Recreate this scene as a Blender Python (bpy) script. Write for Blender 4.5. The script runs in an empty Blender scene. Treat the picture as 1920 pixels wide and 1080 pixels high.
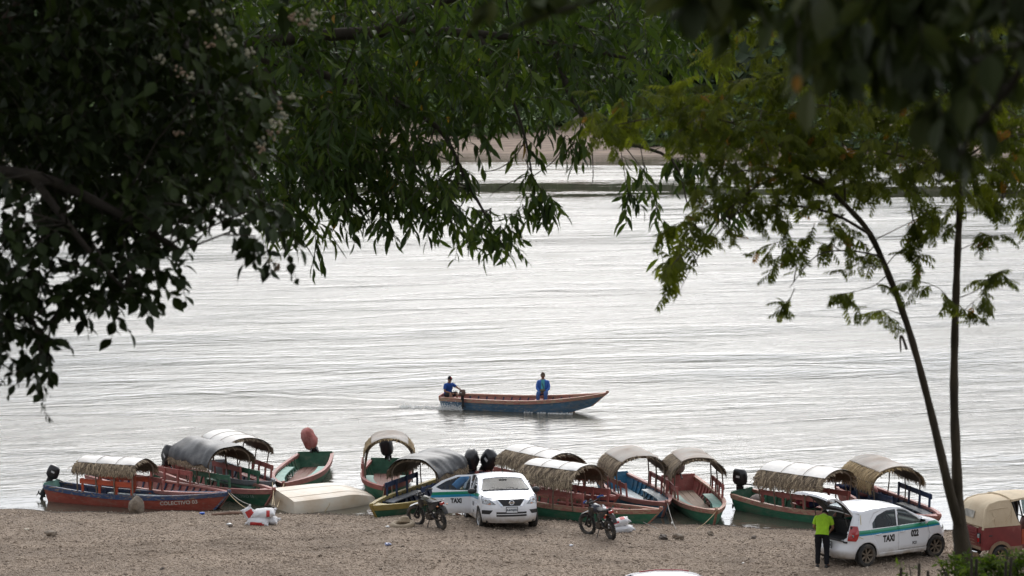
import bpy, bmesh, math, random
import numpy as np
from mathutils import Vector, Matrix, geometry

R = math.radians
PI = math.pi
random.seed(11)
rng = np.random.default_rng(11)
sc = bpy.context.scene
col = sc.collection

# ------------------------------------------------------------------ camera
CAM_Z = 14.4
LENS = 90.0
FPX = LENS / 36.0 * 1920.0
PITCH = math.atan(480.0 / FPX)
cam_d = bpy.data.cameras.new('camera')
cam = bpy.data.objects.new('camera', cam_d)
col.objects.link(cam)
cam.location = (0, 0, CAM_Z)
cam.rotation_euler = (PI / 2 - PITCH, 0, 0)
cam_d.lens = LENS
cam_d.sensor_width = 36.0
cam_d.clip_start = 0.3
cam_d.clip_end = 3000.0
cam_d.dof.use_dof = True
cam_d.dof.focus_distance = 76.0
cam_d.dof.aperture_fstop = 4.5
cam_d.dof.aperture_blades = 9
sc.camera = cam

# ------------------------------------------------------------------ world, sun, exposure
SUN_EL, SUN_AZ = 36.0, 2.0          # sun in front of the camera behind thin cloud
world = bpy.data.worlds.new('World')
sc.world = world
world.use_nodes = True
wn = world.node_tree.nodes
wl = world.node_tree.links
wn.clear()
w_out = wn.new('ShaderNodeOutputWorld')
w_bg = wn.new('ShaderNodeBackground')
w_bg.inputs['Strength'].default_value = 0.10
w_sky = wn.new('ShaderNodeTexSky')
w_sky.sky_type = 'NISHITA'
w_sky.sun_disc = False
w_sky.sun_elevation = R(SUN_EL)
w_sky.sun_rotation = R(SUN_AZ)
w_sky.dust_density = 3.2
w_sky.air_density = 1.2
w_hs = wn.new('ShaderNodeHueSaturation')
w_hs.inputs['Saturation'].default_value = 0.16
wl.new(w_sky.outputs[0], w_hs.inputs['Color'])
# broken cloud: noise on the cloud plane (direction divided by its height)
w_tc = wn.new('ShaderNodeTexCoord')
w_sep = wn.new('ShaderNodeSeparateXYZ')
wl.new(w_tc.outputs['Generated'], w_sep.inputs[0])
w_add = wn.new('ShaderNodeMath'); w_add.operation = 'ADD'; w_add.inputs[1].default_value = 0.18
w_abs = wn.new('ShaderNodeMath'); w_abs.operation = 'ABSOLUTE'
wl.new(w_sep.outputs['Z'], w_abs.inputs[0])
wl.new(w_abs.outputs[0], w_add.inputs[0])
w_dx = wn.new('ShaderNodeMath'); w_dx.operation = 'DIVIDE'
w_dy = wn.new('ShaderNodeMath'); w_dy.operation = 'DIVIDE'
wl.new(w_sep.outputs['X'], w_dx.inputs[0]); wl.new(w_add.outputs[0], w_dx.inputs[1])
wl.new(w_sep.outputs['Y'], w_dy.inputs[0]); wl.new(w_add.outputs[0], w_dy.inputs[1])
w_cmb = wn.new('ShaderNodeCombineXYZ')
wl.new(w_dx.outputs[0], w_cmb.inputs['X']); wl.new(w_dy.outputs[0], w_cmb.inputs['Y'])
w_no = wn.new('ShaderNodeTexNoise')
w_no.inputs['Scale'].default_value = 1.6
w_no.inputs['Detail'].default_value = 7.0
w_no.inputs['Roughness'].default_value = 0.6
wl.new(w_cmb.outputs[0], w_no.inputs['Vector'])
w_rmp = wn.new('ShaderNodeValToRGB')
w_rmp.color_ramp.elements[0].position = 0.34
w_rmp.color_ramp.elements[0].color = (0.62, 0.70, 0.82, 1)
w_rmp.color_ramp.elements[1].position = 0.62
w_rmp.color_ramp.elements[1].color = (1.34, 1.32, 1.31, 1)
wl.new(w_no.outputs['Fac'], w_rmp.inputs['Fac'])
w_mul = wn.new('ShaderNodeMixRGB'); w_mul.blend_type = 'MULTIPLY'; w_mul.inputs['Fac'].default_value = 1.0
w_deck = wn.new('ShaderNodeMixRGB'); w_deck.inputs['Fac'].default_value = 0.30     # thin cloud deck evening out the sky
w_deck.inputs['Color2'].default_value = (6.6, 6.75, 7.0, 1)
wl.new(w_hs.outputs[0], w_deck.inputs['Color1'])
wl.new(w_deck.outputs[0], w_mul.inputs['Color1'])
wl.new(w_rmp.outputs[0], w_mul.inputs['Color2'])
wl.new(w_mul.outputs[0], w_bg.inputs['Color'])
wl.new(w_bg.outputs[0], w_out.inputs['Surface'])

sun_d = bpy.data.lights.new('sun', 'SUN')
sun_d.energy = 0.6
sun_d.angle = R(40)
sun_d.color = (1.0, 0.95, 0.87)
sun = bpy.data.objects.new('sun', sun_d)
col.objects.link(sun)
sdir = Vector((math.sin(R(SUN_AZ)) * math.cos(R(SUN_EL)), math.cos(R(SUN_AZ)) * math.cos(R(SUN_EL)), math.sin(R(SUN_EL))))
sun.rotation_euler = sdir.to_track_quat('Z', 'Y').to_euler()

sc.view_settings.view_transform = 'Standard'
sc.view_settings.look = 'None'
sc.view_settings.exposure = 0.90
sc.view_settings.gamma = 1.0
sc.view_settings.use_curve_mapping = False
sc.cycles.max_bounces = 8
sc.cycles.transparent_max_bounces = 12
sc.cycles.sample_clamp_indirect = 6.0

# ------------------------------------------------------------------ helpers
def at(px, py, z=0.0):
    """ray through photo pixel (1920x1080) met with the level z"""
    dx = (px - 960.0) / FPX
    du = (540.0 - py) / FPX
    cp, sp = math.cos(PITCH), math.sin(PITCH)
    d = Vector((dx, cp + du * sp, -sp + du * cp))
    k = (z - CAM_Z) / d.z
    return Vector((d.x * k, d.y * k, z))

def atd(px, py, dist):
    """point at forward distance dist (world y)"""
    dx = (px - 960.0) / FPX
    du = (540.0 - py) / FPX
    cp, sp = math.cos(PITCH), math.sin(PITCH)
    d = Vector((dx, cp + du * sp, -sp + du * cp))
    k = dist / d.y
    return Vector((d.x * k, dist, CAM_Z + d.z * k))

def tag(o, label=None, cat=None, group=None, kind=None):
    if label: o['label'] = label
    if cat: o['category'] = cat
    if group: o['group'] = group
    if kind: o['kind'] = kind
    return o

def empty(name, loc=(0, 0, 0), rz=0.0, parent=None, rot=None):
    o = bpy.data.objects.new(name, None)
    o.empty_display_size = 0.1
    col.objects.link(o)
    o.location = loc
    o.rotation_euler = rot if rot is not None else (0, 0, rz)
    if parent: o.parent = parent
    return o

class MB:
    """collects geometry and links it as one mesh object"""
    def __init__(self):
        self.v = []; self.f = []; self.m = []
    def add(self, verts, faces, mi=0):
        b = len(self.v)
        self.v.extend([tuple(p) for p in verts])
        self.f.extend([tuple(i + b for i in f) for f in faces])
        self.m.extend([mi] * len(faces))
        return self
    def loft(self, rings, closed=True, caps=True, mi=0):
        n = len(rings[0]); vs = [p for r in rings for p in r]; fs = []
        for i in range(len(rings) - 1):
            for j in range(n if closed else n - 1):
                a = i * n + j; b = i * n + (j + 1) % n
                fs.append((a, b, b + n, a + n))
        if caps and closed:
            fs.append(tuple(range(n - 1, -1, -1)))
            fs.append(tuple(range((len(rings) - 1) * n, len(rings) * n)))
        return self.add(vs, fs, mi)
    def box(self, c, s, M=None, mi=0, taper=1.0):
        hx, hy, hz = s[0] / 2, s[1] / 2, s[2] / 2
        vs = []
        for z in (-1, 1):
            t = taper if z > 0 else 1.0
            for x, y in ((-1, -1), (1, -1), (1, 1), (-1, 1)):
                p = Vector((x * hx * t, y * hy * t, z * hz))
                if M: p = M @ p
                vs.append(p + Vector(c))
        return self.add(vs, [(3, 2, 1, 0), (4, 5, 6, 7), (0, 1, 5, 4), (1, 2, 6, 5), (2, 3, 7, 6), (3, 0, 4, 7)], mi)
    def bar(self, a, b, w, h, mi=0, up=(0, 0, 1)):
        a = Vector(a); b = Vector(b); d = (b - a)
        if d.length < 1e-6: return self
        x = d.normalized(); u = Vector(up)
        if abs(x.dot(u)) > 0.97: u = Vector((1, 0, 0))
        y = u.cross(x).normalized(); z = x.cross(y)
        M = Matrix((x, y, z)).transposed()
        return self.box((a + b) / 2, (d.length, w, h), M, mi)
    def tube(self, path, rad, n=8, mi=0, caps=True):
        path = [Vector(p) for p in path]
        if not hasattr(rad, '__len__'): rad = [rad] * len(path)
        rings = []; prev = None
        for i, p in enumerate(path):
            t = (path[min(i + 1, len(path) - 1)] - path[max(i - 1, 0)])
            t = t.normalized() if t.length > 1e-9 else Vector((0, 0, 1))
            if prev is None:
                u = Vector((0, 0, 1)) if abs(t.z) < 0.9 else Vector((1, 0, 0))
                a = t.cross(u).normalized()
            else:
                a = (prev - t * prev.dot(t))
                a = a.normalized() if a.length > 1e-6 else t.orthogonal().normalized()
            prev = a; b = t.cross(a)
            rings.append([p + (a * math.cos(2 * PI * k / n) + b * math.sin(2 * PI * k / n)) * rad[i] for k in range(n)])
        return self.loft(rings, True, caps, mi)
    def lathe(self, prof, M=None, n=24, mi=0, caps=False):
        """prof: (radius, height) pairs round local z"""
        rings = []
        for r, h in prof:
            ring = [Vector((r * math.cos(2 * PI * k / n), r * math.sin(2 * PI * k / n), h)) for k in range(n)]
            rings.append([M @ p for p in ring] if M else ring)
        return self.loft(rings, True, caps, mi)
    def ellipsoid(self, c, r, M=None, nu=14, nv=9, mi=0):
        rings = []
        for j in range(nv + 1):
            th = PI * (j + 0.001) / (nv + 0.002)
            ring = []
            for i in range(nu):
                ph = 2 * PI * i / nu
                p = Vector((r[0] * math.sin(th) * math.cos(ph), r[1] * math.sin(th) * math.sin(ph), r[2] * math.cos(th)))
                if M: p = M @ p
                ring.append(p + Vector(c))
            rings.append(ring)
        return self.loft(rings, True, True, mi)
    def build(self, name, mats, parent=None, smooth=False, loc=None, rot=None, bevel=0.0, autosmooth=None):
        me = bpy.data.meshes.new(name)
        me.from_pydata([tuple(p) for p in self.v], [], self.f)
        mats = mats if isinstance(mats, (list, tuple)) else [mats]
        for m in mats: me.materials.append(m)
        if len(mats) > 1: me.polygons.foreach_set('material_index', self.m)
        bm = bmesh.new(); bm.from_mesh(me)
        bmesh.ops.recalc_face_normals(bm, faces=bm.faces)
        if smooth:
            ang = R(smooth if smooth is not True else 50)
            for f in bm.faces: f.smooth = True
            for e in bm.edges:
                if len(e.link_faces) == 2 and e.calc_face_angle(0) > ang: e.smooth = False
        bm.to_mesh(me); bm.free()
        o = bpy.data.objects.new(name, me)
        col.objects.link(o)
        if parent: o.parent = parent
        if loc is not None: o.location = loc
        if rot is not None: o.rotation_euler = rot
        if bevel:
            md = o.modifiers.new('bevel', 'BEVEL'); md.width = bevel; md.segments = 2
            md.limit_method = 'ANGLE'; md.angle_limit = R(40)
        return o

def np_mesh(name, verts, faces, mats, parent=None, tint=None, smooth=False, fmat=None):
    """verts (N,3), faces (M,k) arrays of equal corner count"""
    verts = np.asarray(verts, dtype=np.float32); faces = np.asarray(faces, dtype=np.int32)
    me = bpy.data.meshes.new(name)
    k = faces.shape[1]
    me.vertices.add(len(verts)); me.vertices.foreach_set('co', verts.ravel())
    me.loops.add(faces.size); me.loops.foreach_set('vertex_index', faces.ravel())
    me.polygons.add(len(faces))
    me.polygons.foreach_set('loop_start', np.arange(0, faces.size, k, dtype=np.int32))
    me.polygons.foreach_set('loop_total', np.full(len(faces), k, dtype=np.int32))
    if smooth: me.polygons.foreach_set('use_smooth', np.ones(len(faces), dtype=bool))
    for m in (mats if isinstance(mats, (list, tuple)) else [mats]): me.materials.append(m)
    if fmat is not None: me.polygons.foreach_set('material_index', np.asarray(fmat, dtype=np.int32))
    if tint is not None:
        a = me.attributes.new('tint', 'FLOAT', 'POINT')
        a.data.foreach_set('value', np.asarray(tint, dtype=np.float32))
    me.update(calc_edges=True); me.validate()
    o = bpy.data.objects.new(name, me)
    col.objects.link(o)
    if parent: o.parent = parent
    return o

# ------------------------------------------------------------------ materials
MATS = {}
def mat(name, color, rough=0.7, metal=0.0, spec=0.5, coat=0.0, var=0.0, vscale=6.0, chip=None, chip_amt=0.0, chip_scale=9.0,
        bump=0.0, bscale=40.0, stretch=(1, 1, 1), dirt=None, dirt_amt=0.0, sheen=0.0):
    """painted / plain surface: base colour with noise variation, worn chips of another colour and fine relief"""
    if name in MATS: return MATS[name]
    m = bpy.data.materials.new(name); m.use_nodes = True
    nt = m.node_tree; n = nt.nodes; l = nt.links
    b = n['Principled BSDF']
    b.inputs['Roughness'].default_value = rough
    b.inputs['Metallic'].default_value = metal
    b.inputs['Specular IOR Level'].default_value = spec
    b.inputs['Coat Weight'].default_value = coat
    b.inputs['Base Color'].default_value = (*color, 1)
    cur = None
    if var or (chip and chip_amt) or bump or (dirt and dirt_amt):
        tc = n.new('ShaderNodeTexCoord'); mp = n.new('ShaderNodeMapping')
        mp.inputs['Scale'].default_value = stretch
        l.new(tc.outputs['Object'], mp.inputs[0])
        inf = n.new('ShaderNodeObjectInfo')
        ad = n.new('ShaderNodeVectorMath'); ad.operation = 'ADD'
        sc_ = n.new('ShaderNodeVectorMath'); sc_.operation = 'SCALE'; sc_.inputs['Scale'].default_value = 13.0
        cb = n.new('ShaderNodeCombineXYZ')
        l.new(inf.outputs['Random'], cb.inputs['X']); l.new(inf.outputs['Random'], cb.inputs['Y'])
        l.new(cb.outputs[0], sc_.inputs[0]); l.new(mp.outputs[0], ad.inputs[0]); l.new(sc_.outputs[0], ad.inputs[1])
        vec = ad.outputs[0]
        def noise(scale, detail=5.0):
            t = n.new('ShaderNodeTexNoise'); t.inputs['Scale'].default_value = scale; t.inputs['Detail'].default_value = detail
            t.inputs['Roughness'].default_value = 0.62
            l.new(vec, t.inputs['Vector']); return t.outputs['Fac']
        def ramp(fac, a, b_):
            r = n.new('ShaderNodeMapRange'); r.inputs['From Min'].default_value = a; r.inputs['From Max'].default_value = b_
            r.clamp = True
            l.new(fac, r.inputs['Value']); return r.outputs[0]
        def mix(fac, c1, c2):
            x = n.new('ShaderNodeMixRGB'); l.new(fac, x.inputs['Fac'])
            for c, s in ((c1, 'Color1'), (c2, 'Color2')):
                if isinstance(c, tuple): x.inputs[s].default_value = (*c, 1)
                else: l.new(c, x.inputs[s])
            return x.outputs[0]
        cur = tuple(color)
        if var:
            lo = tuple(c * (1 - var) for c in color); hi = tuple(min(0.95, c * (1 + var)) for c in color)
            cur = mix(ramp(noise(vscale), 0.3, 0.7), lo, hi)
        if chip and chip_amt:
            cur = mix(ramp(noise(chip_scale, 8.0), 0.73 - 0.28 * chip_amt, 0.78 - 0.28 * chip_amt), cur, tuple(chip))
        if dirt and dirt_amt:
            cur = mix(ramp(noise(vscale * 0.5, 6.0), 0.62 - 0.4 * dirt_amt, 0.95 - 0.3 * dirt_amt), cur, tuple(dirt))
        if not isinstance(cur, tuple): l.new(cur, b.inputs['Base Color'])
        if bump:
            bp = n.new('ShaderNodeBump'); bp.inputs['Strength'].default_value = min(1.0, bump)
            bp.inputs['Distance'].default_value = 0.02
            l.new(noise(bscale, 6.0), bp.inputs['Height']); l.new(bp.outputs[0], b.inputs['Normal'])
    MATS[name] = m
    return m

def tint_mat(name, stops, rough=0.6, trans=0.0, spec=0.5, twosided=True):
    """colour from the per-leaf / per-stone attribute 'tint' through a ramp"""
    if name in MATS: return MATS[name]
    m = bpy.data.materials.new(name); m.use_nodes = True
    nt = m.node_tree; n = nt.nodes; l = nt.links
    b = n['Principled BSDF']; b.inputs['Roughness'].default_value = rough; b.inputs['Specular IOR Level'].default_value = spec
    a = n.new('ShaderNodeAttribute'); a.attribute_name = 'tint'
    r = n.new('ShaderNodeValToRGB'); cr = r.color_ramp
    while len(cr.elements) < len(stops): cr.elements.new(0.5)
    for e, (p, c) in zip(cr.elements, stops): e.position = p; e.color = (*c, 1)
    l.new(a.outputs['Fac'], r.inputs['Fac'])
    l.new(r.outputs[0], b.inputs['Base Color'])
    if trans:
        tr = n.new('ShaderNodeBsdfTranslucent'); mx = n.new('ShaderNodeMixShader'); mx.inputs[0].default_value = trans
        g = n.new('ShaderNodeMixRGB'); g.blend_type = 'MULTIPLY'; g.inputs['Fac'].default_value = 1.0
        g.inputs['Color2'].default_value = (1.5, 1.6, 0.6, 1)
        l.new(r.outputs[0], g.inputs['Color1']); l.new(g.outputs[0], tr.inputs['Color'])
        l.new(b.outputs[0], mx.inputs[1]); l.new(tr.outputs[0], mx.inputs[2])
        l.new(mx.outputs[0], n['Material Output'].inputs['Surface'])
    MATS[name] = m
    return m

def glass_mat(name, tint=(0.55, 0.6, 0.6), ior=1.5):
    if name in MATS: return MATS[name]
    m = bpy.data.materials.new(name); m.use_nodes = True
    nt = m.node_tree; n = nt.nodes; l = nt.links
    n.remove(n['Principled BSDF'])
    t = n.new('ShaderNodeBsdfTransparent'); t.inputs[0].default_value = (*tint, 1)
    g = n.new('ShaderNodeBsdfGlossy'); g.inputs['Roughness'].default_value = 0.02
    # Schlick reflectance of a thin pane, the same from both sides
    ge = n.new('ShaderNodeNewGeometry'); dt = n.new('ShaderNodeVectorMath'); dt.operation = 'DOT_PRODUCT'
    l.new(ge.outputs['Normal'], dt.inputs[0]); l.new(ge.outputs['Incoming'], dt.inputs[1])
    def mth(op, a, b):
        x = n.new('ShaderNodeMath'); x.operation = op
        for i, q in enumerate((a, b)):
            if isinstance(q, (int, float)): x.inputs[i].default_value = q
            else: l.new(q, x.inputs[i])
        return x
    f = mth('ADD', mth('MULTIPLY', mth('POWER', mth('SUBTRACT', 1.0, mth('ABSOLUTE', dt.outputs['Value'], 0).outputs[0]).outputs[0], 5.0).outputs[0], 0.95).outputs[0], 0.05)
    mx = n.new('ShaderNodeMixShader')
    l.new(f.outputs[0], mx.inputs[0]); l.new(t.outputs[0], mx.inputs[1]); l.new(g.outputs[0], mx.inputs[2])
    l.new(mx.outputs[0], n['Material Output'].inputs['Surface'])
    MATS[name] = m
    return m

WOOD = (0.36, 0.25, 0.16)
GREYWOOD = (0.22, 0.18, 0.14)
def paint(name, c, amt=0.5, chip=WOOD, rough=0.65):
    return mat(name, c, rough=rough, var=0.28, vscale=5.0, dirt=(0.20, 0.155, 0.115), dirt_amt=0.26, chip=chip, chip_amt=amt, chip_scale=13.0, bump=0.25, bscale=30.0, stretch=(0.5, 1, 1.5))
# ------------------------------------------------------------------ land and water
def lerp_tab(t, tab):
    xs = [a for a, _ in tab]; ys = [b for _, b in tab]
    return np.interp(t, xs, ys)
SHORE = [(-60, 77.5), (-15, 76.4), (-7, 76.1), (-4, 75.9), (-1, 75.4), (1.5, 74.9), (3.7, 74.25), (6.8, 73.8), (12.6, 73.1), (40, 71.0)]
BEACH = [(-90, 15.0), (-76, 13.6), (-72, 12.75), (-66, 11.9), (-60, 10.3), (-54, 8.9), (-46, 6.0), (-36, 3.6), (-26, 1.9), (-18, 1.05), (-12, 0.74), (-7, 0.52), (-4, 0.40), (-2.5, 0.29), (-1, 0.12), (0, 0.0), (3, -0.3), (10, -1.2), (20, -2.0)]
RUTS = [(-1.5, 60.0, -0.3, 72.6), (3.0, 60.0, 9.2, 67.2), (-16.0, 69.0, 9.0, 64.5), (-14.0, 66.0, 2.0, 71.5)]
def G(x, y):
    x = np.asarray(x, dtype=float); y = np.asarray(y, dtype=float)
    t = y - lerp_tab(x, SHORE) + 0.25 * np.sin(x * 0.9) * np.exp(-((y - 75) / 6) ** 2) + 0.12 * np.sin(x * 2.7 + 1.0) * np.exp(-((y - 75) / 4) ** 2)
    z = lerp_tab(t, BEACH)
    und = 0.03 * np.sin(x * 1.1 + y * 0.6) + 0.022 * np.sin(x * 0.63 - y * 1.3 + 2) + 0.015 * np.sin(x * 2.3 + y * 1.9)
    z = z + und * np.clip((-t - 1.0) / 3.0, 0, 1)
    # wheel ruts
    for x0, y0, x1, y1 in RUTS:
        dx, dy = x1 - x0, y1 - y0; L = math.hypot(dx, dy)
        s = ((x - x0) * dx + (y - y0) * dy) / L; d = ((x - x0) * dy - (y - y0) * dx) / L + 0.15 * np.sin(s * 0.7 + x0)
        for o in (-0.72, 0.72):
            z = z - (0.035 * np.exp(-((d - o) / 0.10) ** 2) - 0.022 * np.exp(-((np.abs(d - o) - 0.20) / 0.08) ** 2)) * np.clip(s / 1.5, 0, 1) * np.clip((L - s) / 1.5, 0, 1)
    # low rise on the right where the forked tree stands
    bump = 1.35 * np.exp(-((y - 21.5) / 3.2) ** 2) / (1 + np.exp(-(x - 3.15) / 0.28))
    return z + bump
def on_ground(px, py):
    z = 0.3
    for _ in range(12):
        p = at(px, py, z); z = float(G(p.x, p.y))
    return at(px, py, z)

def grid_mesh(name, xs, ys, zf, m, smooth=True):
    X, Y = np.meshgrid(xs, ys); Z = zf(X, Y)
    v = np.stack([X, Y, Z], -1).reshape(-1, 3)
    nx, ny = len(xs), len(ys)
    i = np.arange(nx - 1); j = np.arange(ny - 1)
    I, J = np.meshgrid(i, j); a = (J * nx + I).ravel()
    f = np.stack([a, a + 1, a + nx + 1, a + nx], -1)
    return np_mesh(name, v, f, m, smooth=smooth)

def ground_mat():
    m = bpy.data.materials.new('gravel_ground'); m.use_nodes = True
    n = m.node_tree.nodes; l = m.node_tree.links; b = n['Principled BSDF']
    b.inputs['Roughness'].default_value = 0.92; b.inputs['Specular IOR Level'].default_value = 0.25
    tc = n.new('ShaderNodeTexCoord')
    def noise(s, d=6.0, r=0.6, vec=None):
        t = n.new('ShaderNodeTexNoise'); t.inputs['Scale'].default_value = s; t.inputs['Detail'].default_value = d; t.inputs['Roughness'].default_value = r
        l.new(vec or tc.outputs['Object'], t.inputs['Vector']); return t.outputs['Fac']
    r1 = n.new('ShaderNodeValToRGB')
    e = r1.color_ramp.elements
    e[0].position = 0.30; e[0].color = (0.17, 0.125, 0.092, 1)
    e[1].position = 0.72; e[1].color = (0.40, 0.315, 0.24, 1)
    l.new(noise(24.0, 8.0, 0.72), r1.inputs['Fac'])
    r2 = n.new('ShaderNodeMapRange'); r2.inputs['From Min'].default_value = 0.35; r2.inputs['From Max'].default_value = 0.7
    r2.inputs['To Min'].default_value = 0.72; r2.inputs['To Max'].default_value = 1.18
    l.new(noise(0.7, 5.0), r2.inputs['Value'])
    mx = n.new('ShaderNodeMixRGB'); mx.blend_type = 'MULTIPLY'; mx.inputs['Fac'].default_value = 1.0
    l.new(r1.outputs[0], mx.inputs['Color1']); l.new(r2.outputs[0], mx.inputs['Color2'])
    # grass and soil on the bank above the beach (z > 1.3)
    sp = n.new('ShaderNodeSeparateXYZ'); l.new(tc.outputs['Object'], sp.inputs[0])
    r3 = n.new('ShaderNodeMapRange'); r3.inputs['From Min'].default_value = 1.2; r3.inputs['From Max'].default_value = 2.2
    l.new(sp.outputs['Z'], r3.inputs['Value'])
    m3 = n.new('ShaderNodeMixRGB'); l.new(r3.outputs[0], m3.inputs['Fac']); l.new(mx.outputs[0], m3.inputs['Color1'])
    m3.inputs['Color2'].default_value = (0.06, 0.065, 0.03, 1)
    # wet strip by the water
    r4 = n.new('ShaderNodeMapRange'); r4.inputs['From Min'].default_value = 0.02; r4.inputs['From Max'].default_value = 0.075
    r4.inputs['To Min'].default_value = 1.0; r4.inputs['To Max'].default_value = 0.0
    l.new(sp.outputs['Z'], r4.inputs['Value'])
    m4 = n.new('ShaderNodeMixRGB'); l.new(r4.outputs[0], m4.inputs['Fac']); l.new(m3.outputs[0], m4.inputs['Color1'])
    m4.inputs['Color2'].default_value = (0.075, 0.06, 0.045, 1)
    l.new(m4.outputs[0], b.inputs['Base Color'])
    bp = n.new('ShaderNodeBump'); bp.inputs['Strength'].default_value = 0.9; bp.inputs['Distance'].default_value = 0.05
    l.new(noise(17.0, 8.0, 0.7), bp.inputs['Height']); l.new(bp.outputs[0], b.inputs['Normal'])
    return m

ys = np.concatenate([np.arange(-40, 54, 2.0), np.arange(54, 61, 0.3), np.arange(61, 79, 0.1), np.arange(79, 86, 0.5), [90, 96]])
xs = np.concatenate([np.arange(-120, -20, 5.0), np.arange(-20, 20, 0.125), np.arange(20, 121, 5.0)])
ground = grid_mesh('ground', xs, ys, G, ground_mat())
tag(ground, kind='structure')

WAKE = (at(836, 741, 0.4).x, at(836, 741, 0.4).y)
def water_mat():
    m = bpy.data.materials.new('river_water'); m.use_nodes = True
    n = m.node_tree.nodes; l = m.node_tree.links; b = n['Principled BSDF']
    b.inputs['Base Color'].default_value = (0.085, 0.078, 0.058, 1)
    b.inputs['IOR'].default_value = 1.36
    tc = n.new('ShaderNodeTexCoord')
    geo = tc.outputs['Object']
    def mapping(scale, rz=0.0, loc=(0, 0, 0)):
        mp = n.new('ShaderNodeMapping'); mp.vector_type = 'TEXTURE'     # turn first, then stretch
        mp.inputs['Scale'].default_value = tuple(1.0 / q for q in scale); mp.inputs['Rotation'].default_value = (0, 0, rz)
        l.new(geo, mp.inputs[0]); return mp.outputs[0]
    def noise(vec, s, d=4.0, r=0.55, dist=0.0):
        t = n.new('ShaderNodeTexNoise'); t.inputs['Scale'].default_value = s; t.inputs['Detail'].default_value = d
        t.inputs['Roughness'].default_value = r; t.inputs['Distortion'].default_value = dist
        l.new(vec, t.inputs['Vector']); return t.outputs['Fac']
    def mth(op, a, b_=None, clamp=False):
        x = n.new('ShaderNodeMath'); x.operation = op; x.use_clamp = clamp
        for i, q in enumerate((a, b_)):
            if q is None: continue
            if isinstance(q, (int, float)): x.inputs[i].default_value = q
            else: l.new(q, x.inputs[i])
        return x.outputs[0]
    def rng_(v, a, b_, c, d_):
        r = n.new('ShaderNodeMapRange'); r.clamp = True; r.interpolation_type = 'SMOOTHSTEP'
        for k, q in (('From Min', a), ('From Max', b_), ('To Min', c), ('To Max', d_)): r.inputs[k].default_value = q
        l.new(v, r.inputs['Value']); return r.outputs[0]
    sp = n.new('ShaderNodeSeparateXYZ'); l.new(geo, sp.inputs[0])
    Y = sp.outputs['Y']; X = sp.outputs['X']
    # wind streaks / swell / ripples
    w1 = noise(mapping((0.40, 1.0, 1), R(20)), 1.0, 6.0, 0.62, 1.2)
    w2 = noise(mapping((1.0, 2.6, 1), R(28)), 1.0, 5.0, 0.6, 0.8)
    w3 = noise(mapping((1.6, 6.0, 1), R(12)), 1.0, 3.0, 0.5)
    big = noise(mapping((0.012, 0.05, 1), R(6)), 1.0, 3.0, 0.5, 0.4)
    gust = mth('MULTIPLY', rng_(big, 0.36, 0.64, 0.5, 1.4), rng_(noise(mapping((0.06, 0.24, 1), R(14)), 1.0, 5.0, 0.6, 0.8), 0.34, 0.68, 0.55, 1.6))
    # sheltered belt along the beach, slick bands beyond
    shore = rng_(Y, 76.0, 84.0, 0.10, 1.0)
    wob = mth('ADD', Y, mth('ADD', mth('MULTIPLY', X, 0.10), mth('MULTIPLY', mth('SUBTRACT', noise(mapping((0.03, 0.03, 1)), 1.0, 3.0), 0.5), 14.0)))
    wob = mth('ADD', wob, mth('MULTIPLY', mth('SUBTRACT', noise(mapping((0.05, 0.16, 1), R(5)), 1.0, 6.0, 0.7), 0.5), 70.0))
    band = mth('MULTIPLY', rng_(wob, 219, 229, 0, 1), rng_(wob, 243, 253, 1, 0))
    far = rng_(wob, 268, 284, 0, 1)
    calm = mth('MAXIMUM', band, mth('MULTIPLY', far, 0.95))
    ex = mth('DIVIDE', mth('SUBTRACT', X, WAKE[0] + 3.6), 4.2); ey = mth('DIVIDE', mth('SUBTRACT', Y, WAKE[1] - 3.2), 4.0)
    lee = mth('MULTIPLY', 0.72, mth('POWER', 2.718, mth('MULTIPLY', -1.0, mth('ADD', mth('MULTIPLY', ex, ex), mth('MULTIPLY', ey, ey)))))
    gust = mth('MULTIPLY', gust, mth('SUBTRACT', 1.0, lee))       # flat water beside the boat
    amp = mth('MULTIPLY', mth('MULTIPLY', gust, shore), mth('SUBTRACT', 1.0, mth('MULTIPLY', calm, 0.93)))
    h = mth('ADD', mth('MULTIPLY', w1, 0.235), mth('ADD', mth('MULTIPLY', w2, 0.13), mth('MULTIPLY', w3, 0.035)))
    # wake: ridges spreading behind and beside the moving boat
    wx0, wy0 = WAKE
    u = mth('SUBTRACT', wx0, X); v = mth('ABSOLUTE', mth('SUBTRACT', mth('SUBTRACT', Y, wy0), mth('MULTIPLY', u, 0.10)))
    dv = mth('SUBTRACT', v, mth('ADD', mth('MULTIPLY', u, 0.20), mth('MULTIPLY', noise(mapping((0.5, 0.5, 1)), 1.0, 4.0), 1.5)))
    env = mth('MULTIPLY', rng_(u, -3.5, 0.5, 0.0, 1.0), rng_(u, 1.0, 14.0, 1.0, 0.0))
    g = mth('POWER', 2.718, mth('MULTIPLY', mth('MULTIPLY', dv, dv), -1.3))
    ridge = mth('MULTIPLY', mth('MULTIPLY', mth('SINE', mth('MULTIPLY', dv, 3.4)), g), mth('MULTIPLY', env, mth('MULTIPLY', 0.15, noise(mapping((0.8, 1.2, 1)), 1.0, 4.0)))) 
    churn = mth('MULTIPLY', mth('MULTIPLY', rng_(dv, -1.6, 0.2, 1.0, 0.0), env), mth('MULTIPLY', noise(mapping((0.9, 2.2, 1), R(10)), 1.0, 5.0, 0.65, 1.0), 0.36))
    hh = mth('ADD', mth('MULTIPLY', h, amp), mth('ADD', ridge, churn))
    bp = n.new('ShaderNodeBump'); bp.inputs['Strength'].default_value = 1.0; bp.inputs['Distance'].default_value = 0.42
    l.new(hh, bp.inputs['Height']); l.new(bp.outputs[0], b.inputs['Normal'])
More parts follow.
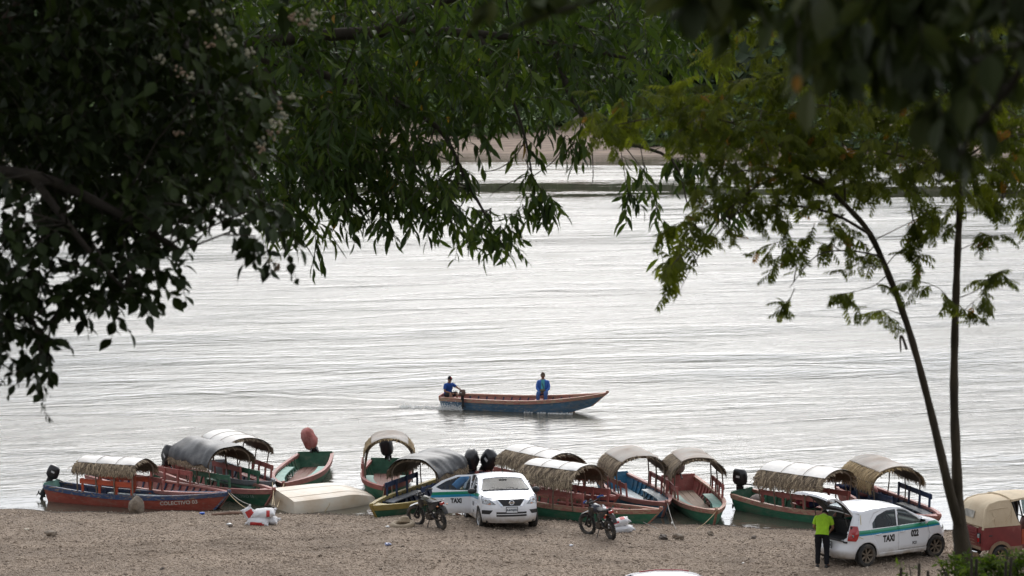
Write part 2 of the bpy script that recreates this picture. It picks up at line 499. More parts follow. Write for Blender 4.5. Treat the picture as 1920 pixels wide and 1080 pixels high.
    ro = mth('ADD', 0.03, mth('MULTIPLY', amp, 0.17))
    l.new(ro, b.inputs['Roughness'])
    return m
wx = [-400, -200, -100, -50, 0, 50, 100, 200, 400]
wy = [60, 70, 80, 100, 150, 200, 250, 300, 330]
water = grid_mesh('river_water', np.array(wx, float), np.array(wy, float), lambda X, Y: X * 0, water_mat(), smooth=False)
tag(water, kind='structure')

# far bank: sand bar then hillside
FARP = [(300, -1.5), (306, -0.1), (312, 0.75), (320, 1.5), (330, 3.4), (345, 6.2), (360, 9.5), (400, 20), (460, 38), (560, 60), (700, 70)]
def GF(x, y):
    yy = y + 4.0 * np.sin(x * 0.045 + 0.6) + 2.0 * np.sin(x * 0.11)
    return lerp_tab(yy, FARP) + 0.25 * np.sin(x * 0.5 + y * 0.3) * np.clip((y - 312) / 20, 0, 1)
def far_mat():
    m = bpy.data.materials.new('far_bank_sand'); m.use_nodes = True
    n = m.node_tree.nodes; l = m.node_tree.links; b = n['Principled BSDF']; b.inputs['Roughness'].default_value = 0.95
    tc = n.new('ShaderNodeTexCoord'); sp = n.new('ShaderNodeSeparateXYZ'); l.new(tc.outputs['Object'], sp.inputs[0])
    mp = n.new('ShaderNodeMapping'); mp.inputs['Scale'].default_value = (0.25, 0.9, 2.0); l.new(tc.outputs['Object'], mp.inputs[0])
    t = n.new('ShaderNodeTexNoise'); t.inputs['Scale'].default_value = 1.2; t.inputs['Detail'].default_value = 7; l.new(mp.outputs[0], t.inputs['Vector'])
    r = n.new('ShaderNodeValToRGB'); e = r.color_ramp.elements
    e[0].position = 0.35; e[0].color = (0.20, 0.145, 0.11, 1); e[1].position = 0.7; e[1].color = (0.36, 0.27, 0.205, 1)
    l.new(t.outputs['Fac'], r.inputs['Fac'])
    z = n.new('ShaderNodeMapRange'); z.inputs['From Min'].default_value = 1.6; z.inputs['From Max'].default_value = 4.5; l.new(sp.outputs['Z'], z.inputs['Value'])
    mx = n.new('ShaderNodeMixRGB'); mx.inputs['Color2'].default_value = (0.035, 0.045, 0.02, 1)
    l.new(z.outputs[0], mx.inputs['Fac']); l.new(r.outputs[0], mx.inputs['Color1']); l.new(mx.outputs[0], b.inputs['Base Color'])
    return m
far_bank = grid_mesh('far_bank', np.arange(-400, 401, 4.0), np.concatenate([np.arange(298, 350, 1.5), np.arange(350, 701, 10.0)]), GF, far_mat())
tag(far_bank, kind='structure')
# ------------------------------------------------------------------ boats
M_THATCH = tint_mat('thatch', [(0.0, (0.085, 0.06, 0.04)), (0.45, (0.20, 0.15, 0.10)), (0.8, (0.34, 0.26, 0.17)), (1.0, (0.46, 0.36, 0.24))], rough=0.9)
M_STRAW = tint_mat('straw', [(0.0, (0.16, 0.11, 0.05)), (0.5, (0.36, 0.25, 0.12)), (1.0, (0.55, 0.42, 0.24))], rough=0.9)
M_POLE = mat('pole_wood', (0.17, 0.13, 0.095), 0.85, var=0.4, vscale=9, bump=0.3, stretch=(1, 1, 0.4))
M_SHEETW = mat('white_sheet', (0.76, 0.73, 0.69), 0.6, var=0.12, vscale=3, dirt=(0.45, 0.38, 0.31), dirt_amt=0.32, bump=0.4, bscale=6)
M_SHEETC = mat('corrugated_sheet', (0.66, 0.61, 0.55), 0.7, var=0.25, vscale=3, dirt=(0.34, 0.25, 0.19), dirt_amt=0.55)
M_TARP = mat('black_tarp', (0.026, 0.027, 0.03), 0.5, var=0.4, vscale=3, dirt=(0.16, 0.15, 0.14), dirt_amt=0.35, bump=0.5, bscale=7)
M_COWL = mat('black_cowl', (0.012, 0.012, 0.014), 0.28, spec=0.5, var=0.3, vscale=5)
M_DARKMETAL = mat('dark_metal', (0.02, 0.02, 0.022), 0.45, metal=0.3, var=0.4, vscale=12)
M_PLANKW = mat('bare_plank', (0.30, 0.215, 0.155), 0.8, var=0.35, vscale=7, bump=0.4, stretch=(0.3, 2, 2), dirt=(0.14, 0.10, 0.08), dirt_amt=0.4)
M_PLANKR = mat('red_floor_plank', (0.30, 0.15, 0.12), 0.75, var=0.3, vscale=6, bump=0.3, stretch=(0.3, 2, 2), dirt=(0.22, 0.16, 0.12), dirt_amt=0.5)
M_ROPE = mat('rope', (0.42, 0.33, 0.2), 0.9, var=0.3, vscale=60)
M_GREYROPE = mat('grey_rope', (0.32, 0.3, 0.27), 0.9, var=0.3, vscale=60)

def text_tris(s, size, bold=0.0, shear=0.0, align='CENTER'):
    """flat lettering as triangles (list of 2D points, faces)"""
    c = bpy.data.curves.new('lettering', 'FONT')
    c.body = s; c.size = size; c.align_x = align; c.align_y = 'CENTER'; c.offset = bold; c.shear = shear
    c.resolution_u = 3
    o = bpy.data.objects.new('lettering_tmp', c); col.objects.link(o)
    dg = bpy.context.evaluated_depsgraph_get()
    me = bpy.data.meshes.new_from_object(o.evaluated_get(dg))
    vs = [(v.co.x, v.co.y) for v in me.vertices]; fs = [tuple(p.vertices) for p in me.polygons]
    bpy.data.objects.remove(o); bpy.data.meshes.remove(me)
    return vs, fs

def smin(a, b): return a if a < b else b

class Hull:
    """lengthwise curves of a wooden river boat, x from stern (0) to bow (L)"""
    def __init__(s, L, B, sz=0.44, mz=0.38, bz=0.58, draft=0.12, rake=0.5, stern=0.74, lift=0.02):
        s.lift = lift
        s.L, s.B, s.sz, s.mz, s.bz, s.draft, s.rake, s.st = L, B, sz, mz, bz, draft, rake, stern
    def half(s, t):
        if t < 0.45: return s.B / 2 * (s.st + (1 - s.st) * math.sin(PI / 2 * t / 0.45))
        k = (t - 0.45) / 0.55
        return s.B / 2 * ((1 - k ** 2.3) * 0.95 + 0.05)
    def gz(s, t):
        if t < 0.4: return s.mz + (s.sz - s.mz) * ((0.4 - t) / 0.4) ** 1.6
        return s.mz + (s.bz - s.mz) * ((t - 0.4) / 0.6) ** 1.9
    def bot(s, t): return -s.draft + (max(0.0, (t - 0.6) / 0.4) ** 2) * (s.draft + s.lift)
    def gx(s, t): return t * s.L
    def bx(s, t): return 0.14 + t * (s.L - s.rake - 0.14)
    def side(s, t, k, off=0.0):
        """k 0 at gunwale .. 1 at chine (port side y>0)"""
        g = s.half(t); c = g * 0.74
        x = s.gx(t) + (s.bx(t) - s.gx(t)) * k
        y = g + (c - g) * (k ** 1.5)
        z = s.gz(t) + (s.bot(t) - s.gz(t)) * k
        return Vector((x, max(0.012, y + off), z))
    def y_at(s, x): return s.half(min(1, max(0, x / s.L)))
    def z_at(s, x): return s.gz(min(1, max(0, x / s.L)))

def mir(p): return Vector((p.x, -p.y, p.z))

def hull_mesh(h, outer, inner, parent):
    mb = MB(); N = 30; rings = []
    ks = [0, 0.2, 0.45, 0.7, 0.9, 1.0]
    for i in range(N + 1):
        t = i / N
        port = [h.side(t, k) for k in ks]
        rings.append(port + [Vector((h.bx(t), 0, h.bot(t) - 0.01))] + [mir(p) for p in reversed(port)])
    mb.loft(rings, closed=False, caps=False, mi=0)
    inn = []
    for i in range(N + 1):
        t = i / N
        fl = max(h.bot(t) + 0.05, -0.06)
        ip = []
        for k in [0, 0.35, 0.75, 1.0]:
            p = h.side(t, k, -0.035); p.z = max(p.z, fl); ip.append(p)
        inn.append([mir(p) for p in ip] + [Vector((ip[-1].x, 0, fl))] + [p for p in reversed(ip)])
    mb.loft(inn, closed=False, caps=False, mi=1)
    # bow closing piece
    r = rings[-1]; mb.add(r, [tuple(range(len(r)))], 0)
    return mb.build('hull', [outer, inner], parent, smooth=40)

def make_boat(stern, bow, label, B=1.4, outer=None, inner=None, rail=None, transom=None, floor=M_PLANKR, bench=None, brest=None,
              sz=0.44, mz=0.38, bz=0.58, canopy=None, motor=None, text=None, ribs=True, ribm=None, benches=(0.3, 0.72), brests=None,
              group='covered river boats moored along the gravel beach', zoff=0.0, deck=True, band=0.13, bow_shift=0.0, thwarts=(), fill_planks=4, lift=0.02, rake=0.5):
    ps, pb = at(stern[0], stern[1], sz + zoff), at(bow[0], bow[1], bz + zoff)
    d = pb - ps; d.z = 0
    L = d.length
    root = empty('river_boat', (ps.x, ps.y, zoff), math.atan2(d.y, d.x))
    tag(root, label, 'boat', group)
    h = Hull(L, B, sz, mz, bz, lift=lift, rake=rake)
    hull_mesh(h, outer, inner, root)
    N = 30
    for sgn in (1, -1):
        mb = MB(); rings = []
        for i in range(N + 1):
            t = i / N; g = h.half(t); z = h.gz(t); x = h.gx(t)
            p2 = h.side(t, band / max(0.2, (z - h.bot(t))))
            w_in = min(0.085, g * 0.9)
            ring = [Vector((x, g + 0.028, z + 0.012)), Vector((p2.x, p2.y + 0.030, z - band)), Vector((p2.x, p2.y - 0.012, z - band - 0.004)),
                    Vector((x, g - w_in, z - 0.035)), Vector((x, g - w_in, z + 0.012))]
            rings.append([Vector((p.x, sgn * max(p.y, 0.004), p.z)) for p in ring])
        mb.loft(rings, True, True)
        mb.build('gunwale', rail, root, smooth=30)
    # transom board
    mb = MB(); a = [h.side(0, k, -0.01) for k in (0, 0.4, 0.8, 1.0)]
    top = Vector((a[0].x, a[0].y * 0.97, a[0].z + 0.07))
    loop = [top] + a + [mir(p) for p in reversed(a)] + [mir(top)]
    mb.loft([[p + Vector((0.0, 0, 0)) for p in loop], [p + Vector((0.05, 0, 0)) for p in loop]], True, True)
    mb.build('transom', transom or inner, root)
    # stem post
    mb = MB(); pts = [h.side(1, k) for k in (0, 0.35, 0.7, 1)]
    mb.loft([[Vector((p.x - 0.07, 0.045, p.z)), Vector((p.x + 0.035, 0.03, p.z)), Vector((p.x + 0.035, -0.03, p.z)), Vector((p.x - 0.07, -0.045, p.z))] for p in
             [pts[0] + Vector((0.0, 0, 0.07))] + pts], True, True)
    mb.build('stem_post', rail, root)
    # floor planks
    fz = 0.0
    for k in range(fill_planks):
        w = 0.72 * B * 0.74 / fill_planks
        y = (k - (fill_planks - 1) / 2) * (w + 0.02)
        x1 = L * (0.80 if abs(y) < 0.2 else 0.72)
        mb = MB().bar((0.2, y, fz), (x1, y * 0.82, fz + 0.015), w, 0.025)
        mb.build('floor_plank', floor, root)
    # ribs
    if ribs:
        nr = int(L / 0.42)
        me = None
        for i in range(nr):
            t = 0.1 + 0.72 * i / (nr - 1)
            for sgn in (1, -1):
                mb = MB(); rr = []
                for k in (0.12, 0.4, 0.7, 0.95):
                    p = h.side(t, k, -0.036); p.z = max(p.z, -0.02)
                    q = p + Vector((0, -0.045, 0))
                    rr.append([Vector((p.x - 0.025, p.y, p.z)), Vector((p.x + 0.025, p.y, p.z)), Vector((q.x + 0.025, q.y, q.z)), Vector((q.x - 0.025, q.y, q.z))])
                rr = [[Vector((p.x, p.y * sgn, p.z)) for p in r] for r in rr]
                mb.loft(rr, True, True)
                mb.build('rib', ribm or inner, root)
    # foredeck
    if deck:
        mb = MB(); t0, t1 = 0.86, 0.985; rr = []
        for i in range(6):
            t = t0 + (t1 - t0) * i / 5; y = max(0.02, h.half(t) - 0.08); z = h.gz(t) - 0.03; x = h.gx(t)
            rr.append([Vector((x, y, z)), Vector((x, -y, z)), Vector((x, -y, z - 0.025)), Vector((x, y, z - 0.025))])
        mb.loft(rr, True, True); mb.build('foredeck', rail, root)
    # side benches
    if bench:
        x0, x1 = benches[0] * L, benches[1] * L
        for sgn in (1, -1):
            mb = MB(); rr = []
            for i in range(5):
                x = x0 + (x1 - x0) * i / 4; y = h.y_at(x) - 0.09; z = h.z_at(x) - 0.10
                rr.append([Vector((x, sgn * y, z)), Vector((x, sgn * (y - 0.30), z)), Vector((x, sgn * (y - 0.30), z - 0.03)), Vector((x, sgn * y, z - 0.03))])
            mb.loft(rr, True, True); o = mb.build('bench', bench, root)
            for k in (0.06, 0.5, 0.94):
                x = x0 + (x1 - x0) * k; y = h.y_at(x) - 0.36; z = h.z_at(x) - 0.13
                MB().bar((x, sgn * y, 0.0), (x, sgn * y, z), 0.05, 0.05).build('bench_leg', bench, o)
    for tx, wd, mt in thwarts:
        x = tx * L; y = h.y_at(x) - 0.06; z = h.z_at(x) - 0.11
        MB().box((x, 0, z), (wd, 2 * y, 0.035)).build('thwart_seat', mt, root)
    # backrests above the gunwale
    if brest:
        bx0, bx1 = brests or (0.28, 0.66)
        for sgn in (1, -1):
            xa, xb = bx0 * L, bx1 * L
            za, zb = h.z_at(xa) + 0.33, h.z_at(xb) + 0.33
            ya, yb = h.y_at(xa) - 0.02, h.y_at(xb) - 0.02
            o = MB().bar((xa, sgn * (ya + 0.03), za), (xb, sgn * (yb + 0.03), zb), 0.03, 0.15).build('backrest', brest, root)
            for k in (0.04, 0.36, 0.68, 0.97):
                x = xa + (xb - xa) * k; y = ya + (yb - ya) * k; z = za + (zb - za) * k
                MB().bar((x, sgn * (y - 0.03), h.z_at(x) - 0.12), (x, sgn * y, z + 0.09), 0.045, 0.07).build('backrest_post', brest, o)
    root.rotation_euler.x = R(2.2 * math.sin(stern[0] * 1.7))
    if canopy: make_canopy(h, root, **canopy)
    if motor: make_motor(h, root, **motor)
    if text:
        s, tx, size, mt = text
        vs, fs = text_tris(s, size, 0.004)
        sgn = text_side(root)
        mb = MB(); x0 = tx * L; pts = []
        for (a, b) in vs:
            x = x0 + (a if sgn < 0 else -a)
            t = x / L; zc = h.gz(t) - 0.235 + b
            k = (h.gz(t) - zc) / (h.gz(t) - h.bot(t)); 
            for _ in range(3):
                t = min(1, (x - (h.bx(0) - h.gx(0)) * 0) / L)
                p = h.side(t, k)
                t2 = t + (x - p.x) / L
                p = h.side(min(1, t2), k)
            pts.append(Vector((p.x, sgn * (p.y + 0.006), p.z)))
        mb.add(pts, fs); mb.build('lettering', mt, root)
    return root, h

def text_side(root):
    """which side (+1 port, -1 starboard) looks at the camera"""
    a = root.rotation_euler.z
    n = Vector((-math.sin(a), math.cos(a), 0))
    to = Vector((0, 0, 0)) - Vector((root.location.x, root.location.y, 0))
    return 1 if n.dot(to) > 0 else -1

def make_canopy(h, root, c0=0.25, c1=0.65, style='plain', rise=0.42, eave=0.70, cover=52, thatch=True, seed=1, W=None, straw=False, hang=0.16, posts=3):
    rg = np.random.default_rng(seed)
    x0, x1 = c0 * h.L, c1 * h.L; Lc = x1 - x0
    xm = (x0 + x1) / 2
    zg = h.z_at(xm)
    W = W or (h.B + 0.12)
    ze = zg + eave
    def arch(phi, r=0.0):
        """phi -90..90 deg across, r outward"""
        a = R(phi)
        return Vector((0, (W / 2 + r) * math.sin(a), ze + (rise + r) * math.cos(a)))
    can = empty('canopy', (0, 0, 0), parent=root, rot=(R(float(rg.uniform(-2.5, 2.5))), 0, R(float(rg.uniform(-1.5, 1.5)))))
    # arch shell (palm layer seen from below)
    mb = MB(); rings = []
    for i in range(7):
        x = x0 + 0.05 + (Lc - 0.1) * i / 6; sag = 0.04 * math.sin(PI * i / 6)
        o_ = [arch(p, 0.0) + Vector((x, 0, -sag)) for p in np.linspace(-92, 92, 17)]
        i_ = [arch(p, -0.03) + Vector((x, 0, -sag)) for p in np.linspace(92, -92, 17)]
        rings.append(o_ + i_)
    mb.loft(rings, True, True); mb.build('palm_lining', mat('palm_lining', (0.10, 0.075, 0.05), 0.95, var=0.4, vscale=12, bump=0.6, bscale=25), can, smooth=30)
    # hoops: bent saplings from gunwale to gunwale
    for k in range(posts):
        x = x0 + 0.06 + (Lc - 0.12) * k / (posts - 1)
        y = h.y_at(x) - 0.03; z = h.z_at(x) - 0.12
        lean = float(rg.normal(0, 0.03))
        path = [Vector((x + lean * 2, y, z)), Vector((x + lean, (y + W / 2) / 2, (z + ze) / 2 + 0.05))]
        path += [arch(p, -0.045) + Vector((x, 0, 0)) for p in np.linspace(84, -84, 13)]
        path += [Vector((x - lean, -(y + W / 2) / 2, (z + ze) / 2 + 0.05)), Vector((x - lean * 2, -y, z))]
        MB().tube(path, 0.022, 6).build('hoop', M_POLE, can, smooth=True)
    # eave poles
    for sgn in (1, -1):
        p = arch(76 * sgn, 0.03 if thatch else -0.03)
        MB().tube([Vector((x0 - 0.08, p.y, p.z + 0.01)), Vector((xm, p.y, p.z - 0.015)), Vector((x1 + 0.1, p.y, p.z))], 0.02, 6).build('eave_pole', M_POLE, can, smooth=True)
    # thatch strips
    if thatch:
        n = int(430 * Lc)
        V = []; F = []; T = []
        def strip(pts, wd, wv):
            b = len(V); tt = float(rg.random())
            for i, p in enumerate(pts):
                w = wd * (1 - 0.55 * i / (len(pts) - 1))
                V.append(p - wv * w); V.append(p + wv * w); T.extend([tt, tt])
            for i in range(len(pts) - 1): F.append((b + 2 * i, b + 2 * i + 1, b + 2 * i + 3, b + 2 * i + 2))
        for k in range(n):
            sgn = 1 if k % 2 else -1
            x = x0 + Lc * rg.random(); start = rg.uniform(72 if style == 'tarp' else cover - 10, 84); span = rg.uniform(18, 42)
            lift = 0.008 + 0.028 * rg.random(); sk = rg.normal(0, 0.10)
            pts = []
            for i in range(4):
                ph = start + span * i / 3
                q = arch(min(ph, 90) * sgn, lift + 0.012 * i) + Vector((x + sk * i / 3, 0, 0))
                if ph > 88: q = q + Vector((0, sgn * 0.02, -(ph - 88) / 30 * hang * 0.9))
                pts.append(q)
            strip(pts, rg.uniform(0.012, 0.026), Vector((1, 0, 0)))
        # hanging fringe along the eaves and ragged ends
        for k in range(int(230 * Lc)):
            sgn = 1 if k % 2 else -1
            x = x0 - 0.05 + (Lc + 0.1) * rg.random()
            p = arch(rg.uniform(80, 90) * sgn, 0.035 + 0.02 * rg.random()) + Vector((x, 0, 0)); ln = hang * rg.uniform(0.35, 1.0)
            o_ = rg.normal(0, 0.05)
            strip([p, p + Vector((o_ * 0.5, sgn * 0.03, -ln * 0.5)), p + Vector((o_, sgn * 0.03, -ln))], rg.uniform(0.010, 0.02), Vector((1, 0, 0)))
        for k in range(300):
            e = 1 if k % 2 else -1; ph = rg.uniform(-92, 92)
            p = arch(ph, 0.01 + 0.03 * rg.random()) + Vector((x1 - 0.05 if e > 0 else x0 + 0.05, 0, 0))
            ln = rg.uniform(0.06, 0.17)
            dn = Vector((e * ln * 0.9, math.sin(R(ph)) * 0.05, -ln * rg.uniform(0.1, 0.75)))
            wv = Vector((0, math.cos(R(ph)), -math.sin(R(ph)))).normalized()
            strip([p - Vector((e * 0.08, 0, 0)), p + dn * 0.5, p + dn], rg.uniform(0.012, 0.024), wv)
        th = np_mesh('thatch', [tuple(p) for p in V], F, M_STRAW if straw else M_THATCH, can, tint=T)
        tag(th, kind='stuff')
    # sheet on top
    if style:
        mb = MB(); rings = []
        corr = style == 'corrugated'; tarp = style == 'tarp'
        cov = 86 if tarp else cover
        nx = 60 if corr else 44
        xa, xb = x0 + (0.02 if not tarp else -0.06), x1 - (0.02 if not tarp else -0.08)
        th = 0.085 if tarp else (0.05 if thatch else 0.02)
        # corrugations run across the boat (over the arch), so the ripple is along x
        na = 23
        for i in range(nx + 1):
            u = i / nx; x = xa + (xb - xa) * u
            rip = 0.022 * math.sin(2 * PI * (xb - xa) / 0.15 * u) if corr else 0.0
            row = []
            for j in range(na):
                ph = -cov + 2 * cov * j / (na - 1)
                wob = 0.012 * math.sin(ph * 0.09 + x * 3.1 + seed) * math.sin(x * 4.3 + seed * 2)
                if tarp: wob = 0.016 * math.sin(x * 6.1 + seed + 0.03 * ph) + 0.012 * math.sin(x * 17.3 + ph * 0.09 + seed) * math.sin(ph * 0.05 + x * 2.2) + 0.02 * math.sin(ph * 0.11 + seed + x * 1.7) - 0.02 * math.sin(x * 3.1 + seed) ** 2
                edge = 0.05 * math.sin(x * 7 + seed) if (tarp and j in (0, na - 1)) else 0
                q = arch(ph, th + rip + wob)
                row.append(Vector((x, q.y, q.z - edge)))
            rings.append(row)
        top = rings; bot = [[p + Vector((0, 0, -0.008)) for p in r] for r in rings]
        full = [a + list(reversed(b)) for a, b in zip(top, bot)]
        mb.loft(full, True, True)
        nm = {'corrugated': 'corrugated_sheet', 'tarp': 'tarp', 'plain': 'sheet'}[style]
        mb.build(nm, {'corrugated': M_SHEETC, 'tarp': M_TARP, 'plain': M_SHEETW}[style], can, smooth=60)
        if style == 'plain':
            for sx in (0.33, 0.67):
                x = xa + (xb - xa) * sx
                MB().tube([arch(p, th + 0.02) + Vector((x, 0, 0)) for p in np.linspace(-cov, cov, 11)], 0.007, 5).build('tie_strap', M_POLE, can)

def make_motor(h, root, tilt=28, cover=None, swing=0.0, scale=1.0, side=0.0, cowl=None, roll=0.0, x0=-0.04):
    z0 = h.gz(max(0, x0) / h.L) + 0.07
    e = empty('outboard_motor', (x0, side, z0), parent=root, rot=(R(roll), R(tilt), R(swing)))
    e.scale = (scale,) * 3
    # bracket, leg, cowl in local coordinates (z up along the leg, x forward)
    mb = MB(); mb.box((0.02, 0.07, -0.04), (0.13, 0.03, 0.26)); mb.box((0.02, -0.07, -0.04), (0.13, 0.03, 0.26)); mb.box((-0.02, 0, 0.03), (0.14, 0.16, 0.06))
    mb.build('clamp_bracket', M_DARKMETAL, e, bevel=0.008)
    mb = MB()
    prof = [((-0.02, 0.14, 0.085), 0.22), ((-0.03, 0.12, 0.07), 0.06), ((-0.05, 0.10, 0.05), -0.2), ((-0.06, 0.10, 0.045), -0.5), ((-0.05, 0.13, 0.05), -0.66)]
    mb.loft([[Vector((c[0] + c[1] * math.cos(2 * PI * k / 10), c[2] * math.sin(2 * PI * k / 10), z)) for k in range(10)] for c, z in prof], True, True)
    mb.box((-0.06, 0, -0.48), (0.34, 0.17, 0.02)); mb.box((-0.03, 0, -0.76), (0.13, 0.02, 0.22))
    mb.ellipsoid((-0.06, 0, -0.66), (0.17, 0.05, 0.05))
    mb.build('drive_leg', M_DARKMETAL, e, smooth=40)
    mb = MB()
    for k in range(3):
        a = 2 * PI * k / 3
        Mx = Matrix.Rotation(a, 3, 'X') @ Matrix.Rotation(0.5, 3, 'Z')
        mb.ellipsoid((-0.24, 0.07 * math.cos(a), -0.66 + 0.07 * math.sin(a)), (0.012, 0.075, 0.05), Matrix.Rotation(a, 3, 'X'), 8, 5)
    mb.build('propeller', M_DARKMETAL, e)
    MB().tube([(0.1, 0, 0.16), (0.28, 0.02, 0.19), (0.52, 0.03, 0.2)], [0.025, 0.02, 0.022], 8).build('tiller', M_DARKMETAL, e, smooth=True)
    mb = MB(); rings = []
    spec = [(0.13, 0.14, 0.10, 0.0), (0.17, 0.20, 0.145, 0.0), (0.24, 0.245, 0.165, -0.01), (0.40, 0.25, 0.165, -0.015), (0.52, 0.235, 0.155, -0.02), (0.60, 0.205, 0.135, -0.03), (0.645, 0.15, 0.10, -0.04), (0.66, 0.05, 0.03, -0.05)]
    for z, a, b, cx in spec:
        ring = []
        for k in range(20):
            t = 2 * PI * k / 20; ct, s_ = math.cos(t), math.sin(t)
            e_ = 0.72
            f = 1.0
            if cover: f = 1.05 + 0.08 * math.sin(3 * t + z * 17) * math.sin(z * 9 + t) + 0.045 * math.sin(7 * t + z * 23) + 0.03 * math.sin(2 * t - z * 31)
            ring.append(Vector((cx + f * a * math.copysign(abs(ct) ** e_, ct), f * b * math.copysign(abs(s_) ** e_, s_), z)))
        rings.append(ring)
    mb.loft(rings, True, True)
    mb.build('cowl', cover or cowl or M_COWL, e, smooth=50)
    if not cover:
        for sgn in (1, -1): MB().box((0.02, sgn * 0.166, 0.42), (0.14, 0.006, 0.07)).build('cowl_decal', mat('decal_white', (0.55, 0.55, 0.55), 0.5), e)
        mb = MB().lathe([(0.252, 0.0), (0.256, 0.012), (0.252, 0.024)], Matrix.Translation((-0.01, 0, 0.225)) @ Matrix.Diagonal((1.0, 0.67, 1, 1)), 20)
        mb.build('cowl_seam', M_DARKMETAL, e)
    if cover:
        MB().lathe([(0.225, -0.012), (0.235, 0), (0.225, 0.012)], Matrix.Translation((0, 0, 0.19)) @ Matrix.Diagonal((1.0, 0.72, 1, 1)), 16).build('tie_cord', M_ROPE, e)
    return e

P_RED = paint('paint_faded_red', (0.38, 0.16, 0.14), 0.5)
P_RED2 = paint('paint_dull_red', (0.34, 0.105, 0.09), 0.42, chip=(0.30, 0.2, 0.14))
P_REDW = paint('paint_red_worn_to_wood', (0.40, 0.17, 0.13), 0.85, chip=(0.42, 0.29, 0.195))
P_BRED = paint('paint_bright_red', (0.33, 0.072, 0.048), 0.55, chip=(0.30, 0.13, 0.10))
P_ORED = paint('paint_orange_red', (0.46, 0.075, 0.03), 0.25)
P_GREEN = paint('paint_green', (0.05, 0.20, 0.115), 0.55, chip=(0.11, 0.2, 0.15))
P_DGREEN = paint('paint_dark_green', (0.032, 0.12, 0.07), 0.45, chip=(0.06, 0.1, 0.07))
P_TEAL = paint('paint_teal', (0.16, 0.34, 0.28), 0.35, chip=(0.25, 0.36, 0.3))
P_BLUE = paint('paint_blue', (0.04, 0.072, 0.16), 0.7, chip=(0.24, 0.18, 0.14))
P_SKY = paint('paint_sky_blue', (0.03, 0.17, 0.30), 0.35, chip=(0.15, 0.25, 0.32))
P_NAVY = paint('paint_navy', (0.018, 0.035, 0.085), 0.35, chip=(0.1, 0.11, 0.13))
P_OLIVE = paint('paint_olive_yellow', (0.30, 0.23, 0.065), 0.5, chip=(0.22, 0.17, 0.08))
P_GREY = paint('paint_grey', (0.20, 0.215, 0.235), 0.5, chip=(0.3, 0.28, 0.26))
P_HULLBLUE = paint('paint_hull_blue', (0.085, 0.165, 0.25), 0.62, chip=(0.22, 0.24, 0.25))
P_PALEBENCH = paint('paint_pale_blue_grey', (0.30, 0.37, 0.40), 0.35, chip=(0.2, 0.22, 0.22), rough=0.5)
P_WHITEINK = mat('lettering_white', (0.62, 0.56, 0.5), 0.7)
P_DIMINK = mat('lettering_pale_green', (0.22, 0.30, 0.26), 0.7)

# 1 red boat with the name on its side
b1, h1 = make_boat((95, 906), (430, 923), 'red boat with blue rail lettered COLECTIVO 03 under a thatched canopy', B=1.3, outer=P_BRED, inner=P_NAVY, rail=P_BLUE, transom=P_TEAL,
    floor=M_PLANKR, bench=P_PALEBENCH, benches=(0.3, 0.68), brest=P_ORED, brests=(0.22, 0.52), sz=0.5, mz=0.36, bz=0.58,
    canopy=dict(c0=0.20, c1=0.53, style='plain', cover=50, seed=3, eave=0.66, rise=0.36, posts=4), motor=dict(tilt=24, swing=8, scale=0.78), text=('COLECTIVO 03', 0.755, 0.17, P_WHITEINK))
# 2 behind it, red with blue ribs
b2, h2 = make_boat((182, 886), (432, 923), 'faded red open boat with blue ribs inside, moored behind the COLECTIVO 03 boat', B=1.3, outer=P_NAVY, inner=P_RED, rail=P_RED, transom=P_NAVY, ribm=P_NAVY,
    bench=None, brest=P_RED2, brests=(0.3, 0.62), motor=dict(tilt=5, scale=0.7), bz=0.55, band=0.10)
# 3 black tarp canopy
b3, h3 = make_boat((312, 875), (515, 918), 'red and green boat lettered COLECTIVO 16 with a shiny black tarp over its thatch', B=1.4, outer=P_DGREEN, inner=P_RED, rail=P_RED, transom=P_RED2, ribm=P_DGREEN,
    bench=P_DGREEN, brest=P_DGREEN, brests=(0.42, 0.74), canopy=dict(c0=0.26, c1=0.60, style='tarp', seed=5, eave=0.66, rise=0.5, posts=4, W=1.62), motor=dict(tilt=40, swing=-6, scale=1.15), text=('COLECTIVO 16', 0.80, 0.15, P_DIMINK), band=0.15)
# 4 grey boat behind
b4, h4 = make_boat((395, 866), (512, 903), 'weathered grey boat with a white sheet on its thatched canopy, behind the black tarp boat', B=1.4, outer=P_GREY, inner=P_GREY, rail=P_GREY, transom=P_GREY, ribm=P_NAVY,
    bench=P_RED2, brest=P_RED2, brests=(0.36, 0.74), canopy=dict(c0=0.16, c1=0.56, style='plain', cover=58, seed=8, eave=0.78, rise=0.42, W=1.6), motor=None)
# 5 no canopy, covered motor
M_REDCLOTH = mat('red_cloth', (0.33, 0.10, 0.085), 0.9, var=0.45, vscale=6, dirt=(0.35, 0.22, 0.2), dirt_amt=0.5)
b5, h5 = make_boat((592, 850), (532, 906), 'open red and green boat without a canopy, its motor wrapped in red cloth', B=1.62, outer=P_GREEN, inner=P_DGREEN, rail=P_RED, transom=P_DGREEN, floor=M_PLANKR,
    bench=P_TEAL, benches=(0.3, 0.78), motor=dict(tilt=14, cover=M_REDCLOTH, swing=0, scale=1.25, roll=22), bz=0.5, mz=0.4, deck=False, band=0.16)
# 7 facing the camera with corrugated roof
b7, h7 = make_boat((728, 862), (721, 912), 'green boat with a thick red rim facing the beach, corrugated roof with straw sides', B=1.62, outer=P_GREEN, inner=P_DGREEN, rail=P_RED2, transom=P_DGREEN, floor=M_PLANKR,
    bench=P_TEAL, benches=(0.42, 0.72), brest=P_RED2, brests=(0.34, 0.6), canopy=dict(c0=0.34, c1=0.62, style='corrugated', cover=46, seed=12, eave=0.66, rise=0.58, W=1.5, straw=True, hang=0.14), motor=dict(tilt=20, swing=4, scale=1.3, roll=10), bz=0.52, mz=0.42, deck=False, band=0.16)
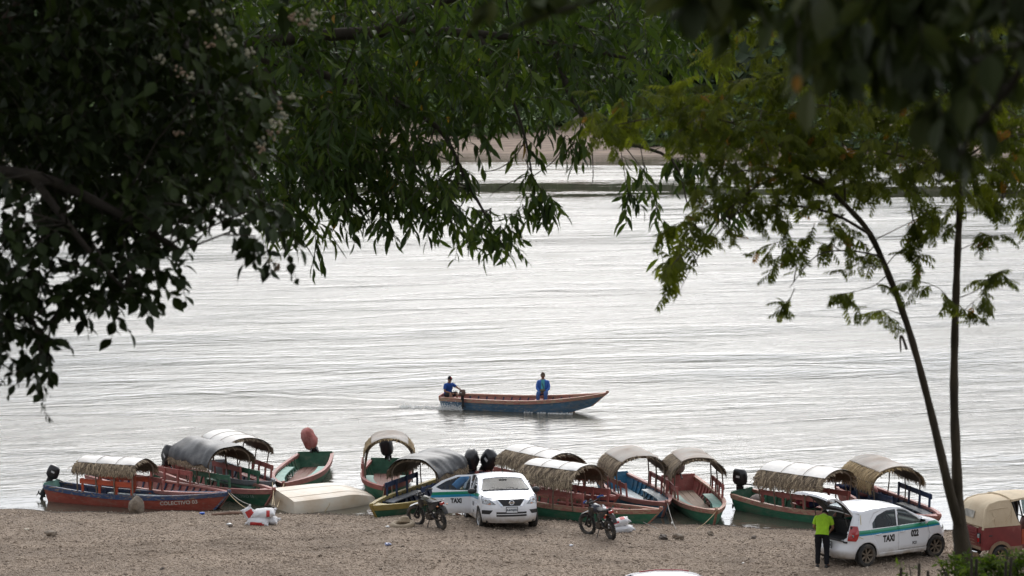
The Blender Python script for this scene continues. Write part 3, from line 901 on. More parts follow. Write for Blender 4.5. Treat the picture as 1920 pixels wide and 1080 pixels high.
# 8 olive
b8, h8 = make_boat((886, 886), (694, 948), 'olive yellow and dark green boat with a navy inside and a crumpled black tarp canopy', B=1.45, outer=P_DGREEN, inner=P_NAVY, rail=P_OLIVE, transom=P_NAVY, floor=P_NAVY,
    bench=P_GREY, benches=(0.40, 0.74), brest=P_NAVY, brests=(0.36, 0.7), canopy=dict(c0=0.30, c1=0.58, style='tarp', seed=17, eave=0.60, rise=0.5, W=1.6, hang=0.2), motor=dict(tilt=30, cover=mat('black_plastic_wrap', (0.02, 0.02, 0.022), 0.35, var=0.4, vscale=8), scale=1.12), band=0.17)
# 9 back boat behind the taxi
b9, h9 = make_boat((912, 885), (1158, 931), 'red boat with the rearmost thatched canopy, moored behind the green boat by the taxi', B=1.35, outer=P_NAVY, inner=P_RED2, rail=P_RED2, transom=P_RED2, ribm=P_NAVY,
    bench=P_RED, brest=P_RED2, brests=(0.18, 0.66), canopy=dict(c0=0.25, c1=0.60, style='plain', cover=40, seed=21, eave=0.66, rise=0.46, W=1.6, posts=4, hang=0.2), motor=dict(tilt=36, swing=5, scale=1.15, side=-0.1))
# 10 front green boat
b10, h10 = make_boat((945, 922), (1240, 955), 'green boat with a worn wooden rail and a thatched canopy, right beside the sedan taxi', B=1.45, outer=P_GREEN, inner=P_RED2, rail=P_REDW, transom=P_GREEN, ribm=P_DGREEN,
    bench=P_RED2, brest=P_RED2, brests=(0.26, 0.6), canopy=dict(c0=0.20, c1=0.545, style='plain', cover=40, seed=26, eave=0.66, rise=0.5, W=1.68, posts=4, hang=0.22), motor=None, bz=0.54, band=0.14)
# 11
b11, h11 = make_boat((1147, 889), (1252, 942), 'red boat painted sky blue inside with wide blue benches, corrugated roof', B=1.5, outer=P_SKY, inner=P_SKY, rail=P_RED, transom=P_SKY, floor=P_PALEBENCH,
    bench=P_PALEBENCH, benches=(0.36, 0.80), brest=P_RED2, brests=(0.32, 0.66), canopy=dict(c0=0.30, c1=0.62, style='corrugated', cover=44, seed=31, eave=0.70, rise=0.5, W=1.6, hang=0.2), motor=dict(tilt=12, swing=5, scale=0.9), bz=0.55)
# 12
M_TAUPE = mat('taupe_cloth', (0.24, 0.2, 0.18), 0.85, var=0.35, vscale=6)
b12, h12 = make_boat((1272, 893), (1345, 957), 'red and green boat pointing at the beach with a long low bow and green benches', B=1.5, outer=P_GREEN, inner=P_RED2, rail=P_REDW, transom=P_RED2, floor=M_PLANKW,
    bench=P_TEAL, benches=(0.36, 0.76), brest=P_RED2, brests=(0.32, 0.6), canopy=dict(c0=0.27, c1=0.56, style='corrugated', cover=36, seed=37, eave=0.70, rise=0.5, W=1.55, hang=0.16), motor=dict(tilt=26, cover=M_TAUPE, scale=1.1), bz=0.56)
# 13
b13, h13 = make_boat((1390, 921), (1668, 958), 'green boat with a wooden rail and an upright black motor, partly behind the hatchback taxi', B=1.45, outer=P_GREEN, inner=P_DGREEN, rail=P_REDW, transom=P_DGREEN, ribm=P_GREEN,
    bench=P_RED, brest=P_RED2, brests=(0.22, 0.66), canopy=dict(c0=0.22, c1=0.66, style='plain', cover=44, seed=41, eave=0.72, rise=0.42, W=1.65, posts=5, hang=0.24), motor=dict(tilt=2, swing=0, scale=0.95), sz=0.5)
# 14
b14, h14 = make_boat((1597, 909), (1763, 968), 'red boat painted navy inside, straw canopy with a pale sheet, rightmost of the moored boats', B=1.5, outer=P_RED2, inner=P_NAVY, rail=P_RED, transom=P_NAVY, floor=P_NAVY,
    bench=P_GREY, benches=(0.40, 0.78), brest=P_NAVY, brests=(0.30, 0.7), canopy=dict(c0=0.20, c1=0.58, style='corrugated', cover=38, seed=46, eave=0.66, rise=0.5, W=1.6, straw=True, hang=0.24), motor=dict(tilt=20, scale=1.0), bz=0.56)
# 15 under way
b15, h15 = make_boat((829, 741), (1140, 736), 'blue open boat with a red rim carrying two men out on the river', B=1.3, outer=P_HULLBLUE, inner=P_RED, rail=P_REDW, transom=P_RED2, ribm=P_NAVY, floor=M_PLANKW,
    sz=0.47, mz=0.46, bz=0.80, lift=0.26, rake=0.62, thwarts=((0.58, 0.28, P_RED2), (0.09, 0.3, P_RED2)), group=None, motor=dict(tilt=0, scale=0.5, side=-0.70, x0=1.0, swing=165, roll=0, cowl=mat('brown_motor', (0.10, 0.06, 0.045), 0.6, var=0.5, vscale=9)), deck=False)
# far boat on the other bank
bf, hf = make_boat((-46, 316), (48, 318), 'small boat far away on the opposite bank', B=1.5, outer=P_RED2, inner=P_TEAL, rail=P_RED, transom=P_TEAL, ribs=False, group=None, fill_planks=2)

# upturned skiff
def upturned():
    a, b = at(524, 962, 0.02), at(686, 948, 0.0)
    d = b - a
    root = empty('upturned_skiff', (a.x, a.y + 0.55, 0.0), math.atan2(d.y, d.x) + 0.05, rot=(R(9), 0, math.atan2(d.y, d.x) + 0.10))
    tag(root, 'cream white skiff lying upside down at the water edge', 'boat')
    cream = mat('cream_hull', (0.64, 0.575, 0.475), 0.55, var=0.12, vscale=2.5, dirt=(0.40, 0.27, 0.15), dirt_amt=0.62, bump=0.15, bscale=14)
    L = 3.05; mb = MB(); rings = []
    for i in range(17):
        t = i / 16
        w = 0.86 * (1 - 0.42 * max(0, (t - 0.35) / 0.65) ** 2); bw = w * 0.80 * (1 - 0.25 * max(0, (t - 0.6) / 0.4) ** 2)
        zt = 0.50 - 0.30 * max(0, (t - 0.62) / 0.38) ** 1.6
        x = L * t; xr = x - 0.10 * (1 - t) * 0
        half = [Vector((x, w, -0.06)), Vector((x, w, 0.0)), Vector((x, w * 0.985, 0.10)), Vector((x, (w + bw) / 2 + 0.05, zt * 0.52)), Vector((x + 0.02, bw + 0.035, zt * 0.87)), Vector((x + 0.03, bw, zt * 0.97)), Vector((x + 0.03, bw - 0.10, zt)),
                Vector((x + 0.03, bw * 0.52, zt + 0.006)), Vector((x + 0.03, bw * 0.5, zt + 0.016)), Vector((x + 0.03, bw * 0.42, zt + 0.016)), Vector((x + 0.03, bw * 0.40, zt + 0.008))]
        rings.append([mir(p) for p in half] + list(reversed(half)))
    mb.loft(rings, False, False)
    for r in (rings[0], rings[-1]): mb.add(r, [tuple(range(len(r)))])
    mb.build('hull', cream, root, smooth=28)
    # rub rail and a spray strake along the sides
    for sgn in (1, -1):
        rr = []; ss = []
        for i in range(17):
            t = i / 16; w = 0.86 * (1 - 0.42 * max(0, (t - 0.35) / 0.65) ** 2)
            x = L * t
            rr.append([Vector((x, sgn * (w - 0.01), -0.03)), Vector((x, sgn * (w + 0.035), -0.02)), Vector((x, sgn * (w + 0.035), 0.03)), Vector((x, sgn * (w - 0.01), 0.035))])
        MB().loft(rr, True, True).build('rub_rail', cream, root)
    MB().tube([(0.9, -0.92, 0.02), (1.2, -0.80, 0.30), (1.28, -0.72, 0.40)], 0.012, 5).build('rope_end', M_ROPE, root)
    return root
upturned()
# ------------------------------------------------------------------ cars
def smooth_tab(tab, w=0.10):
    xs = np.array([a for a, _ in tab]); ys = np.array([b for _, b in tab])
    g = np.linspace(xs[0], xs[-1], 600); v = np.interp(g, xs, ys)
    step = g[1] - g[0]; k = max(1, int(w / step)); ker = np.hanning(2 * k + 3); ker /= ker.sum()
    pad = np.concatenate([np.full(k + 1, v[0]) + (np.arange(-(k + 1), 0) * (v[1] - v[0])), v, np.full(k + 1, v[-1]) + (np.arange(1, k + 2) * (v[-1] - v[-2]))])
    v2 = np.convolve(pad, ker, 'same')[k + 1:-(k + 1)]
    return lambda x: np.interp(x, g, v2)

def in_poly(px, pz, poly):
    inside = np.zeros(px.shape, bool); n = len(poly); j = n - 1
    for i in range(n):
        xi, zi = poly[i]; xj, zj = poly[j]
        c = ((zi > pz) != (zj > pz)) & (px < (xj - xi) * (pz - zi) / (zj - zi + 1e-12) + xi)
        inside ^= c; j = i
    return inside

def near_poly(px, pz, poly):
    """nearest boundary point and its distance"""
    best = np.full(px.shape, 1e9); bx = px.copy(); bz = pz.copy(); n = len(poly)
    for i in range(n):
        x0, z0 = poly[i]; x1, z1 = poly[(i + 1) % n]
        dx, dz = x1 - x0, z1 - z0; L2 = dx * dx + dz * dz + 1e-12
        t = np.clip(((px - x0) * dx + (pz - z0) * dz) / L2, 0, 1)
        qx, qz = x0 + t * dx, z0 + t * dz; d = np.hypot(px - qx, pz - qz)
        m = d < best; best[m] = d[m]; bx[m] = qx[m]; bz[m] = qz[m]
    return bx, bz, best

class CarBody:
    def __init__(s, xr, xf, W, top, bottom=0.2, belt=0.95, tumble=0.34, nose=0.36, tail=0.26, rear_slope=None, front_top=0.12, plan=0.10):
        s.xr, s.xf, s.W, s.top = xr, xf, W, smooth_tab(top, 0.12)
        s.bottom, s.belt, s.tumble, s.nose, s.tail, s.ft, s.plan = bottom, belt, tumble, nose, tail, front_top, plan
        s.rear_slope = rear_slope or (lambda z: 0 * z)
        s.LB = 0.95
    def width(s, x, z, zt):
        c = (s.xr + s.xf) / 2; hl = (s.xf - s.xr) / 2
        w = s.W / 2 * (1 - s.plan * np.abs((x - c) / hl) ** 3)
        w = w * (1 - 0.05 * np.clip((0.55 - z) / 0.35, 0, 1) ** 2)
        w = w - 0.012 * np.exp(-((z - 0.80) / 0.05) ** 2) * 0
        w = w - s.tumble * np.clip(z - s.belt, 0, 9) - 0.02 * np.clip((z - s.belt + 0.05) / 0.05, 0, 1)
        r = 0.11
        k = np.clip((z - (zt - r)) / r, 0, 1)
        return w - r * 0.9 * (1 - np.sqrt(np.clip(1 - k * k, 0, 1)))
    def point(s, xn, v, z):
        """xn nominal length, v -1..1 across, z height"""
        zt0 = s.top(xn)
        w = s.width(xn, np.minimum(z, zt0), zt0)
        y = v * w
        af = np.clip((xn - (s.xf - s.LB)) / s.LB, 0, 1) ** 2.2
        ar = np.clip(((s.xr + s.LB) - xn) / s.LB, 0, 1) ** 2.2
        fo = -s.nose * np.abs(v) ** 3 - s.ft * np.clip((z - 0.58) / 0.35, 0, 1.3) ** 2 - 0.09 * np.clip((0.42 - z) / 0.2, 0, 1) ** 2
        ro = s.tail * np.abs(v) ** 3 + s.rear_slope(z) + 0.08 * np.clip((0.42 - z) / 0.2, 0, 1) ** 2
        x = xn + af * fo + ar * ro
        return x, y, z
    def zfrac(s, xn, v, f):
        zt = s.top(xn) - 0.035 * np.abs(v) ** 2 * np.clip((s.top(xn) - 1.1) / 0.2, 0, 1) - 0.02 * np.abs(v) ** 2
        return s.bottom + f * (zt - s.bottom)
    def front_x(s, y, z):
        v = np.clip(y / s.width(s.xf, z, s.top(s.xf)), -1, 1)
        return s.point(np.full(np.shape(y), s.xf), v, z)[0]

def patch(fn, poly, mats, name, parent, h=0.03, off=0.004, thick=0.0):
    """fill polygon in (a,b), lift it onto the surface fn(a,b)->(x,y,z), pushed out along the normal"""
    pts = []; n = len(poly)
    for i in range(n):
        a = Vector(poly[i]); b = Vector(poly[(i + 1) % n]); k = max(1, int((b - a).length / h))
        for j in range(k): pts.append(a + (b - a) * j / k)
    nb = len(pts)
    xs = [p[0] for p in poly]; zs = [p[1] for p in poly]
    P = np.array(poly)
    gx, gz = np.meshgrid(np.arange(min(xs), max(xs), h), np.arange(min(zs), max(zs), h))
    gx, gz = gx.ravel(), gz.ravel()
    if len(gx):
        ok = in_poly(gx, gz, poly) & (near_poly(gx, gz, poly)[2] > h * 0.5)
        pts += [Vector((a, b)) for a, b in zip(gx[ok], gz[ok])]
    vs, es, fs, *_ = geometry.delaunay_2d_cdt([Vector((p[0], p[1])) for p in pts], [], [list(range(nb))], 1, 1e-5)
    out = []
    e = 0.01
    for p in vs:
        a, b = p
        q = Vector(fn(a, b)); qa = Vector(fn(a + e, b)) - q; qb = Vector(fn(a, b + e)) - q
        nrm = qa.cross(qb)
        nrm = nrm.normalized() if nrm.length > 1e-9 else Vector((1, 0, 0))
        if nrm.x < 0 and abs(nrm.x) > 0.2: nrm = -nrm
        out.append(q + nrm * off)
    return MB().add(out, [tuple(f) for f in fs]).build(name, mats, parent, smooth=40)

def car_shell(body, regions_side, top_regions, parent, paint_m, glass_m, seam_m, arches, arch_r=0.345, delete_rear=None, cell=0.026, open_doors=(), skip_doors=()):
    """grids for sides, roof, nose, tail; faces sorted into parts by their place"""
    nx = int((body.xf - body.xr) / cell); xs = np.linspace(body.xr, body.xf, nx + 1)
    nz = int(1.3 / cell); ny = int(body.W / cell)
    parts = {}
    def put(key, V, F):
        parts.setdefault(key, []).append((V, F))
    def emit(P, ids, shape):
        ni, nj = shape
        a = (np.arange(ni - 1)[:, None] * nj + np.arange(nj - 1)[None, :]).ravel()
        F = np.stack([a, a + 1, a + nj + 1, a + nj], -1)
        idf = ids.ravel()
        for key in np.unique(idf):
            if key == 'cut': continue
            put(key, P.reshape(-1, 3), F[idf == key])
    for sgn in (1, -1):
        X, Fz = np.meshgrid(xs, np.linspace(0, 1, nz + 1), indexing='ij')
        Z = body.zfrac(X, np.full(X.shape, float(sgn)), Fz)
        allp = [poly for _, poly, _ in regions_side]
        circ = [[(cx + arch_r * math.cos(a), 0.30 + arch_r * math.sin(a)) for a in np.linspace(0, 2 * PI, 40)[:-1]] for cx in arches]
        for _ in range(2):
            x, y, z = body.point(X, np.full(X.shape, float(sgn)), Z)
            for poly in circ + allp:
                bx, bz, d = near_poly(x, z, poly)
                m = (d < cell * 0.66) & (Fz > 0.02) & (z < body.top(X) - 0.075)
                m[0, :] = False; m[-1, :] = False
                X = np.where(m, X + (bx - x), X); Z = np.where(m, Z + (bz - z), Z)
                x = np.where(m, bx, x); z = np.where(m, bz, z)
        x, y, z = body.point(X, np.full(X.shape, float(sgn)), Z)
        P = np.stack([x, y, z], -1)
        cx = (x[:-1, :-1] + x[1:, 1:] + x[1:, :-1] + x[:-1, 1:]) / 4; cz = (z[:-1, :-1] + z[1:, 1:] + z[1:, :-1] + z[:-1, 1:]) / 4
        ids = np.full(cx.shape, 'body', dtype=object)
        for key, poly, side in regions_side:
            if side and side != sgn: continue
            m = in_poly(cx, cz, poly)
            k = key + ('_l' if sgn > 0 else '_r')
            ids[m] = k
        for c in arches:
            ids[np.hypot(cx - c, cz - 0.30) < arch_r] = 'cut'
        emit(P, ids, X.shape)
    # roof / bonnet sheet
    X, V = np.meshgrid(xs, np.linspace(-1, 1, ny + 1), indexing='ij')
    Z = body.zfrac(X, V, 1.0)
    x, y, z = body.point(X, V, Z)
    for _ in range(2):
        for _k, poly in top_regions:
            bx, by, d = near_poly(x, y, poly)
            m = (d < cell * 0.66) & (np.abs(V) < 0.985); m[0, :] = False; m[-1, :] = False
            X = np.where(m, X + (bx - x), X); V = np.where(m & (np.abs(y) > 0.05), V * by / np.where(np.abs(y) > 0.05, y, 1), V)
            Z = body.zfrac(X, V, 1.0); x, y, z = body.point(X, V, Z)
    def fc(a): return (a[:-1, :-1] + a[1:, 1:] + a[1:, :-1] + a[:-1, 1:]) / 4
    cx, cy, cz = fc(x), fc(y), fc(z)
    ids = np.full(cx.shape, 'body', dtype=object)
    for key, poly in top_regions:
        ids[in_poly(cx, cy, poly)] = key
    emit(np.stack([x, y, z], -1), ids, X.shape)
    # nose and tail
    for end, xe in (('front', body.xf), ('rear', body.xr)):
        V, Fz = np.meshgrid(np.linspace(-1, 1, ny + 1), np.linspace(0, 1, nz + 1), indexing='ij')
        Xe = np.full(V.shape, xe); Z = body.zfrac(Xe, V, Fz)
        x, y, z = body.point(Xe, V, Z)
        ids = np.full(fc(x).shape, 'body' if end == 'rear' else 'bumper', dtype=object)
        if end == 'rear' and delete_rear is not None:
            ids[in_poly(fc(y), fc(z), delete_rear)] = 'cut'
        emit(np.stack([x, y, z], -1), ids, V.shape)
    out = {}
    for key, lst in parts.items():
        Vs = []; Fs = []; b = 0
        for V, F in lst:
            used, inv = np.unique(F.ravel(), return_inverse=True)
            Vs.append(V[used]); Fs.append(inv.reshape(F.shape) + b); b += len(used)
        nm = key[:-2] if key[-2:] in ('_l', '_r') else key
        glass = 'window' in nm or 'windshield' in nm
        o = np_mesh(nm, np.concatenate(Vs), np.concatenate(Fs), glass_m if glass else (seam_m if nm == 'door_seal' else paint_m), parent)
        me = o.data; bm = bmesh.new(); bm.from_mesh(me)
        bmesh.ops.remove_doubles(bm, verts=bm.verts, dist=0.003)
        # orient outward
        ctr = Vector((0, 0, 0.7))
        for f in bm.faces:
            c = f.calc_center_median()
            d = Vector((c.x * 0.15, c.y, c.z - 0.7)) if abs(c.x) < body.xf - 0.25 else Vector((c.x, c.y * 0.6, c.z - 0.7))
            if f.normal.dot(d) < 0: f.normal_flip()
            f.smooth = True
        bm.normal_update()
        if nm in ('door',):
            # doors sit a hair inside their opening: rounded-in edge
            for v in bm.verts:
                if v.is_boundary: v.co -= v.normal * 0.014
        if glass:
            for v in bm.verts: v.co -= v.normal * 0.010
        for e in bm.edges:
            if len(e.link_faces) == 2 and e.calc_face_angle(0) > R(42): e.smooth = False
        bm.to_mesh(me); bm.free()
        if nm in ('body', 'door', 'bumper'):
            md = o.modifiers.new('panel_thickness', 'SOLIDIFY'); md.thickness = 0.02 if nm != 'door' else 0.05; md.offset = -1
        out[key] = o
    return out

M_TYRE = mat('tyre_rubber', (0.028, 0.027, 0.026), 0.85, var=0.35, vscale=9, dirt=(0.16, 0.13, 0.10), dirt_amt=0.4, bump=0.3, bscale=60)
M_SEAM = mat('seam_rubber', (0.012, 0.012, 0.012), 0.7)
M_BLACKPL = mat('black_plastic', (0.02, 0.02, 0.021), 0.5, var=0.2, vscale=14)
M_CHROME = mat('chrome', (0.72, 0.73, 0.75), 0.14, metal=1.0)
M_INT = mat('car_interior', (0.03, 0.03, 0.032), 0.85)
M_SEATC = mat('seat_cloth', (0.05, 0.05, 0.055), 0.9, var=0.2, vscale=20)
M_PALETRIM = mat('pale_trim', (0.40, 0.37, 0.31), 0.7)
M_GLASS = glass_mat('car_glass', (0.40, 0.45, 0.45))
M_DGLASS = glass_mat('dark_glass', (0.38, 0.42, 0.43))
M_LENS = mat('lamp_lens', (0.26, 0.27, 0.28), 0.10, coat=1.0, var=0.75, vscale=16)
M_REDLENS = mat('red_lens', (0.36, 0.012, 0.014), 0.12, coat=1.0)
M_AMBER = mat('amber_lens', (0.5, 0.16, 0.03), 0.15, coat=0.6)
M_PLATE = mat('plate_white', (0.62, 0.64, 0.66), 0.45)
M_PLATEINK = mat('plate_ink', (0.03, 0.05, 0.08), 0.5)
M_TAXIINK = mat('taxi_ink', (0.012, 0.012, 0.012), 0.5)
M_DUSTYRIM = mat('dusty_rim', (0.17, 0.135, 0.10), 0.6, metal=0.3, var=0.3, vscale=9)
M_SILVER = mat('silver_rim', (0.46, 0.46, 0.46), 0.4, metal=0.6, dirt=(0.25, 0.2, 0.16), dirt_amt=0.5)
M_WELL = mat('wheel_well', (0.012, 0.012, 0.012), 0.95)
M_SKIN = mat('skin', (0.26, 0.13, 0.082), 0.55, var=0.1, vscale=8)

def taxi_paint(name, z0, z1, z2, sx=0.0, ref=0.0, xmin=-9, xmax=9):
    """white paint with the green over blue band along the flanks (z in car space), dusty sills"""
    m = bpy.data.materials.new(name); m.use_nodes = True
    n = m.node_tree.nodes; l = m.node_tree.links; b = n['Principled BSDF']
    b.inputs['Roughness'].default_value = 0.28; b.inputs['Coat Weight'].default_value = 0.6; b.inputs['Coat Roughness'].default_value = 0.08
    tc = n.new('ShaderNodeTexCoord'); sp = n.new('ShaderNodeSeparateXYZ'); l.new(tc.outputs['Object'], sp.inputs[0])
    def mth(op, a, c):
        x = n.new('ShaderNodeMath'); x.operation = op
        for i, q in enumerate((a, c)):
            if isinstance(q, (int, float)): x.inputs[i].default_value = q
            else: l.new(q, x.inputs[i])
        return x.outputs[0]
    zz = mth('SUBTRACT', sp.outputs['Z'], mth('MULTIPLY', mth('SUBTRACT', sp.outputs['X'], ref), sx))
    side = mth('MULTIPLY', mth('GREATER_THAN', mth('ABSOLUTE', sp.outputs['Y'], 0), 0.60), mth('MULTIPLY', mth('GREATER_THAN', sp.outputs['X'], xmin), mth('LESS_THAN', sp.outputs['X'], xmax)))
    gr = mth('MULTIPLY', side, mth('MULTIPLY', mth('GREATER_THAN', zz, z1), mth('LESS_THAN', zz, z2)))
    bl = mth('MULTIPLY', side, mth('MULTIPLY', mth('GREATER_THAN', zz, z0), mth('LESS_THAN', zz, z1)))
    def mix(f, c1, c2):
        x = n.new('ShaderNodeMixRGB'); l.new(f, x.inputs['Fac'])
        for c, s_ in ((c1, 'Color1'), (c2, 'Color2')):
            if isinstance(c, tuple): x.inputs[s_].default_value = (*c, 1)
            else: l.new(c, x.inputs[s_])
        return x.outputs[0]
    c = mix(gr, (0.76, 0.77, 0.80), (0.006, 0.24, 0.13))
    c = mix(bl, c, (0.012, 0.24, 0.42))
    t = n.new('ShaderNodeTexNoise'); t.inputs['Scale'].default_value = 7.0; t.inputs['Detail'].default_value = 6; l.new(tc.outputs['Object'], t.inputs['Vector'])
    mr = n.new('ShaderNodeMapRange'); mr.inputs['From Min'].default_value = 0.48; mr.inputs['From Max'].default_value = 0.22; mr.inputs['To Max'].default_value = 1.5
    l.new(sp.outputs['Z'], mr.inputs['Value'])
    dust = mth('MULTIPLY', mr.outputs[0], t.outputs['Fac'])
    dc = n.new('ShaderNodeClamp'); l.new(dust, dc.inputs[0])
    c = mix(dc.outputs[0], c, (0.33, 0.265, 0.19))
    l.new(c, b.inputs['Base Color'])
    return m

def make_wheel(parent, x, y, r=0.305, w=0.19, rim_m=M_SILVER, spokes=7, steer=0.0, name='wheel'):
    e = empty(name, (x, y, r), parent=parent, rot=(0, 0, steer))
    sg = 1 if y > 0 else -1
    Mx = Matrix.Rotation(-sg * PI / 2, 4, 'X')          # local z -> outward
    hw = w / 2
    prof = [(r * 0.66, -hw * 0.9), (r * 0.82, -hw), (r * 0.95, -hw * 0.92), (r, -hw * 0.7), (r * 1.003, 0), (r, hw * 0.7), (r * 0.95, hw * 0.92), (r * 0.82, hw), (r * 0.68, hw * 0.92), (r * 0.64, hw * 0.6)]
    MB().lathe(prof, Mx, 40).build('tyre', M_TYRE, e, smooth=35)
    mb = MB(); rr = r * 0.66
    mb.lathe([(rr, hw * 0.9), (rr * 0.94, hw * 0.78), (rr * 0.88, hw * 0.2), (rr * 0.86, -hw * 0.8)], Mx, 32)
    mb.lathe([(rr * 0.22, hw * 0.66), (rr * 0.20, hw * 0.74), (0.001, hw * 0.76)], Mx, 14)
    for k in range(spokes):
        a = 2 * PI * k / spokes
        A = Matrix.Rotation(a, 4, 'Z')
        q = [Vector((rr * 0.12, -rr * 0.09, hw * 0.55)), Vector((rr * 0.92, -rr * 0.12, hw * 0.72)), Vector((rr * 0.92, rr * 0.12, hw * 0.72)), Vector((rr * 0.12, rr * 0.09, hw * 0.55))]
        q2 = [p - Vector((0, 0, hw * 0.25)) for p in q]
        mb.loft([[Mx @ A @ p for p in q2], [Mx @ A @ p for p in q]], True, True)
    mb.build('rim', rim_m, e, smooth=30)
    MB().lathe([(0.001, -hw * 0.2), (rr * 0.9, -hw * 0.2)], Mx, 20).build('brake_disc', M_WELL, e)
    return e

def make_seats(parent, zseat=0.52, xf=0.05, xr=-0.85, pale=False):
    m = M_SEATC
    for y in (0.36, -0.36):
        s = empty('front_seat', (xf, y, zseat), parent=parent)
        MB().box((0, 0, 0), (0.5, 0.48, 0.14)).build('seat_cushion', m, s, bevel=0.03)
        MB().box((-0.28, 0, 0.30), (0.14, 0.46, 0.58), Matrix.Rotation(R(-14), 3, 'Y')).build('seat_back', m, s, bevel=0.04)
        MB().box((-0.39, 0, 0.70), (0.09, 0.26, 0.17), Matrix.Rotation(R(-8), 3, 'Y')).build('headrest', m, s, bevel=0.03)
    s = empty('rear_seat', (xr, 0, zseat), parent=parent)
    MB().box((0, 0, 0), (0.5, 1.2, 0.14)).build('seat_cushion', m, s, bevel=0.03)
    MB().box((-0.28, 0, 0.28), (0.14, 1.2, 0.55), Matrix.Rotation(R(-14), 3, 'Y')).build('seat_back', m, s, bevel=0.04)
    for y in (0.36, -0.36): MB().box((-0.37, y, 0.64), (0.09, 0.25, 0.16)).build('headrest', m, s, bevel=0.03)
    MB().box((xf + 0.85, 0, zseat + 0.33), (0.36, 1.25, 0.22)).build('dashboard', M_PALETRIM if pale else M_BLACKPL, parent, bevel=0.05)
    Mx = Matrix.Translation((xf + 0.52, 0.36, zseat + 0.36)) @ Matrix.Rotation(R(65), 4, 'Y')
    mb = MB(); mb.tube([Mx @ Vector((0.18 * math.cos(a), 0.18 * math.sin(a), 0)) for a in np.linspace(0, 2 * PI, 25)], 0.014, 6)
    mb.bar(Mx @ Vector((-0.17, 0, 0)), Mx @ Vector((0.17, 0, 0)), 0.03, 0.02)
    mb.build('steering_wheel', M_BLACKPL, parent)

def car_under(parent, body, arches, W):
    mb = MB(); mb.box(((body.xf + body.xr) / 2, 0, 0.245), (body.xf - body.xr - 0.7, W * 0.8, 0.05))
    mb.build('floor_pan', M_WELL, parent)
    for x in arches:
        for sg in (1, -1):
            ring = []
            for yy in (sg * (W / 2 - 0.05), sg * (W / 2 - 0.33)):
                ring.append([Vector((x + 0.352 * math.cos(a), yy, 0.30 + 0.352 * math.sin(a))) for a in np.linspace(R(-18), R(198), 19)])
            mb = MB().loft(ring, False, False)
            mb.add(ring[1], [tuple(range(19))])
            mb.build('wheel_well', M_WELL, parent, smooth=30)

def side_text(parent, body, s, x, z, size, sgn, ink, bold=0.008, off=0.006, xs=1.0):
    vs, fs = text_tris(s, size, bold)
    pts = []
    for a, b in vs:
        a *= xs
        X = x + (a if sgn < 0 else -a); Z = z + b
        w = float(body.width(np.array(X), np.array(Z), body.top(X)))
        pts.append(Vector((X, sgn * (w + off), Z)))
    return MB().add(pts, fs).build('lettering', ink, parent)

def side_fn(body, sgn):
    def f(x, z):
        w = float(body.width(np.array(x), np.array(z), body.top(x)))
        return (x, sgn * w, z)
    return f

def mirror_unit(parent, x, y, z, sg, m):
    e = MB().ellipsoid((x, y + sg * 0.13, z + 0.03), (0.075, 0.125, 0.082), None, 14, 9).build('wing_mirror', m, parent, smooth=True)
    MB().bar((x + 0.02, y - sg * 0.03, z - 0.02), (x, y + sg * 0.06, z), 0.05, 0.04).build('mirror_arm', M_BLACKPL, e)
    MB().box((x - 0.068, y + sg * 0.135, z + 0.03), (0.012, 0.18, 0.11)).build('mirror_glass', M_CHROME, e)

def plate(parent, c, w, h, rot, s, size):
    o = MB().box((0, 0, 0), (0.012, w, h)).build('licence_plate', M_PLATE, parent, loc=c, rot=rot)
    MB().box((-0.004, 0, 0), (0.012, w + 0.03, h + 0.03)).build('plate_frame', M_BLACKPL, o)
    vs, fs = text_tris(s, size, 0.004)
    MB().add([Vector((0.0085, a, b)) for a, b in vs], fs).build('plate_lettering', M_PLATEINK, o)
    return o

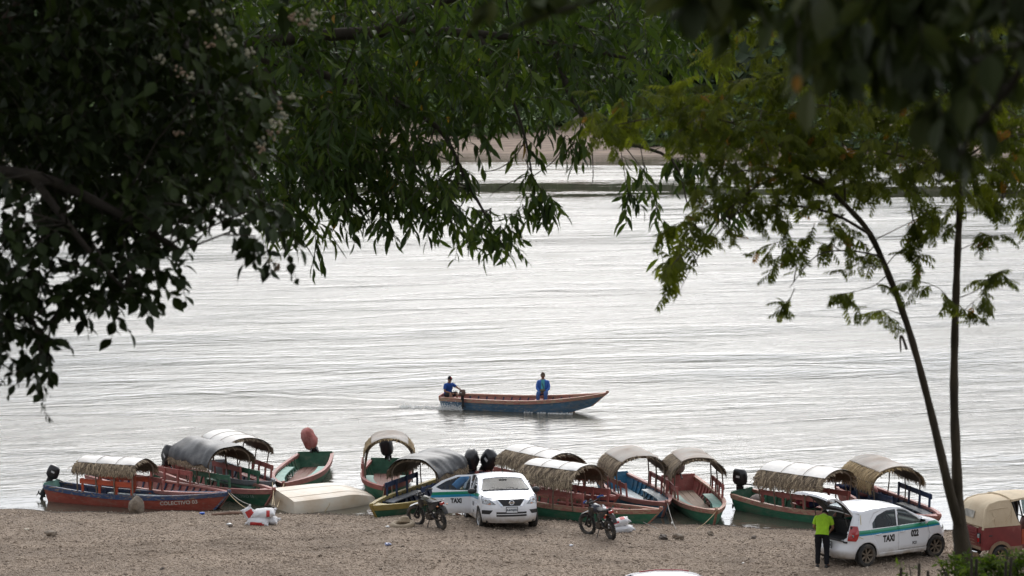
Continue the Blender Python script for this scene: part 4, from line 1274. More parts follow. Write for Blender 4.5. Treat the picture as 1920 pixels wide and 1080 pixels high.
# ---- sedan facing the camera, rear door open
def sedan():
    fr = on_ground(951, 988); yaw = R(-90 + 9.5)
    dirv = Vector((math.cos(yaw), math.sin(yaw), 0))
    o = fr - dirv * 1.30
    zr = float(G(o.x - dirv.x * 1.3, o.y - dirv.y * 1.3)); zf = float(G(fr.x, fr.y))
    pitch = -math.atan2(zf - zr, 2.6)
    root = empty('taxi_sedan', (o.x, o.y, (zr + zf) / 2 - 0.015), rot=(0, pitch, yaw))
    root.rotation_mode = 'XYZ'
    tag(root, 'white sedan taxi facing the camera with a rear door standing open', 'taxi')
    top = [(-2.26, 1.00), (-2.0, 1.07), (-1.58, 1.10), (-0.95, 1.37), (-0.45, 1.455), (0.1, 1.465), (0.42, 1.415), (1.12, 1.06), (1.45, 1.01), (1.9, 0.925), (2.17, 0.86)]
    body = CarBody(-2.26, 2.17, 1.70, top, bottom=0.21, belt=0.97, tumble=0.36, nose=0.42, tail=0.30, front_top=0.16)
    P = taxi_paint('sedan_paint', 0.79, 0.865, 0.95, sx=0.03, ref=0.0, xmin=-9, xmax=1.35)
    door_f = [(0.98, 0.30), (1.02, 0.62), (0.98, 0.93), (0.42, 1.365), (0.0, 1.42), (-0.06, 0.95), (-0.05, 0.30)]
    win_f = [(0.86, 0.985), (0.36, 1.32), (0.03, 1.365), (-0.01, 0.965)]
    door_r = [(-0.07, 0.30), (-0.08, 0.95), (-0.02, 1.42), (-0.45, 1.41), (-0.93, 1.24), (-1.22, 1.05), (-1.20, 0.90)] + [(-1.30 + 0.46 * math.cos(R(q)), 0.30 + 0.46 * math.sin(R(q))) for q in (84, 75, 66, 57, 48, 39, 30, 21, 12, 0)]
    win_r = [(-0.11, 0.965), (-0.07, 1.365), (-0.45, 1.35), (-0.80, 1.23), (-1.10, 1.06), (-0.93, 0.985)]
    regs = [('door', door_f, 0), ('rear_door', door_r, 0), ('window', win_f, 0), ('rear_window', win_r, 0)]
    topr = [('windshield', [(1.10, -0.70), (1.10, 0.70), (0.50, 0.555), (0.50, -0.555)]), ('rear_windshield', [(-0.92, -0.54), (-0.92, 0.54), (-1.56, 0.62), (-1.56, -0.62)])]
    parts = car_shell(body, regs, topr, root, P, M_GLASS, M_SEAM, (1.30, -1.30))
    for k in ('door_l', 'door_r'): pass
    for k in ('rear_door_l', 'rear_door_r', 'door_l', 'door_r'):
        parts[k].name = 'door'
    # window panes belong to their doors
    for a, b in (('window_l', 'door_l'), ('window_r', 'door_r'), ('rear_window_l', 'rear_door_l'), ('rear_window_r', 'rear_door_r')):
        parts[a].parent = parts[b]; parts[a].name = 'window'
    # open the rear door on the driver's far side (car's right, picture left)
    d = parts['rear_door_r']; hx, hy = -0.075, -0.835
    d['label'] = 'rear door standing open'
    def swing(o, deg):
        piv = Vector((hx, hy, 0)); Mr = Matrix.Translation(piv) @ Matrix.Rotation(R(deg), 4, 'Z') @ Matrix.Translation(-piv)
        o.matrix_local = Mr
    # trim and lettering that ride on the open door
    tx = side_text(d, body, 'TAXI', -0.50, 0.66, 0.18, -1, M_TAXIINK, 0.009, xs=0.8)
    hd = patch(side_fn(body, -1), [(-0.98, 0.775), (-0.74, 0.79), (-0.74, 0.815), (-0.98, 0.80)], M_BLACKPL, 'door_handle', d, off=-0.02)
    MB().bar((-0.66, -0.70, 0.98), (-0.66, -0.62, 1.29), 0.02, 0.025).build('window_divider', M_BLACKPL, d)
    swing(d, 76)
    for sg in (1, -1):
        dk = parts['door_l'] if sg > 0 else parts['door_r']
        patch(side_fn(body, sg), [(0.02, 0.785), (0.22, 0.79), (0.22, 0.815), (0.02, 0.81)], M_BLACKPL, 'door_handle', dk, off=0.03 * sg)
        side_text(dk, body, '022', 0.5, 0.64, 0.15, sg, M_TAXIINK)
        side_text(dk, body, 'FCO', 0.5, 0.43, 0.07, sg, M_TAXIINK)
    F = lambda y, z: (float(body.front_x(np.array(y), np.array(z))), y, z)
    # grille, chrome V, badge
    patch(F, [(-0.43, 0.875), (0.43, 0.875), (0.27, 0.695), (-0.27, 0.695)], M_BLACKPL, 'grille', root, off=0.006)
    for zz in (0.73, 0.765, 0.80, 0.835):
        hw = 0.30 + (zz - 0.70) * 0.8
        patch(F, [(-hw, zz - 0.006), (hw, zz - 0.006), (hw, zz + 0.006), (-hw, zz + 0.006)], M_DARKMETAL, 'grille_slat', root, off=0.014)
    for sg in (1, -1):
        poly = [(sg * 0.455, 0.885), (sg * 0.385, 0.865), (sg * 0.235, 0.69), (sg * 0.30, 0.675)]
        patch(F, poly if sg < 0 else poly[::-1], M_CHROME, 'grille_trim', root, off=0.02)
    xb = F(0, 0.785)[0] + 0.035
    Mb = Matrix.Translation((xb, 0, 0.785)) @ Matrix.Rotation(PI / 2, 4, 'Y')
    mb = MB(); mb.lathe([(0.055, -0.012), (0.075, 0.0), (0.062, 0.014), (0.05, 0.006), (0.055, -0.012)], Mb, 28)
    mb.box((xb + 0.006, 0, 0.785), (0.02, 0.175, 0.032))
    mb.build('badge', M_CHROME, root, smooth=30)
    # head lamps
    for sg in (1, -1):
        poly = [(sg * 0.775, 0.955), (sg * 0.70, 0.925), (sg * 0.455, 0.735), (sg * 0.60, 0.722), (sg * 0.785, 0.745), (sg * 0.80, 0.86)]
        hl = patch(F, poly if sg > 0 else poly[::-1], M_LENS, 'headlight', root, off=0.012)
        am = [(sg * 0.56, 0.765), (sg * 0.66, 0.73), (sg * 0.57, 0.728)]
        patch(F, am if sg < 0 else am[::-1], M_AMBER, 'indicator', hl, off=0.02)
        q = F(sg * 0.69, 0.82)
        MB().lathe([(0.055, 0.0), (0.045, 0.012), (0.02, 0.0), (0.001, 0.0)], Matrix.Translation((q[0] + 0.016, q[1], q[2])) @ Matrix.Rotation(R(90 + sg * 0), 4, 'Y'), 18).build('lamp_reflector', M_CHROME, hl)
        rim = [(sg * 0.80, 0.968), (sg * 0.69, 0.94), (sg * 0.43, 0.728), (sg * 0.455, 0.735), (sg * 0.70, 0.925), (sg * 0.775, 0.955)]
        patch(F, rim if sg < 0 else rim[::-1], M_SEAM, 'lamp_seam', hl, off=0.008)
        fp = [(sg * 0.80, 0.565), (sg * 0.52, 0.575), (sg * 0.60, 0.46), (sg * 0.80, 0.455)]
        patch(F, fp if sg < 0 else fp[::-1], M_BLACKPL, 'fog_lamp_recess', root, off=0.006)
    patch(F, [(-0.43, 0.53), (0.43, 0.53), (0.43, 0.40), (-0.43, 0.40)], M_BLACKPL, 'lower_intake', root, off=0.006)
    patch(F, [(-0.42, 0.475), (0.42, 0.475), (0.42, 0.455), (-0.42, 0.455)], P, 'intake_bar', root, off=0.02)
    patch(F, [(-0.46, 0.545), (0.46, 0.545), (0.43, 0.53), (-0.43, 0.53)], P, 'intake_lip', root, off=0.02)
    plate(root, (F(0, 0.59)[0] + 0.02, 0, 0.585), 0.31, 0.15, (0, 0, 0), 'A-619-JUC', 0.07)
    # bonnet seam
    TP = lambda x, v: tuple(float(q) for q in body.point(np.array(x), np.array(v), body.zfrac(np.array(x), np.array(v), 1.0)))
    mb = MB()
    mb.tube([Vector(TP(2.03 - 0.12 * abs(v) ** 2, v)) + Vector((0, 0, 0.0)) for v in np.linspace(-0.93, 0.93, 21)], 0.006, 5)
    mb.build('bonnet_seam', M_SEAM, root)
    MB().tube([Vector(TP(1.13, v)) + Vector((0.0, 0, 0.006)) for v in np.linspace(-0.9, 0.9, 15)], 0.022, 6).build('cowl_trim', M_BLACKPL, root)
    for y0 in (0.5, -0.1):
        MB().tube([Vector(TP(1.10, y0)) + Vector((0, 0, 0.02)), Vector(TP(1.02, y0 - 0.45)) + Vector((0, 0, 0.022))], 0.008, 5).build('wiper', M_BLACKPL, root)
    MB().tube([(0.28, 0.05, 1.45), (0.2, 0.05, 1.60)], [0.006, 0.003], 5).build('antenna', M_BLACKPL, root)
    for sg in (1, -1):
        mirror_unit(root, 0.78, sg * 0.80, 0.99, sg, M_BLACKPL)
    make_seats(root)
    MB().box((0.62, 0, 1.30), (0.03, 0.22, 0.06)).build('rear_view_mirror', M_BLACKPL, root, bevel=0.01)
    car_under(root, body, (1.30, -1.30), 1.70)
    for x in (1.30, -1.30):
        for sg in (1, -1): make_wheel(root, x, sg * 0.745, 0.30, 0.19, M_SILVER, 9, R(4) if x > 0 else 0)
    for sg in (1, -1):
        tl = [(-2.0, 1.0), (-2.2, 0.98), (-2.2, 0.75), (-2.05, 0.72)]
        patch(side_fn(body, sg), tl, M_REDLENS, 'tail_light', root, off=0.01 * sg)
    return root, body
sedan_root, sedan_body = sedan()

# ---- hatchback seen from behind on its right side, tailgate up
def hatchback():
    a = on_ground(1620, 1062); b = on_ground(1753, 1043)
    dv = Vector((b.x - a.x, b.y - a.y, 0)); yaw = math.atan2(dv.y, dv.x); dv.normalize(); nl = Vector((-dv.y, dv.x, 0))
    c = (a + b) / 2 + nl * 0.735
    zs = (a.z + b.z) / 2
    root = empty('taxi_hatchback', (c.x, c.y, zs - 0.01), rot=(0, -math.atan2(b.z - a.z, 2.45), yaw))
    tag(root, 'white hatchback taxi numbered 022 with its tailgate up', 'taxi')
    top = [(-1.83, 1.41), (-1.55, 1.475), (-0.9, 1.535), (-0.3, 1.54), (0.15, 1.47), (0.95, 1.07), (1.25, 1.03), (1.65, 0.955), (1.95, 0.84)]
    slope = lambda z: 0.05 + 0.34 * np.clip((z - 0.80) / 0.62, 0, 1) ** 1.25 - 0.05 * np.clip((0.62 - z) / 0.2, 0, 1)
    body = CarBody(-1.90, 1.95, 1.665, top, bottom=0.22, belt=0.98, tumble=0.30, nose=0.46, tail=0.24, rear_slope=slope, front_top=0.20, plan=0.12)
    P = taxi_paint('hatch_paint', 0.845, 0.89, 0.985, sx=0.012, ref=0.0, xmax=1.72)
    door_f = [(0.93, 0.33), (0.98, 0.66), (0.86, 0.98), (0.88, 1.03), (0.20, 1.425), (-0.10, 1.475), (-0.17, 0.98), (-0.16, 0.33)]
    win_f = [(0.72, 1.005), (0.20, 1.36), (-0.10, 1.415), (-0.135, 1.0)]
    door_r = [(-0.18, 0.33), (-0.19, 0.98), (-0.12, 1.475), (-0.55, 1.46), (-0.92, 1.36), (-1.10, 1.16), (-1.12, 0.98), (-1.0, 0.74), (-0.88, 0.58), (-0.80, 0.33)]
    win_r = [(-0.21, 0.995), (-0.175, 1.415), (-0.50, 1.405), (-0.84, 1.30), (-1.03, 1.12), (-1.04, 0.995)]
    regs = [('door', door_f, 0), ('rear_door', door_r, 0), ('window', win_f, 0), ('rear_window', win_r, 0)]
    topr = [('windshield', [(0.93, -0.69), (0.93, 0.69), (0.24, 0.57), (0.24, -0.57)])]
    hole = [(-0.50, 0.70), (0.50, 0.70), (0.57, 0.80), (0.55, 1.0), (0.47, 1.33), (0.25, 1.365), (-0.25, 1.365), (-0.47, 1.33), (-0.55, 1.0), (-0.57, 0.80)]
    parts = car_shell(body, regs, topr, root, P, M_DGLASS, M_SEAM, (1.225, -1.225), delete_rear=hole)
    for a_, b_ in (('window_l', 'door_l'), ('window_r', 'door_r'), ('rear_window_l', 'rear_door_l'), ('rear_window_r', 'rear_door_r')):
        parts[a_].parent = parts[b_]; parts[a_].name = 'window'
        parts[a_].data.materials[0] = M_DGLASS if 'rear' in a_ else M_GLASS
    for k in ('rear_door_l', 'rear_door_r', 'door_l', 'door_r'): parts[k].name = 'door'
    sg = -1
    side_text(parts['rear_door_r'], body, 'TAXI', -0.50, 0.685, 0.235, sg, M_TAXIINK, 0.012, xs=0.76)
    side_text(parts['door_r'], body, '022', 0.42, 0.735, 0.235, sg, M_TAXIINK, 0.012, xs=0.76)
    side_text(parts['door_r'], body, 'FCO', 0.42, 0.485, 0.105, sg, M_TAXIINK, 0.004, xs=0.76)
    for key, x in (('rear_door_r', -0.86), ('door_r', -0.02), ('rear_door_l', -0.86), ('door_l', -0.02)):
        s2 = -1 if key.endswith('r') else 1
        w = float(body.width(np.array(x), np.array(0.80), body.top(x)))
        MB().tube([(x - 0.09, s2 * w, 0.83), (x - 0.06, s2 * (w + 0.03), 0.835), (x + 0.06, s2 * (w + 0.03), 0.838), (x + 0.09, s2 * w, 0.838)], 0.014, 6).build('door_handle', M_CHROME, parts[key], smooth=True)
    # dark pillar between the door windows
    for s2 in (1, -1):
        pl = [(-0.11, 1.0), (-0.075, 1.42), (-0.20, 1.42), (-0.235, 1.0)]
        patch(side_fn(body, s2), pl, M_BLACKPL, 'door_pillar', root, off=0.012 * s2)
        pw = [(0.70, 1.0), (0.86, 1.01), (0.72, 1.10), (0.66, 1.06)]
        patch(side_fn(body, s2), pw, M_BLACKPL, 'mirror_base', root, off=0.012 * s2)
        mirror_unit(root, 0.68, s2 * 0.79, 1.03, s2, M_BLACKPL if s2 > 0 else P)
    # rear lamps at the corners
    RF = lambda y, z: (float(body.point(np.array(body.xr), np.clip(np.array(y) / body.width(body.xr, np.array(z), body.top(body.xr)), -1, 1), np.array(z))[0]), y, z)
    for s2 in (1, -1):
        pts = []
        prof = [(-1.90 + 0.0, 0.0)]
        mb = MB(); rings = []
        for zz, dx in ((0.70, 0.00), (0.76, 0.0), (0.85, 0.0), (0.95, 0.0), (1.03, 0.0), (1.08, 0.0)):
            ring = []
            n_ = 9
            lim = {0.70: 0.10, 0.76: 0.20, 0.85: 0.25, 0.95: 0.22, 1.03: 0.15, 1.08: 0.05}[zz]
            for k in range(n_):
                u = k / (n_ - 1)
                if u < 0.5:
                    v = 0.80 + 0.20 * (u / 0.5); p = body.point(np.array(body.xr), np.array(v), np.array(zz))
                else:
                    xn = body.xr + (u - 0.5) / 0.5 * lim; p = body.point(np.array(xn), np.array(1.0), np.array(zz))
                q = Vector([float(t) for t in p])
                out = Vector((-0.6, 1, 0)).normalized() * 0.014
                ring.append(Vector((q.x + out.x, s2 * (q.y + out.y), q.z)))
            rings.append(ring)
        mb.loft(rings, False, False); tl = mb.build('tail_light', M_REDLENS, root, smooth=50)
        q = rings[2][3]
        MB().box(q + Vector((-0.012, s2 * 0.006, -0.01)), (0.02, 0.05, 0.06)).build('reverse_lamp', M_LENS, tl)
    plate(root, (RF(0, 0.52)[0] - 0.012, 0, 0.545), 0.30, 0.15, (0, 0, PI), 'A-37-JUB', 0.07)
    rec = patch(lambda y, z: (RF(y, z)[0], y, z), [(-0.34, 0.46), (0.34, 0.46), (0.42, 0.63), (-0.42, 0.63)], P, 'plate_recess', root, off=0.004)
    # boot floor, sides, lining
    mb = MB(); mb.box((-1.36, 0, 0.66), (0.85, 1.18, 0.04)); mb.build('boot_floor', M_INT, root)
    for s2 in (1, -1): MB().box((-1.27, s2 * 0.60, 0.86), (0.72, 0.04, 0.40)).build('boot_side', M_INT, root)
    MB().box((-1.80, 0, 0.69), (0.12, 1.0, 0.03)).build('boot_sill', M_BLACKPL, root, bevel=0.01)
    make_seats(root, 0.55, 0.0, -0.78, pale=True)
    # tailgate lifted about the roof edge
    hinge = Vector((float(RF(0, 1.39)[0]) + 0.02, 0, 1.43))
    tg = empty('tailgate', hinge, parent=root, rot=(0, R(24), 0))
    PT = mat('white_car_paint', (0.76, 0.77, 0.80), 0.28, coat=0.6)
    rings = []; n_ = 15
    def tgp(u, v, k):
        """u along the gate from the hinge (0..1), v across"""
        hw = 0.56 + 0.08 * math.sin(u * PI * 0.6)
        x = -1.08 * u; z = 0.08 * math.sin(u * PI) + 0.16 * u - 0.05 * v * v - (0.10 * max(0, u - 0.75) / 0.25)
        return Vector((x, hw * v, z - k))
    glass_u = (0.12, 0.50)
    mbp = MB(); mbg = MB(); mbi = MB()
    U = np.linspace(0, 1, 21); Vv = np.linspace(-1, 1, 15)
    for i in range(20):
        for j in range(14):
            u = (U[i] + U[i + 1]) / 2; v = (Vv[j] + Vv[j + 1]) / 2
            quad = lambda k: [tgp(U[i], Vv[j], k), tgp(U[i + 1], Vv[j], k), tgp(U[i + 1], Vv[j + 1], k), tgp(U[i], Vv[j + 1], k)]
            if glass_u[0] < u < glass_u[1] and abs(v) < 0.62: mbg.add(quad(0.02), [(0, 1, 2, 3)])
            else:
                mbp.add(quad(0.0), [(0, 1, 2, 3)]); mbi.add(quad(0.055), [(0, 1, 2, 3)])
    o = mbp.build('tailgate_skin', PT, tg, smooth=40)
    o = mbi.build('tailgate_lining', M_INT, tg, smooth=40)
    o = mbg.build('tailgate_glass', M_DGLASS, tg, smooth=40)
    edge = [tgp(u, -1, 0) for u in U] + [tgp(1, v, 0) for v in Vv] + [tgp(u, 1, 0) for u in U[::-1]] + [tgp(0, v, 0) for v in Vv[::-1]]
    eb = [p - Vector((0, 0, 0.055)) for p in edge]
    MB().loft([edge, eb], True, False).build('tailgate_edge', PT, tg)
    for s2 in (1, -1):
        MB().tube([(-0.45, s2 * 0.57, 0.02), (-0.08, s2 * 0.60, -0.42)], 0.011, 6).build('gas_strut', M_BLACKPL, tg)
    MB().box((-0.9, 0, 0.02), (0.05, 0.16, 0.04)).build('latch', M_BLACKPL, tg)
    car_under(root, body, (1.225, -1.225), 1.665)
    for x in (1.225, -1.225):
        for s2 in (1, -1): make_wheel(root, x, s2 * 0.735, 0.30, 0.185, M_DUSTYRIM, 7, R(-6) if x > 0 else 0)
    for s2 in (1, -1):
        poly = [(s2 * 0.74, 0.94), (s2 * 0.48, 0.86), (s2 * 0.50, 0.72), (s2 * 0.74, 0.72)]
        F = lambda y, z: (float(body.front_x(np.array(y), np.array(z))), y, z)
        patch(F, poly if s2 > 0 else poly[::-1], M_LENS, 'headlight', root, off=0.012)
    # yellow scrape lines on the rear quarter
    ysc = mat('yellow_scrape', (0.50, 0.40, 0.16), 0.7)
    for pl in ([(-1.50, 0.80), (-1.49, 0.815), (-1.22, 0.70), (-1.23, 0.69)], [(-1.40, 1.12), (-1.385, 1.12), (-1.36, 1.36), (-1.375, 1.36)]):
        patch(side_fn(body, -1), pl, ysc, 'scrape_mark', root, off=-0.005)
    return root, body
hatch_root, hatch_body = hatchback()
# ------------------------------------------------------------------ people
def skin_mesh(joints, edges, radii, root=0, sub=2):
    """grow a continuous surface over a skeleton; returns a plain mesh"""
    me = bpy.data.meshes.new('skeleton'); used = {q for e in edges for q in e}; names = [k for k in joints if k in used]
    me.from_pydata([tuple(joints[k]) for k in names], [(names.index(a), names.index(b)) for a, b in edges], [])
    o = bpy.data.objects.new('skeleton', me); col.objects.link(o)
    md = o.modifiers.new('skin', 'SKIN'); md.use_smooth_shade = True; md.branch_smoothing = 0.6
    for i, k in enumerate(names):
        sv = me.skin_vertices[0].data[i]; r = radii[k]
        sv.radius = r if isinstance(r, tuple) else (r, r)
        sv.use_root = (i == root)
    s = o.modifiers.new('sub', 'SUBSURF'); s.levels = sub; s.render_levels = sub
    bpy.context.view_layer.update()
    dg = bpy.context.evaluated_depsgraph_get()
    out = bpy.data.meshes.new_from_object(o.evaluated_get(dg))
    bpy.data.objects.remove(o); bpy.data.meshes.remove(me)
    return out

def skin_obj(name, joints, edges, radii, m, parent, extra=None, sub=2):
    me = skin_mesh(joints, edges, radii, 0, sub)
    if extra:
        bm = bmesh.new(); bm.from_mesh(me)
        for e in extra:
            bm.from_mesh(e)
        bm.to_mesh(me); bm.free()
    me.materials.clear(); me.materials.append(m)
    me.polygons.foreach_set('use_smooth', np.ones(len(me.polygons), bool))
    me.polygons.foreach_set('material_index', np.zeros(len(me.polygons), np.int32))
    o = bpy.data.objects.new(name, me); col.objects.link(o); o.parent = parent
    me.name = name
    return o

def hand_mesh(wrist, dirv, palm_n, s=1.0, side=1, curl=0.6):
    """palm and five bent fingers as one skinned surface"""
    d = Vector(dirv).normalized(); n = Vector(palm_n); n = (n - d * n.dot(d)).normalized(); w = d.cross(n) * side
    J = {'p0': Vector(wrist)}; E = []; Rr = {'p0': 0.026 * s}
    J['p1'] = J['p0'] + d * 0.045 * s; Rr['p1'] = (0.038 * s, 0.016 * s); E.append(('p0', 'p1'))
    J['p2'] = J['p0'] + d * 0.085 * s; Rr['p2'] = (0.040 * s, 0.014 * s); E.append(('p1', 'p2'))
    for i, (off, ln) in enumerate(((0.030, 0.070), (0.010, 0.080), (-0.010, 0.074), (-0.030, 0.058))):
        a = J['p2'] + w * off * s
        m1 = a + (d * math.cos(curl * 0.5) + n * math.sin(curl * 0.5)) * ln * 0.5 * s
        m2 = m1 + (d * math.cos(curl * 1.5) + n * math.sin(curl * 1.5)) * ln * 0.5 * s
        for k, p, r in (('a', m1, 0.0095), ('b', m2, 0.008)):
            J['f%d%s' % (i, k)] = p; Rr['f%d%s' % (i, k)] = r * s
        E += [('p2', 'f%da' % i), ('f%da' % i, 'f%db' % i)]
    t1 = J['p1'] + w * 0.045 * s + d * 0.01 * s + n * 0.012 * s; t2 = t1 + (d * 0.8 + w * 0.3 + n * 0.5).normalized() * 0.04 * s
    J['t1'] = t1; J['t2'] = t2; Rr['t1'] = 0.012 * s; Rr['t2'] = 0.010 * s
    E += [('p1', 't1'), ('t1', 't2')]
    return skin_mesh(J, E, Rr, 0, 1)

def head_mesh(c, fwd, up, s=1.0):
    """skull, jaw, nose, ears, lips and eye sockets in one surface"""
    f = Vector(fwd).normalized(); u = Vector(up); u = (u - f * u.dot(f)).normalized(); r = f.cross(u)
    c = Vector(c); mb = MB(); nu, nv = 22, 16; rings = []
    for j in range(nv + 1):
        th = PI * (j + 0.01) / (nv + 0.02); ring = []
        for i in range(nu):
            ph = 2 * PI * i / nu
            x, y, z = math.sin(th) * math.cos(ph), math.sin(th) * math.sin(ph), math.cos(th)
            X = 0.098 * x; Y = 0.077 * y; Z = 0.118 * z
            if z < 0: Y *= 1 - 0.28 * z * z; X *= 1 - (0.12 if x < 0 else 0.02) * z * z
            if x > 0.7 and abs(y) < 0.4:
                X += 0.026 * math.exp(-((z + 0.12) / 0.13) ** 2 - (y / 0.14) ** 2)          # nose
                X -= 0.011 * math.exp(-((z - 0.10) / 0.10) ** 2 - ((abs(y) - 0.33) / 0.14) ** 2)  # eyes
                X += 0.008 * math.exp(-((z + 0.45) / 0.07) ** 2 - (y / 0.25) ** 2)          # lips
            ring.append(c + (f * X + r * Y + u * Z) * s)
        rings.append(ring)
    mb.loft(rings, True, True)
    for sg in (1, -1):
        mb.ellipsoid(c + (r * sg * 0.079 - f * 0.005 - u * 0.01) * s, (0.018 * s, 0.012 * s, 0.03 * s), None, 8, 6)
    me = bpy.data.meshes.new('head'); me.from_pydata([tuple(p) for p in mb.v], [], mb.f)
    return me

def cap_hair(c, fwd, up, s, parent, hair_m, cap_m=None, badge=None):
    f = Vector(fwd).normalized(); u = Vector(up); u = (u - f * u.dot(f)).normalized(); r = f.cross(u); c = Vector(c)
    def shell(k, zmin_front, zmin_back, name, m):
        rings = []
        for j in range(9):
            ring = []
            for i in range(24):
                ph = 2 * PI * i / 24
                zl = zmin_back + (zmin_front - zmin_back) * (0.5 + 0.5 * math.cos(ph)) ** 0.7
                th = (j + 0.02) / 8 * math.acos(zl)
                ring.append(c + (f * 0.098 * k * math.sin(th) * math.cos(ph) + r * 0.079 * k * math.sin(th) * math.sin(ph) + u * 0.118 * k * math.cos(th)) * s)
            rings.append(ring)
        return MB().loft(rings, True, True).build(name, m, parent, smooth=True)
    shell(1.07, 0.42, -0.55, 'hair', hair_m)
    if cap_m:
        o = shell(1.15, 0.30, 0.12, 'cap', cap_m)
        rings = []
        for i in range(7):
            a = R(-62 + 124 * i / 6)
            p0 = c + (f * 0.105 * math.cos(a) + r * 0.085 * math.sin(a) + u * 0.045) * s
            p1 = c + (f * (0.105 * math.cos(a) + 0.075 * max(0.2, math.cos(a))) + r * 0.088 * math.sin(a) + u * 0.022) * s
            rings.append([p0, p1, p1 - u * 0.006 * s, p0 - u * 0.008 * s])
        MB().loft(rings, True, True).build('cap_brim', cap_m, o)
        if badge:
            MB().ellipsoid(c + (f * 0.106 + u * 0.075) * s, (0.012 * s, 0.03 * s, 0.025 * s)).build('cap_badge', badge, o)

